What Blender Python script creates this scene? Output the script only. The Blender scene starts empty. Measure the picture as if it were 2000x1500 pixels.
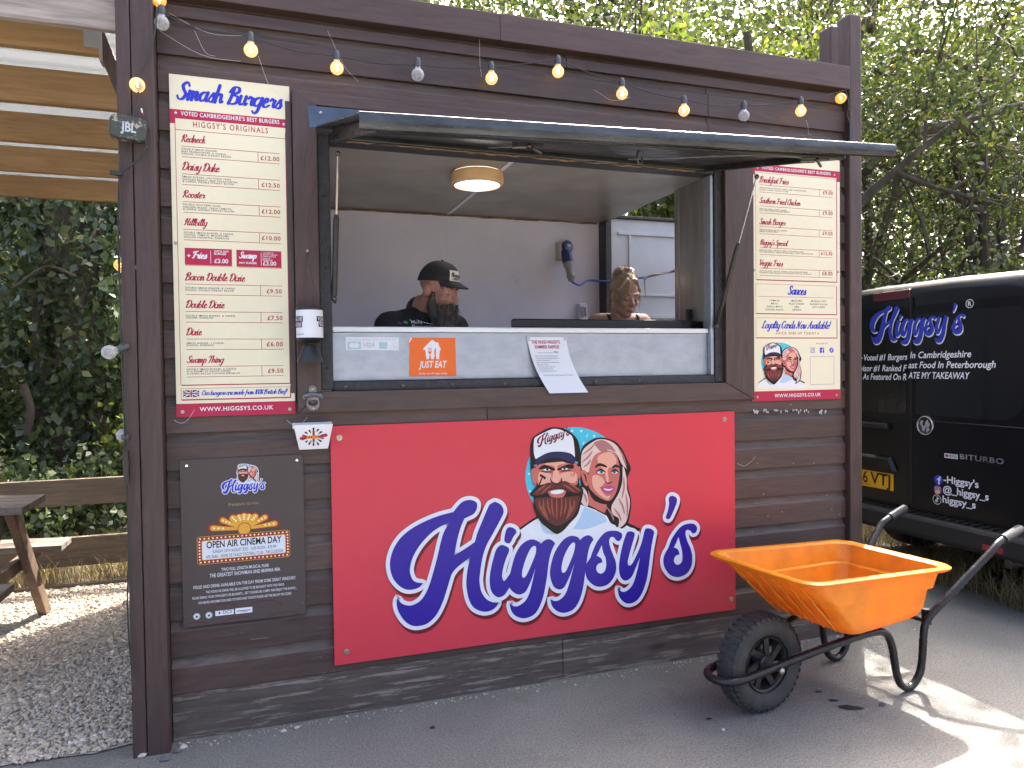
import bpy, bmesh, math, random
import numpy as np
from mathutils import Vector, Matrix
from mathutils.geometry import tessellate_polygon
from mathutils.bvhtree import BVHTree
SC = bpy.context.scene
COL = SC.collection
random.seed(7)
RNG = np.random.default_rng(11)
rad = math.radians

# ------------------------------------------------------------------ camera
FPX = 1433.485
CAMP = np.array([0.0, -3.10036, 1.44219])
CR = np.array([0.94542241, -0.32559962, -0.01270233])
CU = np.array([0.01932444, 0.017112, 0.99966682])
CF = np.array([0.32527377, 0.94535288, -0.0224701])
cam = bpy.data.cameras.new('camera')
cam.sensor_width = 36.0
cam.lens = FPX / 2000 * 36
cam.clip_start = 0.05
cam.clip_end = 400
camo = bpy.data.objects.new('camera', cam)
COL.objects.link(camo)
camo.matrix_world = Matrix(((CR[0], CU[0], -CF[0], CAMP[0]), (CR[1], CU[1], -CF[1], CAMP[1]),
                            (CR[2], CU[2], -CF[2], CAMP[2]), (0, 0, 0, 1)))
SC.camera = camo

# ------------------------------------------------------------------ light
SUN_EL, SUN_AZ = 50.0, 43.0          # azimuth from +y towards +x
world = bpy.data.worlds.new('World')
SC.world = world
world.use_nodes = True
wn = world.node_tree.nodes
sky = wn.new('ShaderNodeTexSky')
sky.sky_type = 'NISHITA'
sky.sun_disc = False
sky.sun_elevation = rad(SUN_EL)
sky.sun_rotation = rad(SUN_AZ)
sky.air_density = 0.55
sky.dust_density = 9.0
sky.ozone_density = 0.45
world.node_tree.links.new(sky.outputs[0], wn['Background'].inputs[0])
wn['Background'].inputs[1].default_value = 0.15
sl = bpy.data.lights.new('sun', 'SUN')
sl.energy = 3.3
sl.angle = rad(0.53)
sl.color = (1.0, 0.95, 0.86)
so = bpy.data.objects.new('sun', sl)
COL.objects.link(so)
sd = Vector((math.sin(rad(SUN_AZ)) * math.cos(rad(SUN_EL)), math.cos(rad(SUN_AZ)) * math.cos(rad(SUN_EL)), math.sin(rad(SUN_EL))))
so.rotation_euler = sd.to_track_quat('Z', 'Y').to_euler()
so.location = sd * 30
SC.view_settings.view_transform = 'Standard'
SC.view_settings.look = 'None'
SC.view_settings.exposure = 2.95
SC.view_settings.gamma = 1.0
SC.cycles.max_bounces = 6
SC.cycles.transparent_max_bounces = 12
SC.cycles.sample_clamp_indirect = 6.0

# ------------------------------------------------------------------ measuring tools (ray of a photo point onto a real plane)
def ray(p):
    return CF + CR * ((p[0] - 1000) / FPX) + CU * ((750 - p[1]) / FPX)
def by(p, y=0.0):
    d = ray(p); return CAMP + (y - CAMP[1]) / d[1] * d
def bx(p, x):
    d = ray(p); return CAMP + (x - CAMP[0]) / d[0] * d
def bz(p, z=0.0):
    d = ray(p); return CAMP + (z - CAMP[2]) / d[2] * d

class Plane:
    """a flat (or warped) surface carrying print: a along u, b along v, h outwards"""
    def __init__(s, o, u, v, warp=None):
        s.o = np.array(o, float); s.u = np.array(u, float); s.v = np.array(v, float)
        s.n = np.cross(s.u, s.v); s.warp = warp
    def px(s, p):
        d = ray(p); t = ((s.o - CAMP) @ s.n) / (d @ s.n); q = CAMP + t * d - s.o
        return (float(q @ s.u), float(q @ s.v))
    def at(s, a, b, h=0.0):
        if s.warp: return s.warp(a, b, h)
        return s.o + s.u * a + s.v * b + s.n * h
def wallplane(y): return Plane((0, y, 0), (1, 0, 0), (0, 0, 1))

# ------------------------------------------------------------------ materials
def lin(c):
    return tuple((x / 255 / 12.92 if x / 255 <= 0.04045 else ((x / 255 + 0.055) / 1.055) ** 2.4) for x in c)
MATS = {}
def base(name):
    m = bpy.data.materials.new(name); m.use_nodes = True
    n = m.node_tree.nodes; l = m.node_tree.links
    MATS[name] = m
    return m, n, l, n['Principled BSDF']
def mat(name, col, rough=0.5, metal=0.0, var=0.0, vscale=8.0, bump=0.0, bscale=60.0, coat=0.0, spec=0.5, stretch=(1, 1, 1), col2=None, thr=(0.35, 0.65), emit=None, estr=0.0, rvar=0.0):
    m, n, l, b = base(name)
    b.inputs['Base Color'].default_value = (*col, 1); b.inputs['Roughness'].default_value = rough
    b.inputs['Metallic'].default_value = metal; b.inputs['Coat Weight'].default_value = coat
    b.inputs['Specular IOR Level'].default_value = spec
    if emit:
        b.inputs['Emission Color'].default_value = (*emit, 1); b.inputs['Emission Strength'].default_value = estr
    if var or bump or col2 or rvar:
        tc = n.new('ShaderNodeTexCoord'); mp = n.new('ShaderNodeMapping'); mp.inputs['Scale'].default_value = stretch
        l.new(tc.outputs['Object'], mp.inputs[0])
    if var or col2:
        t = n.new('ShaderNodeTexNoise'); t.inputs['Scale'].default_value = vscale; t.inputs['Detail'].default_value = 8; t.inputs['Roughness'].default_value = 0.65
        l.new(mp.outputs[0], t.inputs['Vector'])
        r = n.new('ShaderNodeValToRGB'); r.color_ramp.elements[0].position = thr[0]; r.color_ramp.elements[1].position = thr[1]
        c2 = col2 if col2 else tuple(min(1, x * (1 + var)) for x in col)
        c1 = col if col2 else tuple(x * (1 - var) for x in col)
        r.color_ramp.elements[0].color = (*c1, 1); r.color_ramp.elements[1].color = (*c2, 1)
        l.new(t.outputs[0], r.inputs[0]); l.new(r.outputs[0], b.inputs['Base Color'])
    if rvar:
        t3 = n.new('ShaderNodeTexNoise'); t3.inputs['Scale'].default_value = vscale * 1.7; t3.inputs['Detail'].default_value = 6
        l.new(mp.outputs[0], t3.inputs['Vector'])
        mr = n.new('ShaderNodeMapRange'); mr.inputs[1].default_value = 0.3; mr.inputs[2].default_value = 0.7
        mr.inputs[3].default_value = max(0.02, rough - rvar); mr.inputs[4].default_value = min(1, rough + rvar)
        l.new(t3.outputs[0], mr.inputs[0]); l.new(mr.outputs[0], b.inputs['Roughness'])
    if bump:
        t2 = n.new('ShaderNodeTexNoise'); t2.inputs['Scale'].default_value = bscale; t2.inputs['Detail'].default_value = 6
        l.new(mp.outputs[0], t2.inputs['Vector'])
        bp = n.new('ShaderNodeBump'); bp.inputs['Strength'].default_value = bump; bp.inputs['Distance'].default_value = 0.01
        l.new(t2.outputs[0], bp.inputs['Height']); l.new(bp.outputs[0], b.inputs['Normal'])
    return m
def wood(name, dark, light, axis='x', rough=0.6, grain=1.0, knots=True, bump=0.35, scuff=None):
    m, n, l, b = base(name)
    b.inputs['Roughness'].default_value = rough
    tc = n.new('ShaderNodeTexCoord'); mp = n.new('ShaderNodeMapping')
    k = 0.09
    mp.inputs['Scale'].default_value = {'x': (k, 1, 1), 'y': (1, k, 1), 'z': (1, 1, k)}[axis]
    l.new(tc.outputs['Object'], mp.inputs[0])
    big = n.new('ShaderNodeTexNoise'); big.inputs['Scale'].default_value = 7; big.inputs['Detail'].default_value = 3
    l.new(mp.outputs[0], big.inputs['Vector'])
    add = n.new('ShaderNodeMixRGB'); add.blend_type = 'ADD'; add.inputs[0].default_value = 0.25
    l.new(mp.outputs[0], add.inputs[1]); l.new(big.outputs['Color'], add.inputs[2])
    wv = n.new('ShaderNodeTexNoise'); wv.inputs['Scale'].default_value = 55 * grain; wv.inputs['Detail'].default_value = 7; wv.inputs['Roughness'].default_value = 0.6
    l.new(add.outputs[0], wv.inputs['Vector'])
    r = n.new('ShaderNodeValToRGB'); r.color_ramp.elements[0].position = 0.32; r.color_ramp.elements[1].position = 0.68
    r.color_ramp.elements[0].color = (*dark, 1); r.color_ramp.elements[1].color = (*light, 1)
    l.new(wv.outputs[0], r.inputs[0])
    out = r.outputs[0]
    sh = n.new('ShaderNodeTexNoise'); sh.inputs['Scale'].default_value = 1.6; sh.inputs['Detail'].default_value = 4
    l.new(tc.outputs['Object'], sh.inputs['Vector'])
    hs = n.new('ShaderNodeMixRGB'); hs.blend_type = 'MULTIPLY'; hs.inputs[0].default_value = 0.55
    rr = n.new('ShaderNodeValToRGB'); rr.color_ramp.elements[0].position = 0.3; rr.color_ramp.elements[1].position = 0.7
    rr.color_ramp.elements[0].color = (0.62, 0.6, 0.6, 1); rr.color_ramp.elements[1].color = (1, 1, 1, 1)
    l.new(sh.outputs[0], rr.inputs[0]); l.new(out, hs.inputs[1]); l.new(rr.outputs[0], hs.inputs[2]); out = hs.outputs[0]
    gi = n.new('ShaderNodeNewGeometry'); ir = n.new('ShaderNodeMapRange'); ir.inputs[3].default_value = 0.82; ir.inputs[4].default_value = 1.16; l.new(gi.outputs['Random Per Island'], ir.inputs[0])
    im = n.new('ShaderNodeMixRGB'); im.blend_type = 'MULTIPLY'; im.inputs[0].default_value = 1.0; l.new(out, im.inputs[1]); l.new(ir.outputs[0], im.inputs[2]); out = im.outputs[0]
    if knots:
        vm = n.new('ShaderNodeMapping')
        vm.inputs['Scale'].default_value = {'x': (2.2, 7, 7), 'y': (7, 2.2, 7), 'z': (7, 7, 2.2)}[axis]
        l.new(tc.outputs['Object'], vm.inputs[0])
        vo = n.new('ShaderNodeTexVoronoi'); vo.inputs['Scale'].default_value = 0.8; vo.inputs['Randomness'].default_value = 1
        l.new(vm.outputs[0], vo.inputs['Vector'])
        kr = n.new('ShaderNodeValToRGB'); kr.color_ramp.elements[0].position = 0.03; kr.color_ramp.elements[1].position = 0.12
        kr.color_ramp.elements[0].color = (0.45, 0.4, 0.38, 1); kr.color_ramp.elements[1].color = (1, 1, 1, 1)
        l.new(vo.outputs['Distance'], kr.inputs[0])
        km = n.new('ShaderNodeMixRGB'); km.blend_type = 'MULTIPLY'; km.inputs[0].default_value = 0.9
        l.new(out, km.inputs[1]); l.new(kr.outputs[0], km.inputs[2]); out = km.outputs[0]
    if scuff:
        sm = n.new('ShaderNodeMapping'); sm.inputs['Scale'].default_value = scuff[2] if len(scuff) > 2 else (2.0, 9, 9)
        l.new(tc.outputs['Object'], sm.inputs[0])
        sn = n.new('ShaderNodeTexNoise'); sn.inputs['Scale'].default_value = 2.4; sn.inputs['Detail'].default_value = 10; sn.inputs['Roughness'].default_value = 0.75
        l.new(sm.outputs[0], sn.inputs['Vector'])
        sr = n.new('ShaderNodeValToRGB'); sr.color_ramp.elements[0].position = scuff[1]; sr.color_ramp.elements[1].position = scuff[1] + 0.05
        l.new(sn.outputs[0], sr.inputs[0])
        mx = n.new('ShaderNodeMixRGB'); l.new(sr.outputs[0], mx.inputs[0]); l.new(out, mx.inputs[1]); mx.inputs[2].default_value = (*scuff[0], 1); out = mx.outputs[0]
    l.new(out, b.inputs['Base Color'])
    bp = n.new('ShaderNodeBump'); bp.inputs['Strength'].default_value = bump; bp.inputs['Distance'].default_value = 0.004
    l.new(wv.outputs[0], bp.inputs['Height']); l.new(bp.outputs[0], b.inputs['Normal'])
    return m
def leafmat(name, stops, rough=0.45, trans=0.4, tcol=None):
    m, n, l, b = base(name)
    g = n.new('ShaderNodeNewGeometry'); r = n.new('ShaderNodeValToRGB')
    els = r.color_ramp.elements
    while len(els) < len(stops): els.new(0.5)
    for e, (p, c) in zip(els, stops): e.position = p; e.color = (*c, 1)
    l.new(g.outputs['Random Per Island'], r.inputs[0]); l.new(r.outputs[0], b.inputs['Base Color'])
    b.inputs['Roughness'].default_value = rough
    tr = n.new('ShaderNodeBsdfTranslucent'); mul = n.new('ShaderNodeMixRGB'); mul.blend_type = 'MULTIPLY'; mul.inputs[0].default_value = 1
    l.new(r.outputs[0], mul.inputs[1]); mul.inputs[2].default_value = (*(tcol or (1.9, 1.85, 1.05)), 1); l.new(mul.outputs[0], tr.inputs[0])
    mx = n.new('ShaderNodeMixShader'); mx.inputs[0].default_value = trans
    l.new(b.outputs[0], mx.inputs[1]); l.new(tr.outputs[0], mx.inputs[2]); l.new(mx.outputs[0], n['Material Output'].inputs[0])
    return m

# ------------------------------------------------------------------ objects
ORG = {}
def thing(name, label, cat, loc=(0, 0, 0), group=None, rotz=0.0):
    o = bpy.data.objects.new(name, None); COL.objects.link(o)
    o.empty_display_size = 0.05
    o.location = tuple(map(float, loc)); o.rotation_euler = (0, 0, rotz)
    o['label'] = label; o['category'] = cat
    if group: o['group'] = group
    ORG[o] = np.array(loc, float) if not rotz else np.zeros(3)
    return o
def tag(o, label, cat, group=None):
    o['label'] = label; o['category'] = cat
    if group: o['group'] = group
    return o

class MB:
    def __init__(s): s.v = []; s.f = []; s.m = []; s.k = 0
    def add(s, vs, fs):
        o = len(s.v); s.v += [tuple(map(float, v)) for v in vs]
        for f in fs: s.f.append(tuple(i + o for i in f)); s.m.append(s.k)
        return s
    def box(s, lo, hi):
        (a, b, c), (d, e, f) = lo, hi
        return s.add([(a, b, c), (d, b, c), (d, e, c), (a, e, c), (a, b, f), (d, b, f), (d, e, f), (a, e, f)],
                     [(0, 3, 2, 1), (4, 5, 6, 7), (0, 1, 5, 4), (1, 2, 6, 5), (2, 3, 7, 6), (3, 0, 4, 7)])
    def obox(s, c, ax, ay, az):
        """oriented box: centre and three half-axis vectors"""
        c, ax, ay, az = (np.array(q, float) for q in (c, ax, ay, az))
        vs = [c + i * ax + j * ay + k * az for k in (-1, 1) for i, j in ((-1, -1), (1, -1), (1, 1), (-1, 1))]
        return s.add(vs, [(0, 3, 2, 1), (4, 5, 6, 7), (0, 1, 5, 4), (1, 2, 6, 5), (2, 3, 7, 6), (3, 0, 4, 7)])
    def bar(s, p, q, w, d, up=(0, 0, 1)):
        p = np.array(p, float); q = np.array(q, float); x = (q - p); L = np.linalg.norm(x); x /= L
        u = np.array(up, float); y = np.cross(u, x); y /= np.linalg.norm(y); z = np.cross(x, y)
        return s.obox((p + q) / 2, x * L / 2, y * w / 2, z * d / 2)
    def loft(s, rings, closed=True, cap=True):
        k = len(rings[0]); vs = [p for r in rings for p in r]; fs = []
        for i in range(len(rings) - 1):
            for j in range(k if closed else k - 1):
                j2 = (j + 1) % k
                fs.append((i * k + j, i * k + j2, (i + 1) * k + j2, (i + 1) * k + j))
        if cap and closed:
            fs.append(tuple(range(k))[::-1]); fs.append(tuple((len(rings) - 1) * k + j for j in range(k)))
        return s.add(vs, fs)
    def tube(s, pts, r, seg=10, cap=True):
        P = [np.array(p, float) for p in pts]; n = len(P)
        R = r if hasattr(r, '__len__') else [r] * n
        rings = []; nrm = None
        for i in range(n):
            t = P[min(i + 1, n - 1)] - P[max(i - 1, 0)]; t = t / (np.linalg.norm(t) + 1e-12)
            if nrm is None:
                a = np.array([0, 0, 1.0]) if abs(t[2]) < 0.9 else np.array([1.0, 0, 0]); nrm = np.cross(t, a)
            nrm = nrm - t * (nrm @ t); nrm /= np.linalg.norm(nrm) + 1e-12; b = np.cross(t, nrm)
            rings.append([P[i] + R[i] * (math.cos(2 * math.pi * j / seg) * nrm + math.sin(2 * math.pi * j / seg) * b) for j in range(seg)])
        return s.loft(rings, True, cap)
    def lathe(s, prof, c=(0, 0, 0), axis=(0, 0, 1), seg=24, cap=False):
        a = np.array(axis, float); a /= np.linalg.norm(a); t = np.array([1.0, 0, 0]) if abs(a[0]) < 0.9 else np.array([0, 1.0, 0])
        u = np.cross(a, t); u /= np.linalg.norm(u); w = np.cross(a, u); c = np.array(c, float)
        rings = [[c + a * z + r * (math.cos(2 * math.pi * j / seg) * u + math.sin(2 * math.pi * j / seg) * w) for j in range(seg)] for r, z in prof]
        return s.loft(rings, True, cap)
    def ell(s, c, r, seg=16, ring=10, M=None):
        c = np.array(c, float); rings = []
        for i in range(ring + 1):
            th = math.pi * i / ring; rr = max(math.sin(th), 0.02)
            rg = []
            for j in range(seg):
                ph = 2 * math.pi * j / seg
                d = np.array([r[0] * rr * math.cos(ph), r[1] * rr * math.sin(ph), -r[2] * math.cos(th)])
                rg.append(c + (M @ d if M is not None else d))
            rings.append(rg)
        return s.loft(rings, True, True)
    def poly(s, P, pts, h=0.0, holes=()):
        """flat polygon on a Plane"""
        loops = [[Vector((a, b, 0)) for a, b in L] for L in [pts, *holes]]
        tri = tessellate_polygon(loops)
        flat = [q for L in loops for q in L]
        vs = [P.at(q.x, q.y, h) for q in flat]
        fs = []
        for t in tri:
            a, b, c = (flat[i] for i in t)
            ar = (b - a).cross(c - a).z
            if abs(ar) < 1e-12: continue
            fs.append(tuple(t) if ar > 0 else tuple(t)[::-1])
        return s.add(vs, fs)
    def rect(s, P, a0, b0, a1, b1, h=0.0):
        return s.add([P.at(a0, b0, h), P.at(a1, b0, h), P.at(a1, b1, h), P.at(a0, b1, h)], [(0, 1, 2, 3)])
    def frame(s, P, a0, b0, a1, b1, w, h=0.0):
        s.rect(P, a0, b0, a1, b0 + w, h); s.rect(P, a0, b1 - w, a1, b1, h); s.rect(P, a0, b0 + w, a0 + w, b1 - w, h); return s.rect(P, a1 - w, b0 + w, a1, b1 - w, h)
    def disc(s, P, a, b, r, h=0.0, r2=None, seg=20, r0=0.0):
        r2 = r2 or r
        ou = [(a + r * math.cos(2 * math.pi * j / seg), b + r2 * math.sin(2 * math.pi * j / seg)) for j in range(seg)]
        if not r0: return s.add([P.at(x, y, h) for x, y in ou], [tuple(range(seg))])
        inn = [(a + (x - a) * r0 / r, b + (y - b) * r0 / r) for x, y in ou]
        return s.add([P.at(x, y, h) for x, y in ou + inn], [(j, (j + 1) % seg, seg + (j + 1) % seg, seg + j) for j in range(seg)])
    def ribbon(s, P, pts, r, h=0.0, dh=0.0, closed=False, caps=True):
        """brush stroke with radius r (number or list) on a Plane"""
        n = len(pts); R = r if hasattr(r, '__len__') else [r] * n
        A = np.array(pts, float); L = []; Rr = []
        for i in range(n):
            t = (A[(i + 1) % n] - A[i - 1]) if closed else (A[min(i + 1, n - 1)] - A[max(i - 1, 0)])
            t = t / (np.linalg.norm(t) + 1e-12); nn = np.array([-t[1], t[0]])
            L.append(A[i] + nn * R[i]); Rr.append(A[i] - nn * R[i])
        vs = []
        for i in range(n):
            hh = h + dh * i / n
            vs += [P.at(*L[i], hh), P.at(*Rr[i], hh)]
        fs = [(2 * i, 2 * i + 1, 2 * i + 3, 2 * i + 2) for i in range(n - 1)]
        if closed: fs.append((2 * n - 2, 2 * n - 1, 1, 0))
        s.add(vs, fs)
        if caps and not closed:
            for i, sg in ((0, -1), (n - 1, 1)):
                t = A[min(i + 1, n - 1)] - A[max(i - 1, 0)]; an = math.atan2(t[1], t[0]) if sg > 0 else math.atan2(-t[1], -t[0])
                hh = h + dh * i / n
                fan = [(A[i][0] + R[i] * math.cos(an - math.pi / 2 + math.pi * k / 6), A[i][1] + R[i] * math.sin(an - math.pi / 2 + math.pi * k / 6)) for k in range(7)]
                s.add([P.at(*q, hh) for q in fan], [tuple(range(7))])
        return s

def mesh_obj(name, verts, faces, mats, parent=None, midx=None, smooth=False):
    me = bpy.data.meshes.new(name)
    if parent is not None:
        o0 = ORG[parent]
        verts = [(v[0] - o0[0], v[1] - o0[1], v[2] - o0[2]) for v in verts]
    me.from_pydata(verts, [], faces)
    for m in (mats if isinstance(mats, (list, tuple)) else [mats]): me.materials.append(MATS[m] if isinstance(m, str) else m)
    if midx is not None and len(set(midx)) > 1: me.polygons.foreach_set('material_index', midx)
    if smooth: me.polygons.foreach_set('use_smooth', [True] * len(me.polygons))
    me.update()
    o = bpy.data.objects.new(name, me); COL.objects.link(o)
    if parent is not None: o.parent = parent; ORG[o] = ORG[parent]
    else: ORG[o] = np.zeros(3)
    return o
def part(name, mb, mats, parent=None, smooth=False, bevel=0.0, seg=2, ang=35):
    o = mesh_obj(name, mb.v, mb.f, mats, parent, mb.m, smooth)
    if bevel:
        b = o.modifiers.new('bevel', 'BEVEL'); b.width = bevel; b.segments = seg; b.limit_method = 'ANGLE'; b.angle_limit = rad(40)
    if smooth:
        try: o.data.set_sharp_from_angle(angle=rad(ang))
        except Exception: pass
    return o
def np_obj(name, V, F, mats, parent=None, midx=None, smooth=False):
    """large mesh from arrays; every face has the same number of corners"""
    me = bpy.data.meshes.new(name); n, k = F.shape
    if parent is not None: V = V - ORG[parent]
    me.vertices.add(len(V)); me.vertices.foreach_set('co', V.astype(np.float32).ravel())
    me.loops.add(n * k); me.loops.foreach_set('vertex_index', F.astype(np.int32).ravel())
    me.polygons.add(n); me.polygons.foreach_set('loop_start', np.arange(0, n * k, k, dtype=np.int32))
    for m in (mats if isinstance(mats, (list, tuple)) else [mats]): me.materials.append(MATS[m])
    if midx is not None: me.polygons.foreach_set('material_index', midx.astype(np.int32))
    if smooth: me.polygons.foreach_set('use_smooth', np.ones(n, bool))
    me.update(calc_edges=True); me.validate()
    o = bpy.data.objects.new(name, me); COL.objects.link(o)
    if parent is not None: o.parent = parent; ORG[o] = ORG[parent]
    else: ORG[o] = np.zeros(3)
    return o
def structure(o): o['kind'] = 'structure'; return o
def stuff(o): o['kind'] = 'stuff'; return o
def smooth_curve(pts, n=6, closed=False):
    """Catmull-Rom through pts; a third entry marks a corner"""
    P = [np.array(p[:2], float) for p in pts]; c = [len(p) > 2 for p in pts]; N = len(P); out = []
    for i in range(N if closed else N - 1):
        a, b = P[i], P[(i + 1) % N]
        p0 = P[i - 1] if (closed or i > 0) else a
        p3 = P[(i + 2) % N] if (closed or i + 2 < N) else b
        if c[i]: p0 = a
        if c[(i + 1) % N]: p3 = b
        for k in range(n):
            t = k / n
            out.append(0.5 * ((2 * a) + (b - p0) * t + (2 * p0 - 5 * a + 4 * b - p3) * t * t + (-p0 + 3 * a - 3 * b + p3) * t ** 3))
    if not closed: out.append(P[-1])
    return [(float(q[0]), float(q[1])) for q in out]
def curve3(pts, n=6):
    P = [np.array(p, float) for p in pts]; N = len(P); out = []
    for i in range(N - 1):
        a, b = P[i], P[i + 1]; p0 = P[i - 1] if i else a; p3 = P[i + 2] if i + 2 < N else b
        for k in range(n):
            t = k / n
            out.append(0.5 * ((2 * a) + (b - p0) * t + (2 * p0 - 5 * a + 4 * b - p3) * t * t + (-p0 + 3 * a - 3 * b + p3) * t ** 3))
    out.append(P[-1]); return out

# ------------------------------------------------------------------ lettering
TCACHE = {}
def text_geo(body, bold=0.0, shear=0.0, space=1.0):
    key = (body, bold, shear, space)
    if key in TCACHE: return TCACHE[key]
    c = bpy.data.curves.new('lettering', 'FONT'); c.body = body; c.size = 1.0; c.offset = bold; c.shear = shear
    c.space_character = space; c.resolution_u = 3
    o = bpy.data.objects.new('lettering', c); COL.objects.link(o)
    bpy.context.view_layer.update()
    me = bpy.data.meshes.new_from_object(o.evaluated_get(bpy.context.evaluated_depsgraph_get()))
    V = np.array([v.co[:2] for v in me.vertices]).reshape(-1, 2); F = [tuple(p.vertices) for p in me.polygons]
    bpy.data.objects.remove(o); bpy.data.curves.remove(c); bpy.data.meshes.remove(me)
    TCACHE[key] = (V, F); return V, F
def text(mb, P, body, p0, p1, h=0.0006, bold=0.016, shear=0.0, space=1.0, cap=None, uv=False):
    """text fitted between the two baseline ends (photo points on the plane, or plane coordinates if uv)"""
    V, F = text_geo(body, bold, shear, space)
    if not len(V): return
    a0, b0 = p0 if uv else P.px(p0); a1, b1 = p1 if uv else P.px(p1)
    x0, x1 = V[:, 0].min(), V[:, 0].max(); sx = (a1 - a0) / (x1 - x0); sy = (cap / 0.69) if cap else sx
    sl = (b1 - b0) / (a1 - a0) if uv else 0.0
    if not uv: b0 = (b0 + b1) / 2
    vs = []
    for x, y in V:
        a = a0 + (x - x0) * sx; vs.append(P.at(a, b0 + y * sy + (a - a0) * sl, h))
    mb.add(vs, [f if np.cross(V[f[1]] - V[f[0]], V[f[2]] - V[f[0]]) > 0 else f[::-1] for f in F])

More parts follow.
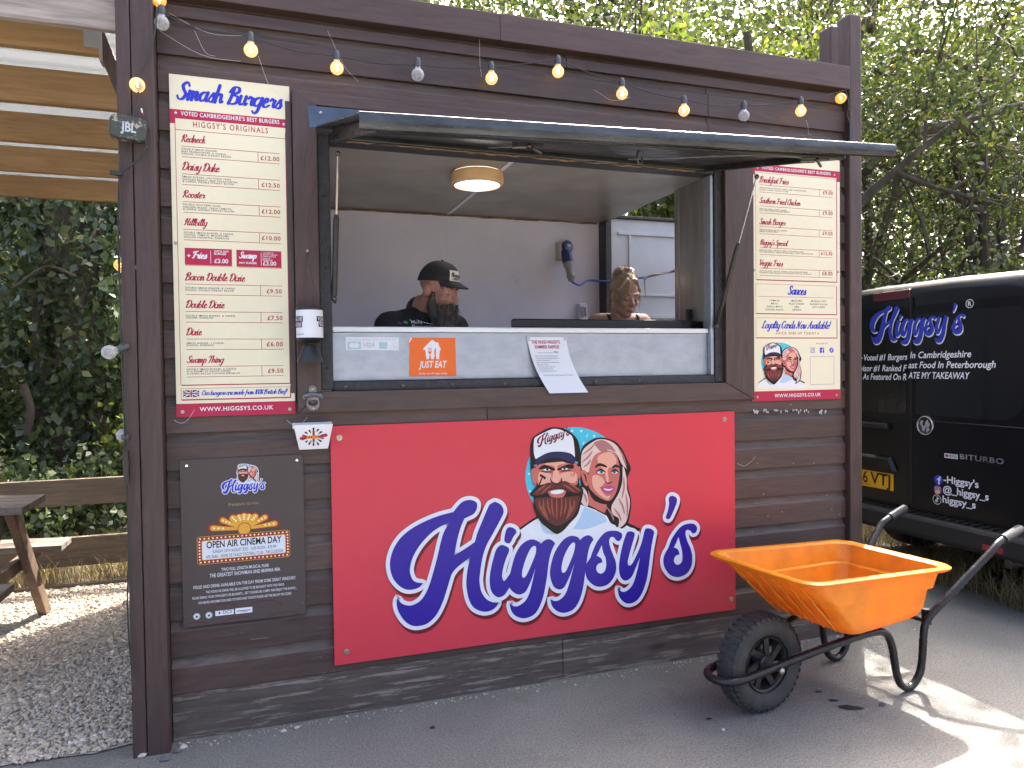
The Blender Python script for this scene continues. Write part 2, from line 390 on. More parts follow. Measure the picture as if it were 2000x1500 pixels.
SG = {
 'a': (.95, [[(.78, .85), (.5, 1), (.15, .75), (.08, .3), (.3, 0), (.6, .2), (.8, .9)], [(.82, 1), (.72, .3), (.85, 0), (1.0, .15)]]),
 'b': (.85, [[(.05, .3), (.3, 1.9), (.12, 1.2), (.12, .1), (.45, 0), (.72, .4), (.6, .9), (.25, .7)]]),
 'c': (.75, [[(.65, .8), (.45, 1), (.12, .6), (.2, .08), (.5, .02), (.8, .25)]]),
 'd': (.95, [[(.75, .85), (.45, 1), (.1, .6), (.2, .03), (.5, .1), (.78, .8)], [(.9, 1.95), (.75, .5), (.85, 0), (1.0, .15)]]),
 'e': (.75, [[(.12, .45), (.5, .6), (.6, .9), (.4, 1), (.12, .6), (.2, .08), (.5, 0), (.8, .25)]]),
 'f': (.55, [[(.75, 1.75), (.6, 1.95), (.4, 1.6), (.3, .5), (.2, -.6), (0, -.8)], [(.1, .9), (.6, .95)]]),
 'g': (.95, [[(.78, .85), (.5, 1), (.15, .75), (.08, .3), (.3, .02), (.6, .2), (.8, .9)], [(.85, 1), (.75, .2), (.6, -.6), (.3, -.85), (.08, -.6)]]),
 'h': (.9, [[(.2, 1.95), (.12, .8), (.08, 0)], [(.1, .4), (.35, .95), (.6, .9), (.62, .4), (.68, .02), (.9, .15)]]),
 'i': (.5, [[(.2, 1), (.12, .3), (.25, 0), (.5, .2)], [(.27, 1.4), (.29, 1.48)]]),
 'k': (.8, [[(.2, 1.95), (.08, 0)], [(.75, .95), (.5, .9), (.2, .5), (.5, .4), (.65, .02), (.85, .15)]]),
 'l': (.5, [[(.1, .3), (.4, 1.5), (.4, 1.95), (.2, 1.6), (.15, .3), (.28, 0), (.5, .2)]]),
 'm': (1.2, [[(.12, 1), (.08, 0)], [(.1, .5), (.35, .97), (.5, .85), (.47, 0)], [(.5, .5), (.75, .97), (.92, .85), (.88, .3), (1.0, 0), (1.2, .2)]]),
 'n': (.85, [[(.12, 1), (.08, 0)], [(.1, .5), (.38, .97), (.58, .85), (.55, .3), (.66, 0), (.85, .2)]]),
 'o': (.85, [[(.45, 1), (.12, .65), (.2, .08), (.5, .02), (.75, .5), (.6, .95), (.4, 1), (.85, .85)]]),
 'p': (.85, [[(.15, 1), (.1, 0), (.02, -.85)], [(.12, .4), (.4, .98), (.7, .8), (.65, .2), (.4, 0), (.15, .1)]]),
 'r': (.72, [[(.1, .75), (.25, 1.05), (.35, .85), (.6, .9), (.5, .4), (.58, .05), (.8, .2)]]),
 's': (.7, [[(.1, .3), (.45, 1.05), (.5, .7), (.62, .35), (.45, 0), (.15, .05), (.1, .2)]]),
 't': (.58, [[(.35, 1.6), (.2, .5), (.3, .02), (.6, .2)], [(.08, 1.0), (.55, 1.05)]]),
 'u': (.9, [[(.15, 1), (.1, .3), (.3, 0), (.6, .3), (.7, 1)], [(.72, 1), (.65, .25), (.78, 0), (.95, .2)]]),
 'v': (.75, [[(.1, .95), (.25, .9), (.3, .1), (.42, .02), (.7, .6), (.65, 1)]]),
 'w': (1.05, [[(.1, 1), (.08, .3), (.25, 0), (.5, .4), (.52, .9)], [(.52, .8), (.52, .2), (.7, 0), (.95, .5), (.9, 1)]]),
 'x': (.8, [[(.1, .9), (.3, .95), (.5, .1), (.8, .1)], [(.75, .95), (.1, 0)]]),
 'y': (.85, [[(.15, 1), (.1, .3), (.3, 0), (.6, .3), (.7, 1)], [(.75, 1), (.65, 0), (.5, -.6), (.25, -.85), (.05, -.6)]]),
 'S': (1.05, [[(1.0, 1.55), (.75, 1.95), (.35, 1.6), (.5, 1.1), (.8, .6), (.6, .05), (.2, 0), (0, .35)]]),
 'B': (1.15, [[(.38, 1.8), (.28, .8), (.12, 0)], [(0, 1.3), (.3, 1.9), (.85, 1.9), (.95, 1.45), (.45, 1.05), (.95, .85), (.95, .2), (.5, -.02), (.1, .1)]]),
 'R': (1.15, [[(.38, 1.8), (.28, .8), (.12, 0)], [(0, 1.3), (.3, 1.9), (.85, 1.9), (.95, 1.4), (.4, 1.0), (.7, .5), (.9, .02), (1.15, .2)]]),
 'D': (1.3, [[(.42, 1.75), (.32, .8), (.17, .1)], [(0, 1.3), (.3, 1.9), (.9, 1.85), (1.2, 1.2), (1.0, .3), (.5, -.02), (.1, .15)]]),
 'H': (1.25, [[(0, 1.0), (.1, 1.5), (.5, 1.9), (.35, .8), (.2, .1), (-.05, .1)], [(.3, .9), (.9, 1.15)], [(1.1, 1.9), (.85, .6), (.95, .02), (1.2, .2)]]),
 'F': (1.0, [[(0, 1.4), (.2, 1.85), (.6, 1.8), (1.15, 1.95)], [(.65, 1.8), (.5, .8), (.35, .1), (.05, .1)], [(.35, .95), (.9, 1.05)]]),
 'T': (.95, [[(0, 1.4), (.2, 1.85), (.6, 1.8), (1.15, 1.95)], [(.65, 1.8), (.5, .8), (.35, .1), (.05, .1)]]),
 'O': (1.25, [[(.7, 1.9), (.2, 1.6), (.05, .7), (.4, 0), (.9, .2), (1.15, 1.0), (.95, 1.75), (.6, 1.9), (.45, 1.5)]]),
 'V': (1.05, [[(0, 1.5), (.3, 1.9), (.4, 1.2), (.45, .05), (.9, .9), (1.2, 1.9)]]),
 'C': (1.05, [[(1.0, 1.5), (.75, 1.92), (.2, 1.3), (.15, .4), (.5, 0), (1.0, .4)]]),
 'L': (1.05, [[(.9, 1.6), (.7, 1.95), (.45, 1.4), (.3, .4), (0, .1), (.3, .1), (.7, 0), (1.05, .3)]]),
 'N': (1.3, [[(-.05, .15), (.15, .1), (.45, 1.85)], [(.45, 1.85), (.8, .05)], [(.8, .05), (1.0, 1.3), (1.3, 1.9)]]),
 'A': (1.2, [[(-.05, .1), (.2, .15), (.9, 1.9)], [(.95, 1.9), (.85, .6), (.95, .02), (1.2, .2)], [(.2, .75), (1.0, .8)]]),
 '!': (.4, [[(.35, 1.9), (.15, .6)], [(.06, .05), (.08, .08)]]), "'": (.3, [[(.3, 1.95), (.15, 1.5)]]), ' ': (.5, []),
 '1': (.5, [[(.1, 1.5), (.35, 1.9), (.2, 0)]]), '0': (.8, [[(.5, 1.9), (.15, 1.3), (.12, .4), (.4, 0), (.7, .5), (.72, 1.4), (.5, 1.9)]]),
 '%': (1.0, [[(.9, 1.9), (.1, 0)], [(.25, 1.8), (.1, 1.4), (.3, 1.1), (.4, 1.5), (.25, 1.8)], [(.75, .8), (.6, .4), (.8, 0), (.95, .4), (.75, .8)]]),
}
def script(mb, P, body, p0, p1, h=0.0006, pen=0.15, shear=0.28, ysc=1.0, uv=False):
    """brush script fitted between two baseline ends"""
    x = 0; st = []
    for ch in body:
        adv, S = SG[ch]
        for s_ in S: st.append([(x + a + shear * b, b) for a, b in s_])
        x += adv
    xs = [q[0] for s_ in st for q in s_]; x0, x1 = min(xs) - pen, max(xs) + pen
    a0, b0 = p0 if uv else P.px(p0); a1, b1 = p1 if uv else P.px(p1)
    k = (a1 - a0) / (x1 - x0); sl = (b1 - b0) / (a1 - a0) if uv else 0.0
    if not uv: b0 = (b0 + b1) / 2
    for i, s_ in enumerate(st):
        c = smooth_curve(s_, 5)
        C = np.array(c); d = np.gradient(C, axis=0); d /= np.linalg.norm(d, axis=1)[:, None] + 1e-9
        R = pen * (0.62 + 0.42 * np.abs(d[:, 1]) * (d[:, 1] < 0) + 0.1 * np.abs(d[:, 1]))
        pts = [(a0 + (u - x0) * k, b0 + v * k * ysc + (u - x0) * k * sl) for u, v in c]
        mb.ribbon(P, pts, list(R * k), h + (i % 6) * 0.00005, 0.00004)
    return k
def star(P, a, b, r, mb, h=0.0006):
    return mb.poly(P, [(a + r * (1 if k % 2 == 0 else 0.42) * math.sin(math.pi * k / 5), b + r * (1 if k % 2 == 0 else 0.42) * math.cos(math.pi * k / 5)) for k in range(10)][::-1], h)
# ------------------------------------------------------------------ palette
wood('brown_wood', (0.049, 0.0285, 0.0245), (0.083, 0.0505, 0.043), 'x', 0.55, 1.0)
wood('brown_dust_skylit', (0.058, 0.043, 0.037), (0.118, 0.092, 0.080), 'x', 0.7, 1.0, knots=False)  # dust and caught sky light both put into the rebate's colour
wood('brown_post', (0.044, 0.025, 0.022), (0.076, 0.046, 0.040), 'z', 0.55, 1.0)
wood('brown_low', (0.044, 0.0255, 0.0215), (0.074, 0.045, 0.038), 'x', 0.62, 1.0, scuff=((0.16, 0.145, 0.13), 0.60, (1.3, 9, 14)))
wood('bare_plinth', (0.062, 0.046, 0.039), (0.105, 0.083, 0.071), 'x', 0.75, 0.9, scuff=((0.19, 0.165, 0.14), 0.53, (1.1, 9, 16)))
wood('pine', (0.27, 0.155, 0.062), (0.39, 0.245, 0.110), 'x', 0.6, 0.7)
wood('pine_grey', (0.24, 0.20, 0.175), (0.46, 0.42, 0.38), 'x', 0.75, 0.8)
wood('fence_wood', (0.105, 0.075, 0.048), (0.18, 0.135, 0.09), 'x', 0.7, 0.8)
wood('table_wood', (0.12, 0.095, 0.075), (0.22, 0.185, 0.15), 'x', 0.75, 0.9, knots=False)
wood('table_leg', (0.12, 0.07, 0.045), (0.20, 0.125, 0.085), 'z', 0.7, 0.9)
mat('galv', (0.62, 0.64, 0.66), 0.32, 0.85, 0.15, 5, stretch=(0.15, 1, 1), rvar=0.12)
mat('black_frame', (0.022, 0.024, 0.027), 0.45, 0.2, 0.35, 40, bump=0.5, bscale=160)
mat('flap_metal', (0.030, 0.031, 0.030), 0.36, 0.4, 0.5, 6, stretch=(0.5, 4, 4), rvar=0.15)
mat('flap_skin', (0.05, 0.056, 0.06), 0.30, 0.6, 0.4, 9, stretch=(0.6, 3, 3), rvar=0.12)
mat('flashing', (0.06, 0.085, 0.125), 0.35, 0.4, 0.2, 9)
mat('alu_panel', (0.34, 0.375, 0.43), 0.42, 0.8, 0.09, 16, stretch=(0.7, 1.2, 1.2), rvar=0.08, bump=0.02, bscale=220)
mat('alu_bright', (0.62, 0.65, 0.68), 0.38, 0.35, 0.08, 10, stretch=(0.2, 3, 3))
mat('steel_wall', (0.30, 0.30, 0.29), 0.38, 0.8, 0.2, 4, stretch=(3, 3, 0.4), rvar=0.1)
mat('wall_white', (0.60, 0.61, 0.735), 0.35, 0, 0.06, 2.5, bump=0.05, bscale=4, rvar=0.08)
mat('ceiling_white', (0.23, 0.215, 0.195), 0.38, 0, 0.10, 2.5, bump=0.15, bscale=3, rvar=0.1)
mat('seal_brown', (0.20, 0.12, 0.06), 0.8, 0, 0.5, 20)
mat('door_grey', (0.42, 0.46, 0.49), 0.4, 0, 0.08, 3, rvar=0.08)
mat('rubber', (0.014, 0.014, 0.015), 0.65, 0, 0.3, 30)
mat('black_plastic', (0.012, 0.012, 0.013), 0.4, 0, 0.3, 20)
mat('screw', (0.35, 0.33, 0.30), 0.35, 0.9, 0.3, 90)
mat('dark_screw', (0.10, 0.095, 0.09), 0.4, 0.8, 0.3, 90)
mat('chrome', (0.75, 0.76, 0.78), 0.12, 1.0)
mat('strut_rod', (0.5, 0.5, 0.5), 0.2, 1.0)
mat('fan_oak', (0.55, 0.36, 0.19), 0.45, 0, 0.1, 4)
mat('lamp_glow', (0.9, 0.9, 0.88), 0.5, emit=(1, 0.97, 0.93), estr=2.0)
# print colours
def ink(n, c, r=0.35, **k): return mat(n, tuple(x * .86 for x in lin(c)), r, spec=0.22, **k)
ink('ink_cream', (228, 223, 194), 0.32, var=0.02, vscale=3)
ink('ink_crimson', (176, 44, 76)); ink('ink_rose', (170, 48, 78)); ink('ink_blue', (50, 60, 190)); ink('ink_indigo', (52, 36, 150), 0.28)
ink('ink_red', (206, 66, 79), 0.30, var=0.02, vscale=2); ink('ink_darkred', (112, 30, 42)); ink('ink_white', (222, 226, 232), 0.32); ink('ink_black', (24, 20, 24))
ink('ink_navy', (38, 42, 84)); ink('ink_cyan', (70, 190, 215)); ink('ink_sky', (172, 200, 224)); ink('ink_skin', (196, 108, 98)); ink('ink_skinlight', (226, 168, 146))
ink('ink_beard', (92, 44, 42)); ink('ink_rust', (158, 84, 68)); ink('ink_blonde', (222, 198, 188)); ink('ink_hairshade', (170, 118, 116)); ink('ink_lips', (178, 78, 128)); ink('ink_teal', (86, 150, 158))
ink('ink_charcoal', (80, 72, 70), 0.42, var=0.05, vscale=3); ink('ink_gold', (176, 152, 96)); ink('ink_amber', (222, 166, 60)); ink('ink_marquee', (146, 52, 50)); ink('ink_lemon', (250, 238, 190))
ink('ink_orange', (232, 112, 52)); ink('ink_faintblue', (168, 196, 214)); ink('ink_faintgrey', (176, 184, 192)); ink('ink_paper', (218, 224, 232), 0.5); ink('ink_purple', (120, 40, 110)); ink('ink_seat', (96, 34, 40)); ink('ink_green', (96, 150, 90)); ink('ink_van_blue', (52, 66, 168)); ink('ink_yellow', (226, 170, 36), 0.4)

# ------------------------------------------------------------------ ground
def asphalt():
    m, n, l, b = base('asphalt')
    tc = n.new('ShaderNodeTexCoord')
    def noise(s, d, r=0.6):
        t = n.new('ShaderNodeTexNoise'); t.inputs['Scale'].default_value = s; t.inputs['Detail'].default_value = d; t.inputs['Roughness'].default_value = r
        l.new(tc.outputs['Object'], t.inputs['Vector']); return t.outputs[0]
    def ramp(x, p0, c0, p1, c1):
        r = n.new('ShaderNodeValToRGB'); r.color_ramp.elements[0].position = p0; r.color_ramp.elements[1].position = p1
        r.color_ramp.elements[0].color = (*c0, 1); r.color_ramp.elements[1].color = (*c1, 1); l.new(x, r.inputs[0]); return r.outputs[0]
    def mix(t, f, a, c):
        x = n.new('ShaderNodeMixRGB'); x.blend_type = t
        if isinstance(f, float): x.inputs[0].default_value = f
        else: l.new(f, x.inputs[0])
        l.new(a, x.inputs[1])
        if isinstance(c, tuple): x.inputs[2].default_value = (*c, 1)
        else: l.new(c, x.inputs[2])
        return x.outputs[0]
    fine = noise(120, 4, 0.8)
    c = ramp(fine, 0.3, (0.082, 0.081, 0.074), 0.72, (0.315, 0.31, 0.282))
    c = mix('MULTIPLY', 0.75, c, ramp(noise(1.3, 6, 0.65), 0.3, (0.70, 0.70, 0.70), 0.72, (1.12, 1.12, 1.10)))
    c = mix('MULTIPLY', 0.8, c, ramp(noise(4.5, 7, 0.7), 0.30, (0.72, 0.71, 0.70), 0.42, (1, 1, 1)))
    vo = n.new('ShaderNodeTexVoronoi'); vo.inputs['Scale'].default_value = 75; l.new(tc.outputs['Object'], vo.inputs['Vector'])
    gr = ramp(vo.outputs['Distance'], 0.10, (1, 1, 1), 0.2, (0, 0, 0))
    gm = ramp(noise(22, 2), 0.53, (0, 0, 0), 0.60, (1, 1, 1))
    c = mix('MIX', mix('MULTIPLY', 1.0, gr, gm), c, (0.26, 0.25, 0.235))
    l.new(c, b.inputs['Base Color']); b.inputs['Roughness'].default_value = 0.82; b.inputs['Specular IOR Level'].default_value = 0.35
    bp = n.new('ShaderNodeBump'); bp.inputs['Strength'].default_value = 0.9; bp.inputs['Distance'].default_value = 0.006
    ad = n.new('ShaderNodeMath'); ad.operation = 'ADD'; l.new(fine, ad.inputs[0]); l.new(noise(60, 4), ad.inputs[1])
    l.new(ad.outputs[0], bp.inputs['Height']); l.new(bp.outputs[0], b.inputs['Normal'])
asphalt()
mat('soil', (0.055, 0.042, 0.028), 0.9, 0, 0.4, 3, bump=0.8, bscale=30, col2=(0.12, 0.095, 0.06))
mat('gravel_base', (0.24, 0.215, 0.18), 0.9, 0, 0.3, 60, bump=1.0, bscale=90, col2=(0.42, 0.38, 0.32))
m = MB(); m.add([(-120, -60, -0.02), (140, -60, -0.02), (140, 160, -0.02), (-120, 160, -0.02)], [(0, 1, 2, 3)])
structure(part('ground', m, 'soil'))
# tarmac sheet with an irregular edge at the verge
edge = [(4.24, -9), (4.2, -3), (4.15, -1.2), (4.19, -0.5), (4.17, -0.06), (4.28, 0.3), (4.3, 0.62), (4.12, 1.0), (3.6, 1.25), (3.0, 1.3), (2.6, 1.5), (0, 1.6), (-0.46, 1.5), (-0.47, 0.06), (-0.62, 0.03), (-0.85, 0.06), (-1.2, 0.0), (-3, 0.02), (-9, 0.0), (-9, -9)]
m = MB(); P0 = Plane((0, 0, 0), (1, 0, 0), (0, 1, 0)); m.poly(P0, smooth_curve([(*q, 1) if i in (0, 11, 12, 13, 18, 19) else q for i, q in enumerate(edge)], 4, True), 0.0)
structure(part('pavement', m, 'asphalt'))
m = MB(); gp = [(-0.466, 0.05), (-0.466, 1.5), (-0.466, 2.45), (-0.9, 2.45), (-1.3, 2.42), (-1.7, 2.6), (-2.4, 2.65), (-6, 2.7), (-6, 0.0), (-3, 0.0), (-1.2, -0.02), (-0.85, 0.04), (-0.62, 0.01)]
m.poly(P0, gp[::-1] if False else [gp[i] for i in (0, 1, 2, 3, 4, 5, 6, 7, 8, 9, 10, 11, 12)], 0.006)
structure(part('gravel_bed', m, 'gravel_base'))

# loose gravel stones: one scatter, nobody could count them
def icosa():
    t = (1 + 5 ** 0.5) / 2
    v = np.array([(-1, t, 0), (1, t, 0), (-1, -t, 0), (1, -t, 0), (0, -1, t), (0, 1, t), (0, -1, -t), (0, 1, -t), (t, 0, -1), (t, 0, 1), (-t, 0, -1), (-t, 0, 1)], float) / 1.9
    f = np.array([(0, 11, 5), (0, 5, 1), (0, 1, 7), (0, 7, 10), (0, 10, 11), (1, 5, 9), (5, 11, 4), (11, 10, 2), (10, 7, 6), (7, 1, 8), (3, 9, 4), (3, 4, 2), (3, 2, 6), (3, 6, 8), (3, 8, 9), (4, 9, 5), (2, 4, 11), (6, 2, 10), (8, 6, 7), (9, 8, 1)])
    return v, f
def stones(name, C, S, matn, flat=0.6):
    v, f = icosa(); n = len(C)
    V = v[None] * (1 + 0.28 * RNG.standard_normal((n, 12, 1)))
    V = V * (S[:, None, None] * np.stack([RNG.uniform(.8, 1.5, n), RNG.uniform(.7, 1.1, n), RNG.uniform(.45, .8, n)], -1)[:, None])
    a = RNG.uniform(0, 2 * np.pi, n); ca, sa = np.cos(a), np.sin(a)
    tl = RNG.normal(0, .35, n); V[..., 2] += V[..., 0] * np.sin(tl)[:, None]
    x = V[..., 0] * ca[:, None] - V[..., 1] * sa[:, None]; y = V[..., 0] * sa[:, None] + V[..., 1] * ca[:, None]
    V = np.stack([x, y, V[..., 2]], -1) + C[:, None]
    F = (f[None] + (np.arange(n) * 12)[:, None, None]).reshape(-1, 3)
    return np_obj(name, V.reshape(-1, 3), F, matn, smooth=False)
m, n_, l_, b_ = base('gravel_stone')
g_ = n_.new('ShaderNodeNewGeometry'); r_ = n_.new('ShaderNodeValToRGB'); e_ = r_.color_ramp.elements
for p_, c_ in ((0.45, (0.43, 0.37, 0.285)), (0.75, (0.58, 0.51, 0.41)), (0.93, (0.22, 0.20, 0.19))): e_.new(p_).color = (*c_, 1)
e_[0].color = (0.34, 0.29, 0.23, 1); e_[-1].color = (0.68, 0.65, 0.6, 1)
l_.new(g_.outputs['Random Per Island'], r_.inputs[0]); l_.new(r_.outputs[0], b_.inputs['Base Color']); b_.inputs['Roughness'].default_value = 0.85
n = 58000
C = np.stack([-0.45 - 2.7 * RNG.random(n) ** 1.1, 0.02 + 2.5 * RNG.random(n), np.zeros(n)], -1)
keep = (C[:, 1] > 0.015 + 0.045 * np.sin(C[:, 0] * 9) * np.sin(C[:, 0] * 23 + 1)) & (C[:, 0] > -1.75 - 0.33 * C[:, 1])
C = C[keep]; S = 0.0055 + 0.0065 * RNG.random(len(C)) ** 2.2
big = RNG.random(len(C)) < 0.02; S[big] *= 1.5
C[:, 2] = S * 0.35 + 0.008
stuff(stones('gravel', C, S, 'gravel_stone'))
n = 420; xx = RNG.uniform(-0.34, 3.1, n); C = np.stack([xx, 0.0 - 0.012 - np.abs(RNG.normal(0, .03, n)), np.full(n, .002)], -1)
stuff(stones('grit', C, .002 + .0035 * RNG.random(n) ** 2, 'gravel_stone'))

# ------------------------------------------------------------------ timber facade
W = 1.1
X0, X1 = -0.345, 2.937           # inner faces between the corner posts
front = thing('timber_facade', 'dark brown painted shiplap kiosk front with serving opening and corner posts', 'building', (1.2, 0.05, 0))
# shiplap profile: flat face with a scooped rebate on the upper edge
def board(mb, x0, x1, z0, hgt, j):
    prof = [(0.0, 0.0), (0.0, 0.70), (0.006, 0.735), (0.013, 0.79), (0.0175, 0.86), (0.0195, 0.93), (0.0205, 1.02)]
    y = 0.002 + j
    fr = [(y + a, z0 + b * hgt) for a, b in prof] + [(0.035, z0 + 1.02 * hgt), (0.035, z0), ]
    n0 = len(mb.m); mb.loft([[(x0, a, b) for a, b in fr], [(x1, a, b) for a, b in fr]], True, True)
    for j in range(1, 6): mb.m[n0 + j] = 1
BH = 0.1455
Z0 = 0.185
cl = MB(); lo = MB()
z = Z0; k = 0
OX0, OX1, OZ0, OZ1 = 0.144, 2.336, 1.268, 2.56
while z < 2.85:
    h = min(BH, 2.868 - z)
    spans = [(X0, X1)] if (z + h < 1.353 or z > OZ1 - 0.09) else [(X0, OX0 + 0.02), (OX1 - 0.02, X1)]
    for a, b in spans:
        cuts = [a, b]
        if b - a > 2:
            c = random.choice([0.95, 1.35, 1.75, 2.1]); cuts = [a, c, b]
        for q in range(len(cuts) - 1):
            board(lo if z < 0.6 else cl, cuts[q] + (0.0012 if q else 0), cuts[q + 1] - (0.0012 if q < len(cuts) - 2 else 0), z, h, random.uniform(0, 0.0022))
    z += BH; k += 1
part('cladding', cl, ['brown_wood', 'brown_dust_skylit'], front, bevel=0.0012, seg=1)
part('lower_cladding', lo, ['brown_low', 'brown_dust_skylit'], front, bevel=0.0012, seg=1)
m = MB(); m.box((X0, 0.006, -0.01), (1.3, 0.05, 0.183)); m.box((1.302, 0.008, -0.01), (X1, 0.05, 0.181))
part('plinth_board', m, 'bare_plinth', front, bevel=0.004)
# fascia along the top
m = MB(); m.box((X0, -0.036, 2.868), (1.02, 0.05, 2.985)); m.box((1.0205, -0.036, 2.868), (X1, 0.05, 2.987))
m2 = part('top_fascia', m, 'brown_wood', front, bevel=0.004)
for lo_b, hi_b in (((X0, 0.052, 2.47), (X1, 0.074, 2.95)), ((X0, 0.052, 0.0), (OX0 - 0.02, 0.074, 2.465)), ((OX1 + 0.02, 0.052, 0), (X1, 0.074, 2.465)), ((OX0, 0.052, 0.0), (OX1, 0.074, 1.33))):
    m = MB(); m.box(lo_b, hi_b); part('backing_board', m, 'brown_post', front)
# unseen boarded side wall, added to shade the gravel yard
m = MB()
for i in range(19):
    zb = -0.02 + i * BH; x_ = -0.398 - 0.001 * (i % 2)
    m.loft([[(x_ - 0.004, y, zb), (x_ - 0.002, y, zb + BH * .72), (x_ + 0.014, y, zb + BH * .86), (x_ + 0.015, y, zb + BH - .0005), (-0.354, y, zb + BH - .0005), (-0.354, y, zb)][::-1] for y in (0.062, 2.42)], True, True)
part('added_shade_wall', m, 'brown_low', front)
# corner posts
m = MB(); m.box((-0.424, -0.075, -0.03), (-0.347, 0.06, 3.32)); part('corner_post', m, 'brown_post', front, bevel=0.006)
m = MB(); m.box((2.939, -0.03, -0.03), (3.018, 0.06, 3.262)); part('corner_post', m, 'brown_post', front, bevel=0.006)
m = MB(); m.box((2.99, 0.16, -0.03), (3.07, 0.25, 3.29)); part('rear_post', m, 'brown_post', front, bevel=0.006)
# timber casing round the serving opening, mitred
def quad_frame(mb, x0, x1, z0, z1, w, yf, yb, sides):
    o = [(x0, z0), (x1, z0), (x1, z1), (x0, z1)]; i = [(x0 + w[0], z0 + w[1]), (x1 - w[2], z0 + w[1]), (x1 - w[2], z1 - w[3]), (x0 + w[0], z1 - w[3])]
    for s in sides:
        a, b = s, (s + 1) % 4; q = [o[a], o[b], i[b], i[a]]
        mb.loft([[(x, yf, zz) for x, zz in q][::-1], [(x, yb, zz) for x, zz in q][::-1]], True, True)
for q in range(4):
    m = MB(); quad_frame(m, OX0, OX1, OZ0, OZ1, (0.094, 0.086, 0.166, 0.05), -0.0325 + 0.0025 * (q % 2 == 0), 0.03, (q,)); part('opening_casing', m, ('brown_wood', 'brown_post')[q % 2], front, bevel=0.003)
# loose lath beside the casing
m = MB(); m.box((0.118, -0.012, 1.35), (0.141, 0.02, 2.52)); part('lath', m, 'brown_post', front, bevel=0.002)
# nail heads and the staple scraps left in the boards
nl = MB()
for p in [(1550, 905), (1615, 968), (1492, 965), (1500, 1008), (1640, 1005), (1470, 1040), (1528, 1000), (1590, 905), (1480, 905), (1625, 995), (1545, 790), (1600, 1060)]:
    q = by(p, 0.0); nl.lathe([(0.003, 0), (0.003, 0.002), (0.0001, 0.003)], (q[0], 0.003, q[2]), (0, -1, 0), 6)
for p in [(600, 492), (1030, 560)][:1]:
    q = by(p, -0.05); nl.tube([(q[0], -0.03, q[2]), (q[0], -0.055, q[2] + 0.004)], 0.003, 6); nl.lathe([(0.0055, 0), (0.0055, 0.002), (0.0001, 0.0025)], (q[0], -0.0555, q[2] + 0.004), (0, -1, 0), 8)
part('nail', nl, 'screw', front)
tp = MB()
for x0, x1 in ((1466, 1482), (1490, 1502), (1512, 1540), (1548, 1582), (1600, 1614)):
    for k in range(9):
        xa = x0 + (x1 - x0) * k / 9; q = by((xa, 803 + random.uniform(-3, 2)), 0); hh = random.uniform(0.004, 0.012)
        if random.random() < 0.75: tp.box((q[0], 0.0, q[2] - hh), (q[0] + 0.006, 0.0016, q[2] + hh * 0.6))
part('tape_scraps', tp, 'ink_faintgrey', front)
kn = MB()
for p in [(1042, 802), (1520, 795)]: pass
# cobwebs: thin slack threads
mat('web', (0.55, 0.53, 0.5), 0.6)
wb = MB()
for a, b in (((312, 60), (470, 120)), ((330, 25), (480, 70)), ((505, 110), (540, 180)), ((640, 60), (700, 160)), ((935, 60), (940, 150)), ((1160, 175), (1230, 190)), ((380, 60), (420, 110)), ((1575, 235), (1585, 262)), ((340, 820), (380, 800)), ((560, 820), (600, 815)), ((1440, 905), (1475, 890))):
    A = by(a, -0.012); B = by(b, -0.02)
    wb.tube([A + (B - A) * t + np.array([0, -0.004 * math.sin(9 * t), -0.03 * math.sin(math.pi * t)]) for t in np.linspace(0, 1, 9)], 0.0006, 4)
tag(part('cobweb', wb, 'web'), 'fine pale cobweb threads strung over the brown boards', 'cobweb')

# ------------------------------------------------------------------ catering trailer behind the facade
TX0, TX1, TY0, TY1, TZ = 0.24, 2.2, 0.075, 1.44, 2.415
tr = thing('catering_trailer', 'white walled catering trailer with raised black serving flap', 'trailer', (1.2, 0.75, 0))
WT = 0.03
m = MB(); m.box((TX0, TY1, 0.25), (TX1 - 0.0, TY1 + WT, TZ)); part('back_wall', m, 'wall_white', tr)
m = MB(); m.box((TX0 - WT, TY0, 0.25), (TX0 - 0.001, TY1 + WT, TZ)); part('side_wall', m, 'wall_white', tr)
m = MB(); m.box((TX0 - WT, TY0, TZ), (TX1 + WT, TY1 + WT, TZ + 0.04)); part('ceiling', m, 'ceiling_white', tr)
m = MB(); m.box((TX0, TY0, 0.22), (TX1, TY1, 0.25)); part('floor', m, 'steel_wall', tr)
m = MB(); m.box((TX1, TY0 + 0.002, 0.25), (TX1 + WT, 0.445, TZ - 0.002)); part('side_wall', m, 'steel_wall', tr)
m = MB(); m.box((TX1 - 0.006, 0.43, 0.25), (TX1 + 0.036, 0.475, TZ - 0.004)); part('door_post', m, 'steel_wall', tr, bevel=0.004)
m = MB(); m.box((TX1 - 0.004, 1.33, 0.25), (TX1 + 0.04, 1.438, TZ - 0.003)); part('door_post', m, 'black_frame', tr, bevel=0.004)
m = MB(); m.box((0.4, TY0, -0.02), (0.5, 1.3, 0.22)); m.box((1.9, TY0, -0.02), (2.0, 1.3, 0.22)); part('chassis', m, 'black_frame', tr)
# joint strips on the back wall and ceiling, tired sealant in the corner
m = MB(); m.box((1.136, TY1 - 0.004, 1.3), (1.156, TY1 - 0.0002, TZ - 0.001)); m.box((1.136, TY0 + 0.1, TZ - 0.004), (1.156, TY1 - 0.005, TZ - 0.0003)); part('joint_strip', m, 'wall_white', tr)
m = MB(); m.tube([(x, TY1 - 0.006 + random.uniform(-.002, .002), TZ - 0.006 + random.uniform(-.003, .003)) for x in np.linspace(TX0, TX1 - 0.02, 40)], [random.uniform(.003, .008) for _ in range(40)], 6); part('sealant', m, 'seal_brown', tr)
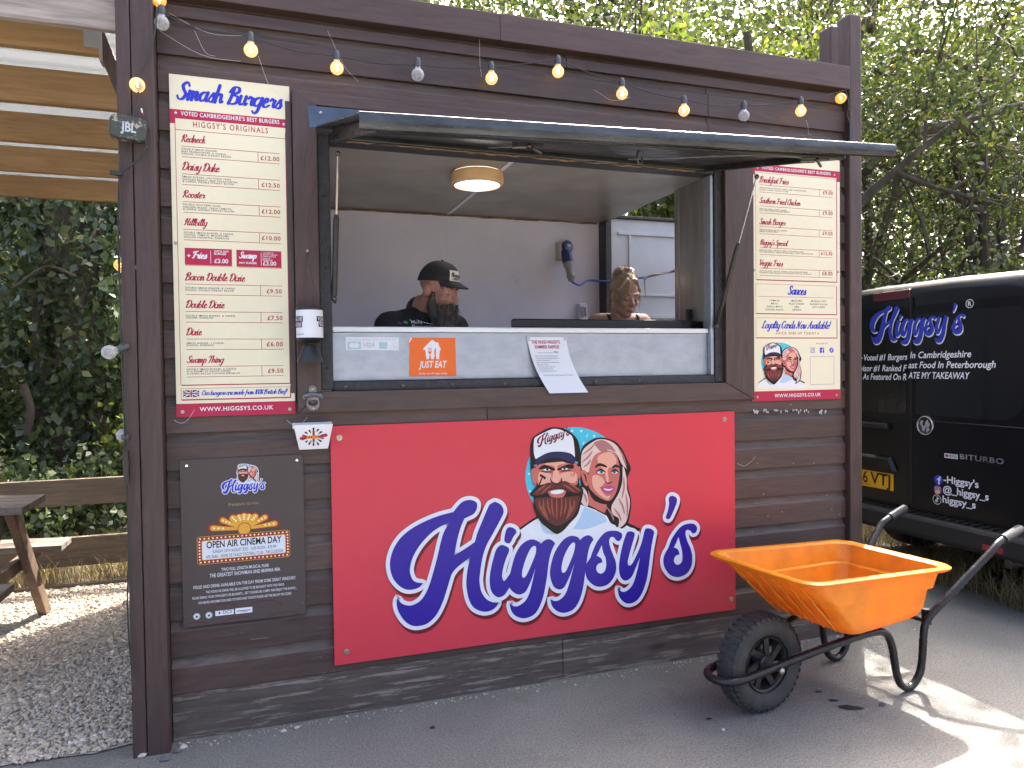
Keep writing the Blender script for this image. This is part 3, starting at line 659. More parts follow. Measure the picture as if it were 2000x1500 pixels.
# open rear door, seen through the opening
d = thing('trailer_door', 'pale grey framed trailer door swung open beside the kiosk', 'door', (2.25, 1.36, 0.3))
DZ = 2.43; DY = 1.345
m = MB(); m.box((2.245, DY, 0.35), (3.02, DY + 0.03, DZ)); part('panel', m, 'door_grey', d, bevel=0.003)
m = MB()
for a, b in (((2.29, DY - 0.012, DZ - 0.105), (3.02, DY, DZ - 0.085)), ((2.372, DY - 0.012, 0.5), (2.385, DY, DZ - 0.106)), ((2.29, DY - 0.012, 1.915), (3.02, DY, 1.93)), ((2.29, DY - 0.014, 1.765), (3.02, DY, 1.79))): m.box(a, b)
part('moulding', m, 'door_grey', d, bevel=0.002)
m = MB(); m.box((2.24, DY - 0.02, DZ + 0.001), (3.02, DY + 0.034, DZ + 0.022)); part('drip_rail', m, 'black_frame', d, bevel=0.004)
# black metal frame of the hatch
fr = MB()
fr.box((0.2385, -0.012, 1.36), (0.288, 0.074, 2.40)); fr.box((2.124, -0.010, 1.355), (2.172, 0.074, 2.40)); fr.box((0.288, -0.006, 1.352), (2.124, 0.074, 1.393)); fr.box((0.288, -0.006, 2.375), (2.124, 0.074, 2.412))
part('hatch_frame', fr, 'black_frame', tr, bevel=0.004)
m = MB(); m.box((2.105, 0.0, 1.394), (2.1235, 0.06, 2.374)); part('trim_strip', m, 'alu_panel', tr, bevel=0.003)
def bolt(mb, c, r=0.008, ax=(0, -1, 0)): mb.lathe([(r, -0.002), (r, 0.002), (r * 0.75, r * 0.55), (0.0005, r * 0.7)], c, ax, 10)
m = MB()
for p in ((675, 757), (787, 755), (883, 751), (985, 748), (1163, 745), (1248, 742), (1405, 738)):
    q = by(p, -0.006); bolt(m, (q[0], -0.006, 1.372))
part('bolt', m, 'dark_screw', tr, smooth=True)
m = MB()
for zz in (2.15, 1.86, 1.45): bolt(m, (0.263, -0.012, zz), 0.007)
for zz in (2.3, 1.9, 1.43): bolt(m, (2.15, -0.010, zz), 0.006)
part('bolt', m, 'rubber', tr, smooth=True)
# counter front and ledge
m = MB(); m.box((0.289, 0.03, 1.394), (2.104, 0.045, 1.598)); part('counter_panel', m, 'alu_panel', tr, bevel=0.002)
m = MB(); m.box((0.289, 0.018, 1.599), (2.104, 0.40, 1.622)); part('counter_ledge', m, 'alu_bright', tr, bevel=0.004)
# raised flap
HL, HR = np.array([0.235, -0.004, 2.432]), np.array([2.18, -0.004, 2.43])
FL, FR = np.array([0.297, -0.862, 2.214]), np.array([2.362, -0.862, 2.292])
def flap_pt(s, t, dz=0): return (HL + (HR - HL) * s) * (1 - t) + (FL + (FR - FL) * s) * t + np.array([0, 0, dz])
m = MB()
rings = []
for s in (0, 1):
    q = [flap_pt(s, 0, 0.0), flap_pt(s, 0.5, 0.0), flap_pt(s, 1, 0.0)]
    rings.append([*q, *[x + np.array([0, 0, -0.006]) for x in q[::-1]]])
m.loft(rings, True, True)
sk = thing('serving_flap', 'black metal serving hatch flap propped open above the counter', 'flap', (1.2, -0.1, 2.42))
part('skin', m, 'flap_skin', sk)
# rolled front lip and side returns
m = MB(); rr = []
for s in np.linspace(0, 1, 12):
    c = flap_pt(s, 1.0)
    pr = [(0.0, 0.0015), (-0.007, -0.002), (-0.010, -0.012), (-0.010, -0.036), (-0.004, -0.046), (0.008, -0.048), (0.008, -0.043), (-0.001, -0.041), (-0.005, -0.034), (-0.005, -0.012), (-0.001, -0.0045)]
    rr.append([c + np.array([0, a, b * (1.0 + 0.12 * (1 - s))]) for a, b in pr])
m.loft(rr, True, True)
part('front_lip', m, 'flap_skin', sk, smooth=True)
m = MB()
for s, e in ((0.035, 1), (0.925, -1)):
    m.bar(flap_pt(s, 0.06, -0.030), flap_pt(s, 0.90, -0.032), 0.022, 0.046)
m.bar(flap_pt(0.035, 0.90, -0.032), flap_pt(0.925, 0.90, -0.034), 0.03, 0.046); m.bar(flap_pt(0.035, 0.05, -0.028), flap_pt(0.925, 0.05, -0.028), 0.03, 0.044)
part('underframe', m, 'flap_metal', sk, bevel=0.004)
m = MB(); rr = []
for a in (0, 1):
    q = [flap_pt(0.05, 0.08, -0.022), flap_pt(0.91, 0.08, -0.022), flap_pt(0.91, 0.88, -0.024), flap_pt(0.05, 0.88, -0.024)]
    rr.append([x + np.array([0, 0, -0.006 * a]) for x in q])
m.loft(rr, True, True); part('lining', m, 'flap_metal', sk)
m = MB(); m.bar(flap_pt(0.36, 0.1, -0.031), flap_pt(0.52, 0.86, -0.033), 0.008, 0.004); m.bar(flap_pt(0.70, 0.1, -0.031), flap_pt(0.86, 0.8, -0.033), 0.006, 0.004); part('seam', m, 'alu_panel', sk)
m = MB(); m.tube([flap_pt(s, 0.045, -0.052 + random.uniform(-.004, .004)) for s in np.linspace(0.06, 0.9, 60)], [random.uniform(.002, .0065) for _ in range(60)], 6); part('torn_seal', m, 'seal_brown', sk)
# latches
for s, t in ((0.30, 0.80), (0.86, 0.90)):
    c = flap_pt(s, t, -0.065); m = MB()
    m.bar(c + np.array([-0.05, 0.02, 0.012]), c + np.array([0.06, 0.0, 0.008]), 0.022, 0.006); m.tube([c + np.array([-0.045, 0.03, 0.0]), c + np.array([0.0, 0.004, -0.002])], 0.007, 8); m.tube([c + np.array([0.02, 0.01, 0.0]), c + np.array([0.07, 0.05, -0.004])], 0.006, 8)
    m.ell(c + np.array([0.005, -0.006, 0.0]), (0.009, 0.009, 0.009), 10, 6)
    part('latch', m, 'dark_screw', sk, smooth=True)
m = MB(); c = by((1249, 308), -0.70)
m.tube([c + np.array([0.013 * math.cos(a), 0.006 * math.cos(a), 0.024 * math.sin(a)]) for a in np.linspace(0, 2 * math.pi, 19)], 0.004, 8); part('pull_ring', m, 'dark_screw', sk, smooth=True)
# flashing strip on the wall left of the flap
m = MB(); q0, q1 = by((600, 206), -0.034), by((704, 252), -0.034); q2 = by((704, 214), -0.034)
m.loft([[(q0[0], -0.0335, q0[2]), (q2[0] + 0.004, -0.0335, q0[2] + 0.004), (q2[0] + 0.004, -0.0335, q0[2] - 0.05), (q2[0] - 0.08, -0.0335, q0[2] - 0.075), (q0[0] + 0.008, -0.0335, q0[2] - 0.085)][::-1], [(q0[0], -0.031, q0[2]), (q2[0] + 0.004, -0.031, q0[2] + 0.004), (q2[0] + 0.004, -0.031, q0[2] - 0.05), (q2[0] - 0.08, -0.031, q0[2] - 0.075), (q0[0] + 0.008, -0.031, q0[2] - 0.085)][::-1]], True, True)
fl = part('flashing_strip', m, 'flashing', tr)
m = MB(); q = by((626, 220), -0.034); bolt(m, (q[0], -0.0336, q[2]), 0.006); part('screw', m, 'screw', fl, smooth=True)
# gas struts
def strut(a, b, label):
    a, b = np.array(a, float), np.array(b, float)
    t = thing('gas_strut', label, 'gas strut', a)
    m = MB(); mid = a + (b - a) * 0.42; m.tube([a, mid], 0.0045, 10); part('rod', m, 'strut_rod', t, smooth=True)
    m = MB(); m.tube([mid, mid + (b - a) * 0.02, mid + (b - a) * 0.025, b], [0.009, 0.009, 0.0115, 0.0115], 12); part('cylinder', m, 'black_plastic', t, smooth=True)
    m = MB(); m.ell(a, (0.011, 0.011, 0.011), 10, 6); m.ell(b + (b - a) * 0.02, (0.012, 0.012, 0.012), 10, 6); m.tube([b, b + (b - a) * 0.05 + np.array([0.004, 0.01, 0])], 0.006, 8); part('ball_joint', m, 'dark_screw', t, smooth=True)
strut(by((660, 300), -0.10), by((653, 578), -0.012), 'black gas strut at the left end of the serving hatch')
strut(by((1478, 345), -0.42), by((1400, 632), -0.02), 'slanting black gas strut at the right end of the hatch')
# ceiling lamp
lp = thing('ceiling_lamp', 'round glowing ceiling lamp with wooden coloured rim inside the trailer', 'lamp', (1.045, 0.43, TZ))
m = MB(); m.lathe([(0.118, 0), (0.130, 0.006), (0.134, 0.03), (0.130, 0.056), (0.119, 0.066), (0.112, 0.066)], (1.045, 0.43, TZ - 0.001), (0, 0, -1), 40); part('rim', m, 'fan_oak', lp, smooth=True)
m = MB(); m.lathe([(0.113, 0.060), (0.09, 0.067), (0.05, 0.071), (0.001, 0.072)], (1.045, 0.43, TZ - 0.001), (0, 0, -1), 40); part('diffuser', m, 'lamp_glow', lp, smooth=True)
# ------------------------------------------------------------------ the shop's lettering, traced as outlines (units: fifths of a photo pixel)
LOGO = [
 ([(890,180),(950,205),(955,262),(925,315),(880,340),(835,360,1),(800,440),(765,560),(735,718,1),(830,662),(935,590,1),(960,500),(1010,380),(1070,240),(1100,212),(1135,200),(1190,230),(1215,285),(1198,345),(1110,510),(1050,620),(1010,740),(985,900),(980,980),(1000,1080),(1050,1150),(1110,1178),(1165,1180,1),(1140,1225),(1090,1260),(1015,1270),(930,1235),(880,1160),(855,1050),(852,960),(865,850),(890,735,1),(830,785),(760,840),(712,900),(690,960),(660,1060),(620,1180),(560,1300),(480,1380),(400,1408),(330,1408),(260,1370),(200,1290),(173,1210),(178,1138,1),(215,1185),(270,1208),(330,1205),(400,1165),(450,1100),(490,1010),(530,880),(570,730),(600,600),(630,500),(680,405,1),(600,440),(500,510),(400,620),(330,740),(303,840),(305,900),(330,960),(370,985),(428,992,1),(395,1030),(340,1052),(270,1055),(200,1020),(140,950),(110,860),(110,760),(150,640),(230,530),(350,440),(480,375),(600,330),(725,298,1),(770,240),(820,195)], []),
 ([(1190,620),(1235,630),(1268,655),(1265,690),(1240,750),(1215,830),(1200,920),(1217,970),(1245,945),(1290,880,1),(1330,900,1),(1275,1030,1),(1225,1105),(1170,1130),(1125,1110),(1090,1055),(1078,960),(1090,860),(1115,750),(1145,660)], []),
 ([(1275,445),(1320,460),(1340,495),(1310,540),(1285,590),(1262,605),(1228,590),(1222,560),(1232,500),(1248,460)], []),
 ([(1490,565),(1545,580),(1580,608,1),(1610,578),(1650,563),(1690,575),(1718,605,1),(1690,660),(1665,740),(1650,830),(1640,920),(1625,1010),(1605,1110),(1575,1200),(1530,1280),(1470,1322),(1400,1335),(1330,1310),(1290,1260),(1275,1190,1),(1320,1218),(1370,1208),(1430,1160),(1465,1090),(1490,1000),(1525,845,1),(1490,950),(1440,1060),(1400,1095),(1360,1103),(1310,1080),(1270,1030),(1265,960),(1285,870),(1320,740),(1370,640),(1430,585)],
  [[(1520,630),(1532,650),(1525,710),(1490,800),(1440,910),(1410,938),(1395,920),(1400,860),(1430,760),(1470,670),(1500,635)]]),
 ([(1600+x,y,*c) for x,y,*c in [(290,530),(340,545),(358,572,1),(395,540),(440,525),(475,540),(492,568,1),(460,620),(438,700),(425,790),(410,900),(395,1010),(375,1100),(340,1190),(285,1255),(200,1282),(130,1260),(85,1210),(72,1148,1),(110,1165),(160,1155),(215,1100),(250,1010),(280,900),(305,800,1),(270,900),(220,1010),(190,1045),(150,1053),(100,1020),(68,920),(75,820),(110,700),(170,600),(230,545)]],
  [[(1600+x,y) for x,y in [(305,597),(312,625),(300,690),(270,770),(225,870),(197,890),(182,875),(182,820),(205,730),(250,640),(285,600)]]]),
 ([(1600+x,y,*c) for x,y,*c in [(680,480),(730,485),(768,510),(768,550),(740,582),(712,572),(690,545),(660,545),(645,580),(655,640),(685,720),(710,790),(712,870),(680,950),(630,1005),(555,1028),(490,1010),(430,950),(412,870),(425,800),(460,745),(480,690),(520,600),(570,530),(620,490)]],
  [[(1600+x,y,*c) for x,y,*c in [(572,622,1),(585,690),(610,750),(615,820),(600,875),(562,900),(525,875),(520,835),(540,803),(578,790,1),(570,755),(545,735),(522,725,1),(545,680)]]]),
 ([(1600+x,y,*c) for x,y,*c in [(855,487),(888,500),(893,530),(870,610),(840,720),(825,790),(838,820),(870,800),(920,700),(960,600),(990,480),(1010,458),(1050,462),(1082,490),(1075,540),(1055,650),(1040,760),(1025,880),(1005,980),(965,1090),(910,1165),(835,1192),(780,1170),(740,1115),(728,1042,1),(770,1075),(815,1068),(865,1020),(895,950),(920,860),(945,740,1),(905,840),(870,920),(830,960),(790,965),(755,930),(740,860),(745,770),(770,640),(800,540),(822,495)]], []),
 ([(1600+x,y) for x,y in [(1265,140),(1300,160),(1305,200),(1280,270),(1240,355),(1215,368),(1197,350),(1215,290),(1228,220),(1225,170),(1240,145)]], []),
 ([(1600+x,y,*c) for x,y,*c in [(1435,410),(1480,420),(1503,455),(1490,495),(1462,508),(1440,485),(1412,472),(1392,485),(1392,530),(1410,590),(1440,660),(1455,740),(1445,830),(1400,900),(1320,933),(1245,915),(1190,850),(1172,770),(1190,700),(1220,650),(1250,570),(1300,490),(1360,430)]],
  [[(1600+x,y,*c) for x,y,*c in [(1320,540,1),(1335,600),(1355,680),(1358,760),(1340,800),(1305,812),(1278,785),(1280,750),(1300,722),(1332,712,1),(1322,675),(1300,652),(1275,645,1),(1298,600)]]]),
]
WPL = wallplane(-0.012)
def _unit(p): return np.array(WPL.px((740 + p[0] / 5, 940 + p[1] / 5)))
LG = []
for o, hs in LOGO:
    LG.append(([tuple(_unit(q)) for q in smooth_curve(o, 5, True)], [[tuple(_unit(q)) for q in smooth_curve(h, 5, True)] for h in hs]))
_all = np.array([q for o, _ in LG for q in o]); LMIN, LMAX = _all.min(0), _all.max(0); LW = LMAX[0] - LMIN[0]
def logo_shapes(a0, b0, width, skew=0.0):
    k = width / LW
    f = lambda q: (a0 + (q[0] - LMIN[0]) * k, b0 + (q[1] - LMIN[1]) * k + (q[0] - LMIN[0]) * k * skew)
    return [([f(q) for q in o], [[f(q) for q in h] for h in hs]) for o, hs in LG], k
def logo(P, a0, b0, width, parent, fill, line=None, lw=0.0178, shadow=None, sh=(0.004, -0.014), h=0.0006, skew=0.0, name='lettering', holes_fill=None):
    L, k = logo_shapes(a0, b0, width, skew)
    if shadow:
        m = MB()
        for i, (o, hs) in enumerate(L):
            oo = [(x + sh[0] * k, y + sh[1] * k) for x, y in o]
            m.poly(P, oo, h + i * 0.00005)
            if line: m.ribbon(P, oo, lw * k, h + i * 0.00005 + 0.00002, closed=True)
        part('lettering_shadow', m, shadow, parent)
    if line:
        m = MB()
        for i, (o, hs) in enumerate(L):
            m.ribbon(P, o, lw * k, h + 0.0006 + i * 0.00004, 0.00002, closed=True); m.poly(P, o, h + 0.0006 + i * 0.00004 - 0.00002)
        part('lettering_outline', m, line, parent)
    m = MB()
    for i, (o, hs) in enumerate(L): m.poly(P, o, h + 0.0012 + i * 0.00003, hs)
    return part(name, m, fill, parent)

# portrait emblem (units of its own sketch grid; mapped by a function to plane coordinates)
def portrait(P, f, parent, h=0.0006, bg='ink_cyan', outline=None, detail=True, shirt=True, hatlogo=True):
    st = {'h': h}
    def step(): st['h'] += 0.00006; return st['h']
    parts = {}
    def S(part_, col, pts, closed=True, n=4):
        mb = parts.setdefault((part_, col), MB()); mb.poly(P, [f(q) for q in smooth_curve(pts, n, True)][::-1], step())
    def Rb(part_, col, pts, r, n=4):
        mb = parts.setdefault((part_, col), MB()); A = np.array(f((0, 0))); B = np.array(f((1000, 0))); k = np.linalg.norm(B - A) / 1000
        c = smooth_curve(pts, n); N = len(c)
        R = [r * k * (0.25 + 0.75 * math.sin(math.pi * min(1, max(0.0, (i + .3) / N)))) for i in range(N)]
        mb.ribbon(P, [f(q) for q in c], R, step(), 0, caps=False)
    def E(part_, col, c, rx, ry):
        S(part_, col, [(c[0] + rx * math.cos(t), c[1] + ry * math.sin(t)) for t in np.linspace(0, 2 * math.pi, 13)[:-1]])
    if outline: S('portrait_backing', outline, [(150,700),(190,420),(225,180),(380,70),(560,60),(760,60),(1000,130),(1200,180),(1380,300),(1480,560),(1490,900),(1480,1200),(1400,1420),(100,1420),(160,1150),(180,900)])
    if bg: E('emblem_circle', bg, (766, 691), 603, 603)
    if bg:
        for c in ((732,135),(845,137),(1002,200),(207,660),(222,870)): E('emblem_circle', 'ink_white', c, 13, 13)
        Rb('emblem_circle', 'ink_white', [(925,175),(908,212)], 6); Rb('emblem_circle', 'ink_white', [(882,262),(865,304)], 6)
    if shirt:
        S('portrait_shirt', 'ink_black', [(80,1330,1),(330,1165),(600,1100),(860,1005),(1130,1130),(1400,1250),(1570,1330,1),(1500,1400,1),(100,1400,1)])
        S('portrait_shirt', 'ink_white', [(90,1350,1),(335,1192),(600,1120),(855,1035),(1120,1155),(1390,1285),(1560,1370,1),(1570,1500,1),(40,1500,1)])
        S('portrait_shirt', 'ink_sky', [(880,1060,1),(1110,1160),(1160,1240,1),(900,1335),(740,1330,1),(810,1230)])
        S('portrait_shirt', 'ink_sky', [(330,1200,1),(420,1330),(520,1400,1),(400,1380),(350,1290)])
    # woman
    S('portrait_hair', 'ink_black', [(830,430),(860,330),(950,255),(1050,216),(1150,224),(1260,265),(1340,350),(1400,470),(1450,590),(1430,650),(1405,720),(1420,850),(1453,970),(1448,1100),(1410,1270),(1330,1335),(1250,1385),(1270,1300),(1200,1255),(1130,1150),(930,1065),(825,1010),(835,800),(820,600)])
    S('portrait_hair', 'ink_blonde', [(845,440),(880,350),(980,272),(1060,236),(1160,246),(1250,290),(1310,360),(1350,470),(1400,600,1),(1340,540),(1290,440),(1240,395),(1150,372),(1080,392),(1000,455),(960,560),(930,640),(852,605)])
    S('portrait_hair', 'ink_blonde', [(1352,560),(1395,700),(1402,850),(1437,980),(1428,1100),(1392,1240),(1340,1300),(1290,1330,1),(1305,1210),(1230,1150),(1215,1050),(1300,900),(1345,750)])
    S('portrait_hair', 'ink_blonde', [(845,830),(900,862),(930,960),(920,1052),(845,1005)])
    S('portrait_hair', 'ink_hairshade', [(1000,280),(1100,246),(1200,300),(1265,392),(1180,362),(1090,386),(1030,330)])
    S('portrait_face', 'ink_skin', [(935,830),(1000,950),(1150,1030),(1128,1140,1),(935,1040,1)])
    S('portrait_face', 'ink_black', [(930,820),(1000,920),(1100,970),(1180,985),(1140,1030),(1010,990),(945,900)])
    S('portrait_face', 'ink_skin', [(1000,440),(1080,390),(1180,378),(1262,410),(1297,500),(1312,640),(1300,760),(1270,880),(1215,968),(1160,988),(1060,945),(970,865),(930,790),(935,640),(960,540)])
    S('portrait_face', 'ink_skinlight', [(1080,420),(1200,392),(1272,480),(1255,560),(1170,600),(1180,740),(1150,760),(1130,640),(1060,540),(1040,470)])
    S('portrait_face', 'ink_skinlight', [(985,680),(1080,690),(1130,760),(1080,840),(1150,930),(1200,920),(1160,970),(1050,900),(985,800)])
    S('portrait_face', 'ink_skin', [(838,640),(870,612),(922,650),(932,760),(910,810),(872,770)])
    if detail:
        Rb('portrait_face', 'ink_black', [(865,650),(895,690),(905,760)], 9)
        Rb('portrait_face', 'ink_black', [(1012,580),(1070,545),(1158,575)], 17); Rb('portrait_face', 'ink_black', [(1218,590),(1260,560),(1308,578)], 15)
        E('portrait_face', 'ink_white', (1085,634), 46, 24); E('portrait_face', 'ink_teal', (1088,634), 23, 22); E('portrait_face', 'ink_black', (1088,634), 10, 10)
        E('portrait_face', 'ink_white', (1250,634), 40, 22); E('portrait_face', 'ink_teal', (1246,634), 22, 20); E('portrait_face', 'ink_black', (1246,634), 10, 10)
        Rb('portrait_face', 'ink_black', [(1025,640),(1080,606),(1140,640)], 11); Rb('portrait_face', 'ink_black', [(1208,640),(1250,608),(1300,640)], 11)
        Rb('portrait_face', 'ink_beard', [(1138,735),(1160,772),(1200,768),(1225,750)], 8)
        for a, b in (((860,420),(1000,300)),((850,520),(980,380)),((870,580),(960,480)),((1360,700),(1340,950)),((1300,960),(1370,1150)),((1240,1080),(1330,1230)),((860,880),(905,1010)),((1290,330),(1390,560)),((1385,900),(1400,1180)),((1150,1060),(1240,1230))):
            Rb('portrait_hair', 'ink_hairshade', [a, ((a[0]+b[0])/2+14,(a[1]+b[1])/2), b], 11)
    S('portrait_face', 'ink_lips', [(1065,820,1),(1140,812),(1190,800),(1258,820,1),(1238,870),(1180,897),(1120,875)])
    S('portrait_face', 'ink_white', [(1115,836),(1180,846),(1230,835),(1190,862),(1140,857)])
    # man
    for pts in ([(228,590),(250,562),(288,600),(295,760),(262,785),(236,690)], [(785,570),(815,538),(835,600),(828,710),(800,730)]):
        S('portrait_face', 'ink_black', [((x-260)*1.12+260 if x < 500 else (x-808)*1.12+808, (y-660)*1.08+660) for x, y in pts]); S('portrait_face', 'ink_skin', pts)
    S('portrait_face', 'ink_skin', [(292,520,1),(782,520,1),(795,700),(775,830),(540,880),(300,830),(285,700)])
    S('portrait_face', 'ink_skinlight', [(330,640),(460,650),(470,770),(330,790)]); S('portrait_face', 'ink_skinlight', [(590,655),(770,640),(775,760),(620,750)])
    S('portrait_face', 'ink_skinlight', [(512,600),(555,600),(585,715),(548,772),(488,740)]); S('portrait_face', 'ink_skinlight', [(395,540),(520,478),(655,530),(560,550),(540,610),(505,560)])
    S('portrait_face', 'ink_black', [(318,605),(390,548),(500,585),(522,605),(505,620),(400,598)]); S('portrait_face', 'ink_black', [(553,595),(680,543),(748,550),(738,595),(640,592),(565,618)])
    if detail:
        E('portrait_face', 'ink_white', (422,608), 40, 13); E('portrait_face', 'ink_black', (428,606), 15, 13); E('portrait_face', 'ink_white', (640,597), 38, 12); E('portrait_face', 'ink_black', (636,596), 15, 12)
        Rb('portrait_face', 'ink_beard', [(345,625),(420,636),(490,632)], 9); Rb('portrait_face', 'ink_beard', [(585,625),(640,620),(720,610)], 9)
        Rb('portrait_face', 'ink_black', [(468,700),(475,752),(520,770)], 7); Rb('portrait_face', 'ink_black', [(600,700),(600,750),(560,770)], 7)
        S('portrait_face', 'ink_black', [(362,690,1),(374,698,1),(335,795,1),(318,790,1)]); S('portrait_face', 'ink_black', [(330,668,1),(350,662,1),(412,700,1),(398,732,1),(370,700,1),(340,692,1)])
        Rb('portrait_face', 'ink_skin', [(710,640),(730,670),(765,640),(740,690),(700,660)], 5)
    S('portrait_cap', 'ink_black', [(222,610,1),(222,330),(256,220),(350,150),(440,103),(520,90),(640,110),(745,178),(805,265),(830,400),(835,575,1),(790,560,1),(762,500),(300,540),(280,575,1)])
    S('portrait_cap', 'ink_white', [(265,250),(300,200),(440,130),(510,108),(600,125),(720,190),(752,300),(764,455,1),(700,405),(560,385),(420,405),(285,478,1),(262,400)])
    S('portrait_cap', 'ink_navy', [(282,500),(400,418),(540,392),(690,412),(770,480),(748,545,1),(690,515),(520,472),(400,498),(310,556,1)])
    S('portrait_cap', 'ink_black', [(300,545,1),(400,485),(520,458),(690,500),(752,540,1),(690,530),(520,488),(400,515)])
    if hatlogo:
        a, b = f((300, 352)); c, d_ = f((705, 292)); L, k = logo_shapes(a, b, c - a, 0.27)
        mb = parts.setdefault(('portrait_cap', 'ink_darkred'), MB())
        for i, (o, hs) in enumerate(L): mb.poly(P, o, step(), hs)
    S('portrait_beard', 'ink_black', [(275,690),(292,800),(215,905),(262,950),(258,1050),(288,1150),(355,1255),(450,1335),(540,1392),(625,1345),(705,1255),(795,1155),(835,1020),(865,855),(822,800),(806,690),(788,790),(700,790),(540,770),(400,780),(310,790)])
    S('portrait_beard', 'ink_beard', [(280,960),(430,940),(540,930),(650,940),(815,930),(800,1050),(740,1170),(650,1250),(540,1290),(440,1240),(340,1145),(288,1050)])
    if detail:
        for a, b in (((330,980),(400,1150)),((380,970),(430,1190)),((430,960),(470,1150)),((480,950),(505,1180)),((540,945),(540,1210)),((600,950),(585,1180)),((650,960),(625,1150)),((700,960),(665,1190)),((750,970),(700,1140)),((360,1040),(440,1220)),((720,1040),(650,1210))):
            Rb('portrait_beard', 'ink_rust', [a, ((a[0]*2+b[0])/3 + (a[0]-540)*.08, (a[1]+b[1])/2), b], 9)
    S('portrait_beard', 'ink_beard', [(240,905,1),(310,835),(420,768),(500,772),(545,790),(600,752),(660,748),(760,808),(855,850,1),(800,892),(700,874),(620,835),(540,845),(470,838),(400,892),(300,922)])
    S('portrait_face', 'ink_skin', [(428,878,1),(465,930),(540,948),(620,936),(658,868,1),(600,850),(480,852)])
    S('portrait_face', 'ink_white', [(468,872),(540,852),(622,852),(610,886),(540,906),(475,896)])
    if detail:
        for a, b in (((290,890),(400,800)),((350,905),(470,800)),((820,862),(690,780)),((760,880),(620,790))): Rb('portrait_beard', 'ink_rust', [a, ((a[0]+b[0])/2,(a[1]+b[1])/2-10), b], 9)
    grp = {}
    for (pn, col), mb in parts.items(): grp.setdefault(pn, []).append((col, mb))
    for pn, lst in grp.items():
        M = MB(); mats = []
        for i, (col, mb) in enumerate(lst): M.k = i; M.add(mb.v, mb.f); mats.append(col)
        part(pn, M, mats, parent)

def panel(name, label, cat, px4, y, t, matn, partname='panel'):
    """rectangular board on the facade; px4 = TL, TR, BR, BL in the photograph"""
    P = wallplane(y - t); q = [P.px(p) for p in px4]
    a0 = (q[0][0] + q[3][0]) / 2; a1 = (q[1][0] + q[2][0]) / 2; b1 = (q[0][1] + q[1][1]) / 2; b0 = (q[2][1] + q[3][1]) / 2
    th = thing(name, label, cat, ((a0 + a1) / 2, y, b0))
    m = MB(); m.box((a0, y - t, b0), (a1, y, b1)); part(partname, m, matn, th, bevel=0.0008, seg=1)
    return th, P, (a0, b0, a1, b1)
def screws(P, th, pts, r=0.006, matn='screw'):
    m = MB()
    for p in pts:
        a, b = P.px(p); m.lathe([(r * 1.5, 0.0004), (r * 1.5, 0.002), (r * 0.95, 0.0024), (r * 0.9, r * 0.6), (r * 0.45, r * 0.62), (r * 0.4, 0.002), (0.0003, 0.002)], P.at(a, b), P.n, 14)
    part('screw', m, matn, th, smooth=True)

# ------------------------------------------------------------------ big red sign
th, P, R = panel('shop_sign', 'large red sign with indigo script name and emblem of bearded man and blonde woman', 'sign', [(644, 834.3), (1429.7, 801.9), (1441.6, 1187.7), (654.4, 1302.5)], -0.006, 0.006, 'ink_red')
fz = lambda q: P.px((1000 + q[0] / 6.25, 820 + q[1] / 6.25))
portrait(P, fz, th, 0.0004)
_a, _b = P.px((744, 1100))
a0, b0 = LMIN
logo(P, a0, b0, LW, th, 'ink_indigo', 'ink_white', 0.0172, 'ink_darkred', (0.006, -0.016), 0.0034)
screws(P, th, [(663, 855), (1415, 819), (1428, 1170), (677, 1273)], 0.008)

# ------------------------------------------------------------------ menus
def menu_entries(P, th, items):
    """items: name, x-range, y of the name's baseline ends, rule ends, descriptions, price"""
    for it in items:
        m = MB(); script(m, P, it['n'], it['n0'], it['n1'], pen=0.15); part('dish_name', m, 'ink_rose', th)
        m = MB()
        for ln, p0, p1 in it['d']: text(m, P, ln, p0, p1, bold=0.008, space=1.25, cap=it.get('cap', 0.0064))
        part('dish_description', m, 'ink_navy', th)
        m = MB(); text(m, P, it['p'], it['p0'], it['p1'], bold=0.018, space=1.12); part('price', m, 'ink_rose', th)
        m = MB()
        for p0, p1 in it['r']: 
            a, b = P.px(p0); c, d_ = P.px(p1); bb = (b + d_) / 2; w = 0.0009
            if abs(c - a) > abs(d_ - b): m.rect(P, a, bb - w, c, bb + w, 0.0006)
            else: m.rect(P, (a + c) / 2 - w, min(b, d_), (a + c) / 2 + w, max(b, d_), 0.0007)
        part('rule', m, 'ink_rose', th)
def z3(ox, oy, s): return lambda x, y: (ox + x / s, oy + y / s)
th, P, R = panel('menu_board', 'tall cream menu board headed Smash Burgers left of the serving hatch', 'menu board', [(329.1, 142), (565, 170.2), (576.9, 808), (345.3, 814.8)], -0.004, 0.004, 'ink_cream')
MA0, MB0, MA1, MB1 = R
A = z3(320, 120, 4.167); B = z3(320, 450, 3.947)
m = MB(); script(m, P, 'Smash Burgers', A(98, 316), A(965, 372), 0.0008, 0.165, 0.25, 1.0); part('heading', m, 'ink_blue', th)
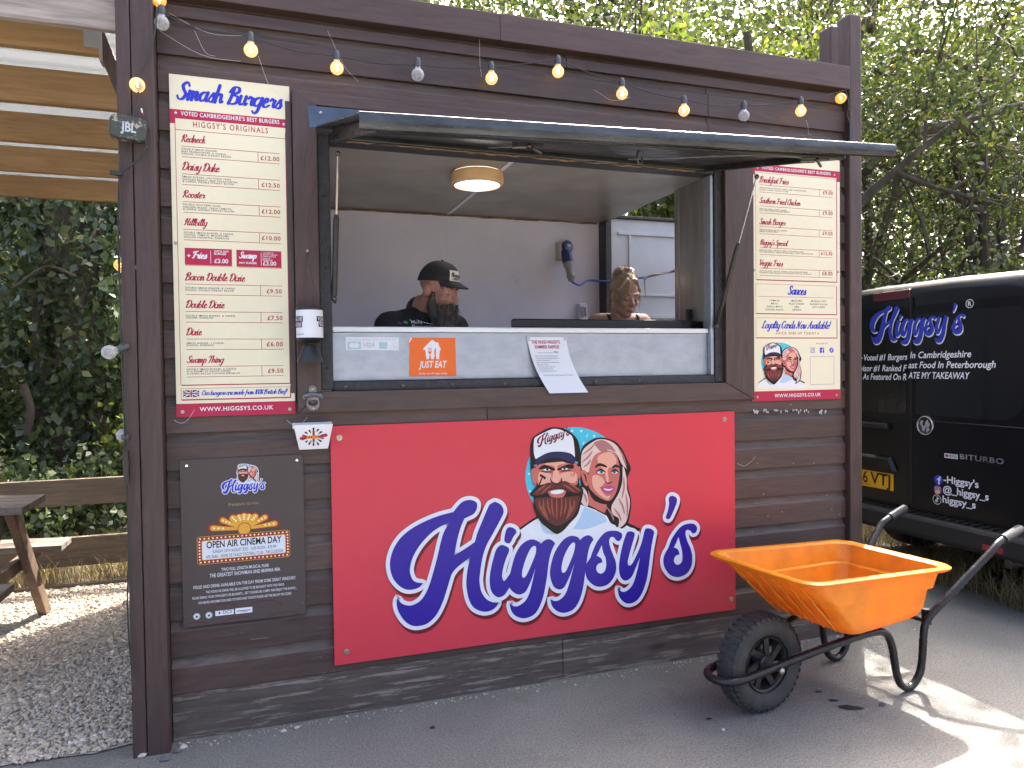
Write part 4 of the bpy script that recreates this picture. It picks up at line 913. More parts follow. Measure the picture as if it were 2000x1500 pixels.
# crimson band with the drop at both sides
m = MB(); bt = P.px(A(530, 430))[1]; bb = P.px(A(530, 505))[1]
zb0 = (P.px(A(50, 378))[1] + P.px(A(1022, 481))[1]) / 2; zb1 = (P.px(A(90, 455))[1] + P.px(A(985, 548))[1]) / 2; zb2 = (P.px(A(52, 493))[1] + P.px(A(1025, 592))[1]) / 2
ia0 = P.px(A(92, 560))[0]; ia1 = P.px(A(990, 640))[0]
m.rect(P, MA0, zb1, MA1, zb0, 0.0003); m.rect(P, MA0, zb2, ia0, zb1, 0.0003); m.rect(P, ia1, zb2, MA1, zb1, 0.0003)
part('band', m, 'ink_crimson', th)
m = MB(); text(m, P, "VOTED CAMBRIDGESHIRE'S BEST BURGERS", A(138, 432), A(940, 516), 0.0007, 0.02, space=1.15, cap=0.0155)
for p in ((97, 417), (975, 511)):
    a, b = P.px(A(*p)); star(P, a, b, 0.0068, m, 0.0007)
part('band_lettering', m, 'ink_white', th)
# inner frame with thick right and lower shadow line
m = MB(); fb = (P.px(B(135, 1187))[1] + P.px(B(978, 1178))[1]) / 2; w = 0.001
m.rect(P, ia0, zb1 - w * 0, ia1, zb1 - 2 * w, 0.0005) if False else None
m.rect(P, ia0 - w, fb, ia0 + w, zb1, 0.0005); m.rect(P, ia1 - 0.0016, fb - 0.004, ia1 + 0.0034, zb2, 0.0005); m.rect(P, ia0 + 0.002, fb - 0.004, ia1 - 0.0016, fb, 0.0005)
hz = (P.px(A(92, 548))[1] + P.px(A(990, 634))[1]) / 2; m.rect(P, ia0, hz - w, ia1, hz + w, 0.0005)
part('frame_line', m, 'ink_rose', th)
m = MB(); text(m, P, "HIGGSY'S ORIGINALS", A(238, 530), A(848, 590), 0.0006, 0.010, space=1.3, cap=0.0215); part('subheading', m, 'ink_rose', th)
def ent(Z, n, n0, n1, d, dy, p, p0, p1, r0, r1, vx, **k):
    """r0,r1: (left,right) ends of upper and lower rule in zoom units"""
    return dict(n=n, n0=Z(*n0), n1=Z(*n1), d=[(t, Z(x0, y0), Z(x1, y1)) for t, x0, y0, x1, y1 in d], p=p, p0=Z(*p0), p1=Z(*p1),
                r=[(Z(*r0[0]), Z(*r0[1])), (Z(*r1[0]), Z(*r1[1])), (Z(*vx[0]), Z(*vx[1]))], **k)
E1 = [
 ent(A, 'Redneck', (140, 655), (345, 665), [('DOUBLE SMASH BURGER,', 145, 716, 437, 740), ('BEEF FRANKFURTER, & CHEESE,', 145, 737, 510, 766), ('ONIONS, DOUBLE STREAKY BACON', 145, 756, 545, 786)], 0, '£12.00', (788, 802), (940, 812), ((145, 683), (942, 757)), ((147, 768), (942, 840)), ((766, 741), (768, 824))),
 ent(A, 'Daisy Duke', (145, 882), (457, 900), [('SMASH BURGER, SOUTHERN FRIED', 150, 941, 547, 972), ('CHICKEN BREAST, BEEF FRANKFURTER,', 152, 961, 603, 996), ('& CHEESE, DOUBLE STREAKY BACON', 154, 980, 568, 1009)], 0, '£12.50', (795, 1020), (943, 1028), ((150, 910), (944, 972)), ((152, 996), (946, 1056)), ((770, 958), (772, 1042))),
 ent(A, 'Rooster', (152, 1106), (338, 1114), [('DOUBLE SOUTHERN FRIED', 157, 1166, 460, 1188), ('CHICKEN BREAST, FRESH TOMATO,', 157, 1187, 555, 1214), ('& CHEESE, DOUBLE STREAKY BACON', 158, 1206, 573, 1231)], 0, '£12.00', (797, 1236), (947, 1244), ((156, 1135), (948, 1190)), ((158, 1222), (949, 1273)), ((775, 1176), (777, 1260))),
 ent(A, 'Hillbilly', (160, 1332), (357, 1338), [('DOUBLE SMASH BURGER, & CHEESE,', 163, 1393, 570, 1418), ('ONIONS, TOMATO, MUSHROOMS,', 163, 1412, 533, 1434), ('GRILLED PINEAPPLE, GHERKINS', 164, 1432, 530, 1452)], 0, '£10.00', (797, 1452), (950, 1460), ((160, 1360), (952, 1407)), ((163, 1448), (952, 1487)), ((778, 1395), (780, 1478))),
 ent(B, 'Bacon Double Dixie', (162, 384), (630, 392), [('DOUBLE SMASH BURGER, & CHEESE,', 166, 446, 552, 458), ('ONIONS, DOUBLE STREAKY BACON', 166, 465, 539, 475)], 0, '£9.50', (792, 484), (909, 487), ((165, 409), (912, 433)), ((167, 491), (912, 510)), ((745, 428), (747, 506))),
 ent(B, 'Double Dixie', (166, 595), (472, 599), [('DOUBLE SMASH BURGER, & CHEESE,', 170, 660, 555, 669), ('ONIONS, GHERKINS', 170, 678, 381, 682)], 0, '£7.50', (799, 690), (915, 692), ((168, 622), (915, 637)), ((171, 705), (916, 715)), ((748, 633), (750, 711))),
 ent(B, 'Dixie', (170, 806), (297, 808), [('SMASH BURGER, 2 CHEESE,', 175, 874, 466, 877), ('ONIONS, GHERKINS', 175, 891, 384, 893)], 0, '£6.00', (793, 894), (918, 893), ((173, 835), (919, 840)), ((176, 917), (920, 917)), ((752, 839), (754, 916))),
 ent(B, 'Swamp Thing', (175, 1020), (468, 1018), [('DOUBLE SMASH BURGER, & CHEESE,', 178, 1075, 563, 1075), ('IN A SWAMP OF NACHO CHEESE', 178, 1092, 515, 1091), ('& CRISPY BACON FLAVOUR SPRINKLES', 180, 1111, 587, 1107)], 0, '£9.50', (803, 1099), (921, 1096), ((179, 1047), (922, 1045)), ((180, 1128), (923, 1122)), ((755, 1046), (757, 1124))),
]
menu_entries(P, th, E1)
for q, nm in (([(160, 130), (524, 150), (526, 277), (163, 263)], 'Fries'), ([(559, 148), (905, 164), (908, 293), (561, 276)], 'Swamp')):
    c = [P.px(B(*x)) for x in q]; a0, a1 = (c[0][0] + c[3][0]) / 2, (c[1][0] + c[2][0]) / 2; b1, b0 = (c[0][1] + c[1][1]) / 2, (c[2][1] + c[3][1]) / 2
    m = MB(); m.rect(P, a0, b0, a1, b1, 0.0005); m.rect(P, a0 + 0.003, b0 - 0.003, a1 + 0.003, b0 - 0.0016, 0.0005); part('extra_box', m, 'ink_crimson', th)
    m = MB(); W_, H_ = a1 - a0, b1 - b0
    if nm == 'Fries':
        text(m, P, '+', (a0 + .05 * W_, b0 + .42 * H_), (a0 + .12 * W_, b0 + .42 * H_), 0.0009, 0.03, uv=True); script(m, P, 'Fries', (a0 + .14 * W_, b0 + .40 * H_), (a0 + .47 * W_, b0 + .40 * H_), 0.0009, 0.17, uv=True)
        text(m, P, 'WITH ANY', (a0 + .62 * W_, b0 + .80 * H_), (a0 + .94 * W_, b0 + .80 * H_), 0.0009, 0.02, uv=True); text(m, P, 'BURGER', (a0 + .62 * W_, b0 + .65 * H_), (a0 + .88 * W_, b0 + .65 * H_), 0.0009, 0.02, uv=True)
        text(m, P, '£3.00', (a0 + .62 * W_, b0 + .16 * H_), (a0 + .92 * W_, b0 + .16 * H_), 0.0009, 0.02, uv=True)
    else:
        script(m, P, 'Swamp', (a0 + .05 * W_, b0 + .52 * H_), (a0 + .45 * W_, b0 + .52 * H_), 0.0009, 0.17, uv=True); text(m, P, 'ANY BURGER', (a0 + .05 * W_, b0 + .18 * H_), (a0 + .45 * W_, b0 + .18 * H_), 0.0009, 0.02, uv=True)
        for i, tx in enumerate(('A SWAMP OF', 'NACHO CHEESE &', 'CRISPY BACON', 'FLAVOUR', 'SPRINKLES')): text(m, P, tx, (a0 + .58 * W_, b0 + (.84 - .11 * i) * H_), (a0 + (.58 + .024 * len(tx)) * W_, b0 + (.84 - .11 * i) * H_), 0.0009, 0.012, uv=True)
        text(m, P, '£3.00', (a0 + .58 * W_, b0 + .13 * H_), (a0 + .88 * W_, b0 + .13 * H_), 0.0009, 0.02, uv=True)
    m.rect(P, a0 + .545 * W_ - .0008, b0 + .12 * H_, a0 + .545 * W_ + .0008, b0 + .88 * H_, 0.0009)
    part('extra_lettering', m, 'ink_white', th)
# flag strip
c = [P.px(B(*x)) for x in ((132, 1217), (975, 1205), (975, 1289), (134, 1302))]; a0, a1, b1, b0 = c[0][0], c[1][0], (c[0][1] + c[1][1]) / 2, (c[2][1] + c[3][1]) / 2
m = MB(); m.frame(P, a0, b0, a1, b1, 0.0014, 0.0005); m.rect(P, a0 + .002, b0 - .0035, a1 + .003, b0, 0.0005); m.rect(P, a1, b0, a1 + .003, b1 - .003, 0.0005); part('frame_line', m, 'ink_rose', th)
m = MB(); script(m, P, 'Our burgers are made from 100% British Beef!', B(293, 1268), B(958, 1258), 0.0007, 0.15, 0.28, 1.0); part('footer_lettering', m, 'ink_blue', th)
def union_flag(P, a0, b0, a1, b1, th, h=0.0006):
    M = MB(); W_, H_ = a1 - a0, b1 - b0
    M.rect(P, a0, b0, a1, b1, h); M.k = 1
    for s in (1, -1):
        p, q = ((a0, b0), (a1, b1)) if s > 0 else ((a0, b1), (a1, b0)); d_ = np.array([q[0] - p[0], q[1] - p[1]]); nrm = np.array([-d_[1], d_[0]]) / np.linalg.norm(d_) * H_ * .10; dd = d_ * .10
        M.poly(P, [tuple(np.array(p) + dd * .3 + nrm * .6), tuple(np.array(p) + dd * .3 - nrm * .6), tuple(np.array(q) - dd * .3 - nrm * .6), tuple(np.array(q) - dd * .3 + nrm * .6)][::-1], h + .0001 + (s > 0) * .00005)
    M.k = 1; M.rect(P, a0, b0 + .33 * H_, a1, b0 + .67 * H_, h + .0003); M.rect(P, a0 + .41 * W_, b0, a0 + .59 * W_, b1, h + .00035)
    M.k = 2; M.rect(P, a0, b0 + .40 * H_, a1, b0 + .60 * H_, h + .0005); M.rect(P, a0 + .45 * W_, b0, a0 + .55 * W_, b1, h + .00055)
    part('flag_print', M, ['ink_navy', 'ink_white', 'ink_crimson'], th)
q0, q1 = P.px(B(150, 1286)), P.px(B(272, 1231)); union_flag(P, q0[0], q0[1], q1[0], q1[1], th)
m = MB(); zf = (P.px(B(100, 1335))[1] + P.px(B(1013, 1317))[1]) / 2; m.rect(P, MA0, MB0, MA1, zf, 0.0004); part('band', m, 'ink_crimson', th)
m = MB(); text(m, P, 'WWW.HIGGSYS.CO.UK', B(277, 1392), B(845, 1381), 0.0008, 0.018, space=1.12); part('band_lettering', m, 'ink_white', th)
screws(P, th, [B(90, 98), B(971, 138), B(145, 1399), B(970, 1377)], 0.0045)

# right-hand menu
tl = by((1468, 300), -0.008)
th, P, R = panel('menu_board', 'cream fries and sauces menu board beside the right end post', 'menu board', [(1466.5, 291), (1639.5, 303), (1641.9, 779.5), (1471.7, 783.4)], -0.004, 0.004, 'ink_cream')
MA0, MB0, MA1, MB1 = R
A = z3(1450, 310, 6.0); B = z3(1450, 540, 5.771)
zb0 = P.px(A(1145, 152))[1]; zb1 = P.px(A(1105, 228))[1]; zb2 = P.px(A(1143, 275))[1]; ia0 = P.px(A(150, 800))[0]; ia1 = P.px(A(1104, 800))[0]
m = MB(); m.rect(P, MA0, zb1, MA1, zb0, 0.0003); m.rect(P, MA0, zb2, ia0, zb1, 0.0003); m.rect(P, ia1, zb2, MA1, zb1, 0.0003); part('band', m, 'ink_crimson', th)
m = MB(); text(m, P, "VOTED CAMBRIDGESHIRE'S BEST BURGERS", (MA0 + .06, zb1 + (zb0 - zb1) * .34), (MA1 - .06, zb1 + (zb0 - zb1) * .34), 0.0007, 0.02, space=1.15, cap=0.0145, uv=True); star(P, MA1 - .035, (zb0 + zb1) / 2 - .002, .006, m, .0007); star(P, MA0 + .035, (zb0 + zb1) / 2 - .002, .006, m, .0007); part('band_lettering', m, 'ink_white', th)
E2 = [
 ent(A, 'Breakfast Fries', (196, 277), (542, 300), [('SKIN ON FRIES, NACHO CHEESE, BEEF FRANKFURTER', 200, 350, 742, 382), ('SLICED, STREAKY BACON SLICED', 200, 371, 536, 391)], 0, '£9.00', (942, 419), (1057, 424), ((200, 315), (1053, 363)), ((200, 398), (1053, 447)), ((903, 354), (903, 438)), cap=.0060),
 ent(A, 'Southern Fried Chicken', (196, 523), (682, 546), [('SKIN ON FRIES, NACHO CHEESE,', 200, 596, 524, 612), ('SOUTHERN FRIED CHICKEN BREAST', 200, 614, 560, 633)], 0, '£9.00', (940, 657), (1056, 662), ((200, 560), (1053, 605)), ((200, 643), (1052, 682)), ((902, 595), (902, 676)), cap=.0060),
 ent(A, 'Smash Burger', (196, 768), (507, 780), [('SKIN ON FRIES, NACHO CHEESE,', 200, 837, 526, 853), ('SMASH BURGER MEAT', 200, 857, 423, 867)], 0, '£9.00', (938, 895), (1055, 898), ((200, 800), (1052, 837)), ((200, 884), (1052, 921)), ((900, 832), (900, 913)), cap=.0060),
 ent(A, "Higgsy's Special", (200, 1009), (541, 1020), [('SKIN ON FRIES, NACHO CHEESE, SOUTHERN FRIED', 200, 1080, 714, 1096), ('CHICKEN BREAST, SMASH BURGER MEAT, BEEF FRANKFURTER', 200, 1100, 826, 1122)], 0, '£12.50', (921, 1130), (1053, 1132), ((203, 1045), (1051, 1077)), ((203, 1127), (1051, 1155)), ((899, 1070), (899, 1150)), cap=.0060),
 ent(A, 'Veggie Fries', (200, 1253), (475, 1259), [('SKIN ON FRIES, NACHO CHEESE, GRILLED MUSHROOMS,', 200, 1322, 768, 1338), ('PINEAPPLE AND ONIONS WITH BACON FLAVOUR SPRINKLES', 200, 1342, 806, 1360)], 0, '£8.00', (934, 1366), (1055, 1368), ((203, 1286), (1051, 1311)), ((203, 1369), (1051, 1393)), ((899, 1306), (899, 1386)), cap=.0060),
]
menu_entries(P, th, E2)
def boxed(q, th):
    c = [P.px(x) for x in q]; a0, a1 = (c[0][0] + c[3][0]) / 2, (c[1][0] + c[2][0]) / 2; b1, b0 = (c[0][1] + c[1][1]) / 2, (c[2][1] + c[3][1]) / 2
    m = MB(); m.frame(P, a0, b0, a1, b1, 0.0014, 0.0005); m.rect(P, a0 + .002, b0 - .0035, a1 + .003, b0, 0.0005); m.rect(P, a1, b0, a1 + .003, b1 - .003, 0.0005); part('frame_line', m, 'ink_rose', th)
boxed([A(152, 170), A(1104, 228), A(1102, 1440), A(158, 1420)], th); boxed([B(148, 84), B(1060, 103), B(1060, 427), B(150, 418)], th); boxed([B(152, 463), B(1064, 473), B(1064, 692), B(153, 690)], th)
m = MB(); script(m, P, 'Sauces', B(507, 200), B(720, 206), 0.0007, 0.17); script(m, P, 'Loyalty Cards Now Available!', B(212, 582), B(1003, 588), 0.0007, 0.15); part('heading', m, 'ink_blue', th)
m = MB(); a, b = P.px(B(180, 226)); c_, d_ = P.px(B(1026, 240)); m.rect(P, a, (b + d_) / 2 - .0008, c_, (b + d_) / 2 + .0008, .0006); text(m, P, 'PICK ONE UP TODAY', B(408, 653), B(832, 655), 0.0006, 0.008, space=1.3); star(P, *P.px(B(381, 643)), .006, m); star(P, *P.px(B(853, 645)), .006, m); part('subheading', m, 'ink_rose', th)
m = MB()
for x, y, tx, wd in ((361, 280, 'TOMATO', 110), (361, 314, 'MAYO', 74), (361, 348, 'GARLIC MAYO', 180), (361, 382, 'BURGER SAUCE', 196), (612, 283, 'MUSTARD', 120), (612, 317, 'BLUE CHEESE', 168), (612, 351, 'BBQ', 50), (612, 385, 'BROWN', 94), (860, 288, 'BUFFALO HOT', 172), (860, 322, 'BURGER RELISH', 196), (860, 355, 'HOT HONEY', 146)): text(m, P, tx, B(x - wd / 2, y), B(x + wd / 2, y + 1), 0.0006, 0.008, space=1.25, cap=.0085)
text(m, P, 'FOLLOW US', B(832, 762), B(957, 764), 0.0006, 0.004, space=1.2, cap=.0068); part('sauce_list', m, 'ink_navy', th)
portrait(P, lambda q: P.px(B(232 + (q[0] - 225) * 0.352, 748 + (q[1] - 95) * 0.362)), th, 0.0004, 'ink_cyan')
def icon(P, kind, a, b, r, h, th, plain=False):
    M = MB()
    if kind == 'f':
        M.k = 0; (M.rect(P, a - r, b - r, a + r, b + r, h) if plain else M.disc(P, a, b, r, h)); M.k = 1
        M.rect(P, a - .05 * r, b - r * .98 if plain else b - r * .9, a + .28 * r, b + .45 * r, h + .0003); M.rect(P, a - .38 * r, b - .05 * r, a + .55 * r, b + .22 * r, h + .0004); M.rect(P, a + .1 * r, b + .4 * r, a + .6 * r, b + .68 * r, h + .0005)
        part('social_icon', M, ['ink_blue', 'ink_white'], th)
    elif kind == 'i':
        if not plain: M.k = 0; M.disc(P, a, b, r, h); M.k = 2; M.disc(P, a - .25 * r, b - .55 * r, .4 * r, h + .0001); M.disc(P, a + .1 * r, b - .45 * r, .45 * r, h + .00015); M.k = 1
        s = r * (.95 if plain else .58); w = s * .16
        M.k = 0 if plain else 1; M.frame(P, a - s, b - s, a + s, b + s, w, h + .0003); M.disc(P, a, b, s * .52, h + .0003, r0=s * .36); M.disc(P, a + s * .58, b + s * .58, s * .11, h + .0003, seg=8)
        part('social_icon', M, ['ink_blue' if plain else 'ink_purple', 'ink_white', 'ink_amber'], th)
    else:
        M.k = 0; M.disc(P, a, b, r, h)
        if not plain: M.k = 1; M.disc(P, a, b, r, h + .0002, r0=r * .9)
        M.k = 1; M.rect(P, a - .05 * r, b - .3 * r, a + .15 * r, b + .62 * r, h + .0003); M.disc(P, a - .14 * r, b - .28 * r, .29 * r, h + .0004, r0=.12 * r); M.ribbon(P, [(a + .05 * r, b + .58 * r), (a + .2 * r, b + .32 * r), (a + .48 * r, b + .22 * r)], .09 * r, h + .0005)
        part('social_icon', M, ['ink_blue' if plain else 'ink_black', 'ink_white'], th)
for k, x in (('i', 791), ('f', 897), ('t', 1003)): a, b = P.px(B(x, 831)); icon(P, k, a, b, 0.0135, 0.0006, th, True)
c = [P.px(B(*x)) for x in ((763, 903), (1033, 902), (1035, 1213), (770, 1219))]; m = MB(); m.frame(P, c[0][0], c[2][1], c[1][0], c[0][1], .0014, .0005); part('frame_line', m, 'ink_blue', th)
m = MB(); zf = (P.px(B(124, 1292))[1] + P.px(B(1106, 1275))[1]) / 2; m.rect(P, MA0, MB0, MA1, zf, 0.0004); part('band', m, 'ink_crimson', th)
m = MB(); text(m, P, 'WWW.HIGGSYS.CO.UK', B(362, 1360), B(884, 1350), 0.0008, 0.018, space=1.12); part('band_lettering', m, 'ink_white', th)
screws(P, th, [A(136, 1307), A(1118, 1326), B(168, 1360), B(1060, 1336)], 0.0045)

# ------------------------------------------------------------------ cinema poster
th, P, R = panel('event_poster', 'charcoal cinema day poster with marquee artwork screwed low on the boards', 'poster', [(351.2, 899), (592, 887), (597.8, 1199), (357.3, 1226)], -0.002, 0.004, 'ink_charcoal')
A = z3(340, 880, 4.285)
pa, pb = P.px(A(385, 372)); pc, pd = P.px(A(778, 300))
portrait(P, lambda q: P.px(A(532 + (q[0] - 225) * 0.140, 114 + (q[1] - 95) * 0.118)), th, 0.0004, 'ink_sky', outline='ink_white', detail=False)
b_l = P.px(A(560, 372))[1]
logo(P, pa + .006, b_l + .006, pc - pa - .012, th, 'ink_blue', 'ink_white', 0.026, None, h=0.0032)
m = MB(); text(m, P, 'P', A(457, 465), A(478, 463), .0008, .0, uv=False, cap=.0105); text(m, P, 'RESENTS TO YOU', A(484, 461), A(712, 449), .0008, .0, cap=.0085); part('poster_lettering', m, 'ink_gold', th)
# marquee: fan of scallops and a bulb-framed board
FA = []; cx, cz = P.px(A(588, 655)); sc = (P.px(A(900, 620))[0] - cx) / 312
M = MB()
angs = np.linspace(-84, 84, 9)
for rr_, col, h_ in ((1.0, 0, .0005), (.66, 1, .0007)):
    M.k = col
    for i, an in enumerate(angs):
        t = math.sin(rad(an)), math.cos(rad(an)); L_ = (300 if abs(an) > 75 else 235 if abs(an) > 50 else 175 if abs(an) > 30 else 150) * sc * (1 if rr_ == 1 else .93)
        wd = (44 if abs(an) < 60 else 36) * sc * rr_
        p0 = (cx + t[0] * 30 * sc, cz + t[1] * 30 * sc * .7); p1 = (cx + t[0] * (L_ - wd), cz + t[1] * (L_ - wd) * 1.0)
        M.ribbon(P, smooth_curve([p0, ((p0[0] + p1[0]) / 2, (p0[1] + p1[1]) / 2), p1], 4), [wd * .35 + wd * .65 * j / 8 for j in range(9)], h_ + i * .00002)
M.k = 2
for i, an in enumerate(angs):
    t = math.sin(rad(an)), math.cos(rad(an)); L_ = (300 if abs(an) > 75 else 235 if abs(an) > 50 else 175 if abs(an) > 30 else 150) * sc
    for q in (.58, .70, .82): M.disc(P, cx + t[0] * L_ * q, cz + t[1] * L_ * q, 8 * sc, .0010, seg=8)
M.k = 1; M.disc(P, cx, cz, 50 * sc, .0012); M.k = 0; M.disc(P, cx, cz, 56 * sc, .0011)
c = [P.px(A(*x)) for x in ((190, 725), (968, 660), (975, 890), (200, 955))]; a0, a1, b1, b0 = c[0][0], c[1][0], (c[0][1] + c[1][1]) / 2, (c[2][1] + c[3][1]) / 2
def rrect(a0, b0, a1, b1, r): return [(x + r * math.cos(t), y + r * math.sin(t)) for x, y, t0 in ((a1 - r, b0 + r, -90), (a1 - r, b1 - r, 0), (a0 + r, b1 - r, 90), (a0 + r, b0 + r, 180)) for t in np.radians(np.linspace(t0, t0 + 90, 6))]
M.k = 1; M.poly(P, rrect(a0, b0, a1, b1, .012), .0014); M.k = 0; M.poly(P, rrect(a0 + .0015, b0 + .0015, a1 - .0015, b1 - .0015, .011), .0016)
M.k = 1; M.poly(P, rrect(a0 + .0165, b0 + .0165, a1 - .0165, b1 - .0165, .006), .0018); M.k = 3; M.poly(P, rrect(a0 + .019, b0 + .019, a1 - .019, b1 - .019, .004), .0020)
M.k = 2
for x in np.linspace(a0 + .012, a1 - .012, 22):
    for b in (b0 + .009, b1 - .009): M.disc(P, x, b, .0034, .0019, seg=8)
for b in np.linspace(b0 + .02, b1 - .02, 7):
    for x in (a0 + .009, a1 - .009): M.disc(P, x, b, .0034, .0019, seg=8)
part('marquee_print', M, ['ink_marquee', 'ink_amber', 'ink_lemon', 'ink_paper'], th)
m = MB(); text(m, P, 'OPEN AIR CINEMA DAY', A(272, 815), A(900, 768), .0023, .022, cap=.026); text(m, P, 'SUNDAY 24TH AUGUST 2025 - 12.00 NOON - 8.30 PM', A(323, 855), A(855, 815), .0023, .0, cap=.0125); text(m, P, 'APG PARK - HOME OF YAXLEY FOOTBALL CLUB - THE CUCKOOS', A(267, 903), A(912, 850), .0023, .0, cap=.0125); part('marquee_lettering', m, 'ink_black', th)
m = MB()
for tx, p0, p1, cp in (('TWO FULL LENGTH MUSICAL FILMS', (396, 1005), (793, 975), .0125), ('THE GREATEST SHOWMAN AND MAMMA MIA', (298, 1060), (888, 1008), .0145), ('FOOD AND DRINK AVAILABLE ON THE DAY FROM SOME GREAT VENDORS!', (163, 1158), (1015, 1078), .0125), ('*NO FOOD OR DRINK WILL BE ALLOWED TO BE BROUGHT INTO THE VENUE', (266, 1193), (920, 1130), .0095), ('PLEASE BRING YOUR OWN SEATS OR BLANKETS... GET YOURSELVES COMFY AND ENJOY THE SHOWS...', (154, 1242), (1026, 1162), .0095), ('FOR MORE INFORMATION AND TO PURCHASE TICKETS PLEASE USE THE BELOW OR CODE!', (205, 1281), (980, 1208), .0095)):
    text(m, P, tx, A(*p0), A(*p1), .0007, .004, cap=cp)
part('poster_lettering', m, 'ink_white', th)
M = MB()
for x, y in ((190, 1388), (292, 1378)): a, b = P.px(A(x, y)); M.k = 0; M.disc(P, a, b, .0125, .0006); M.k = 1; M.disc(P, a, b, .0108, .0008, r0=.0098); M.disc(P, a, b - .001, .0045, .0008, seg=10)
for q in ((345, 1362, 500, 1328), (511, 1340, 655, 1312)):
    a0, b1 = P.px(A(q[0], q[1] - 18)); a1, b0 = P.px(A(q[2], q[3] + 40)); M.k = 0; M.rect(P, a0, b0, a1, b1, .0006)
    M.k = 1
    if q[0] == 345: text(M, P, 'DCS', (a0 + .42 * (a1 - a0), b0 + .32 * (b1 - b0)), (a0 + .9 * (a1 - a0), b0 + .32 * (b1 - b0)), .0008, .01, uv=True); M.disc(P, a0 + .22 * (a1 - a0), b0 + .55 * (b1 - b0), .004, .0008)
    else:
        M.rect(P, a0 + .1 * (a1 - a0), b0 + .42 * (b1 - b0), a1 - .1 * (a1 - a0), b0 + .56 * (b1 - b0), .0008); M.rect(P, a0 + .3 * (a1 - a0), b0 + .25 * (b1 - b0), a1 - .3 * (a1 - a0), b0 + .31 * (b1 - b0), .0008)
part('sponsor_print', M, ['ink_white', 'ink_navy'], th)
m = MB()
for x0, y0, x1, y1, up in ((300, 1330, 530, 1300, 30), (620, 1310, 900, 1290, 40), (410, 1440, 655, 1410, 28), (785, 1400, 1060, 1370, 30), (90, 1470, 280, 1450, 22)): m.ribbon(P, [P.px(A(*q)) for q in smooth_curve([(x0, y0), (x0 + (x1 - x0) * .25, (y0 * .75 + y1 * .25) - up), (x0 + (x1 - x0) * .75, (y0 * .25 + y1 * .75) - up), (x1, y1)], 5)], .0014, .0005)
part('seat_print', m, 'ink_seat', th)
screws(P, th, [A(105, 127), A(1028, 80)], .0035, 'chrome'); screws(P, th, [A(105, 1392), A(1075, 1276)], .0035, 'dark_screw')

# ------------------------------------------------------------------ stickers and leaflet on the counter front
PP = wallplane(0.029)
def sticker(name, label, q, matn):
    c = [PP.px(x) for x in q]; th = thing(name, label, 'sticker', PP.at(*c[3])); m = MB()
    m.poly(PP, [c[3], c[2], c[1], c[0]], .0006); part('sheet', m, matn, th); return th, c
Z = z3(640, 620, 4.1667)
th, c = sticker('payment_sticker', 'faded white card payment sticker on the metal counter front', [Z(146, 158), Z(578, 163), Z(578, 268), Z(149, 266)], 'ink_paper')
a0, b0 = c[3]; a1, b1 = c[1]; W_, H_ = a1 - a0, b1 - b0
M = MB(); M.k = 0; M.rect(PP, a0 + .03 * W_, b0 + .08 * H_, a0 + .28 * W_, b0 + .66 * H_, .001); M.rect(PP, a0 + .62 * W_, b0 + .10 * H_, a0 + .78 * W_, b0 + .62 * H_, .001); M.rect(PP, a0 + .64 * W_, b0 + .33 * H_, a0 + .76 * W_, b0 + .39 * H_, .0012)
M.k = 1; M.disc(PP, a0 + .115 * W_, b0 + .37 * H_, .22 * H_, .0014); M.disc(PP, a0 + .195 * W_, b0 + .37 * H_, .22 * H_, .0015); M.k = 2; text(M, PP, 'VISA', (a0 + .32 * W_, b0 + .22 * H_), (a0 + .54 * W_, b0 + .22 * H_), .001, .016, .3, uv=True); text(M, PP, 'We accept all major cards and contactless', (a0 + .05 * W_, b0 + .78 * H_), (a0 + .95 * W_, b0 + .78 * H_), .001, 0, uv=True)
M.frame(PP, a0 + .85 * W_, b0 + .08 * H_, a0 + .975 * W_, b0 + .38 * H_, .0012, .001); text(M, PP, 'Pay', (a0 + .89 * W_, b0 + .16 * H_), (a0 + .96 * W_, b0 + .16 * H_), .001, 0, uv=True)
for i in range(3): M.ribbon(PP, [(a0 + (.87 + .03 * i) * W_ + .004 * math.cos(t), b0 + .55 * H_ + .007 * math.sin(t)) for t in np.linspace(-1, 1, 6)], .0008, .001)
part('card_logos', M, ['ink_faintblue', 'ink_paper', 'ink_faintgrey'], th)
th, c = sticker('delivery_sticker', 'bright orange food delivery sticker with white house and cutlery logo', [Z(665, 165), Z(1038, 166), Z(1047, 478), Z(664, 480)], 'ink_orange')
M = MB(); M.poly(PP, [PP.px(Z(*q)) for q in [(775, 260), (783, 245), (845, 185), (858, 185), (876, 202), (880, 200), (900, 206), (906, 232), (924, 262), (912, 268), (909, 300), (907, 340), (886, 340), (880, 318), (866, 320), (862, 340), (842, 340), (838, 312), (828, 312), (824, 340), (802, 340), (798, 300), (795, 266)]][::-1], .0010)
M.k = 1
for x in (820, 828, 836, 844): M.poly(PP, [PP.px(Z(*q)) for q in ((x - 1.6, 246), (x + 1.6, 246), (x + 1.6, 282), (x - 1.6, 282))][::-1], .0013)
M.poly(PP, [PP.px(Z(*q)) for q in ((817, 278), (846, 278), (842, 290), (835, 296), (836, 318), (829, 318), (829, 296), (822, 290))][::-1], .0014)
M.poly(PP, [PP.px(Z(*q)) for q in ((880, 246), (881, 322), (872, 330), (868, 300), (866, 280), (870, 262))][::-1], .0013)
M.k = 0; text(M, PP, 'JUST EAT', Z(741, 408), Z(970, 407), .0012, .024, .22, cap=.028); text(M, PP, 'Order on the app today', Z(740, 464), Z(972, 462), .0012, .004)
part('logo_print', M, ['ink_white', 'ink_orange'], th)
M = MB(); M.poly(PP, [PP.px(Z(*q)) for q in ((657, 205), (672, 166), (686, 167), (668, 200))][::-1], .0022); part('peeling_corner', M, 'ink_white', th)

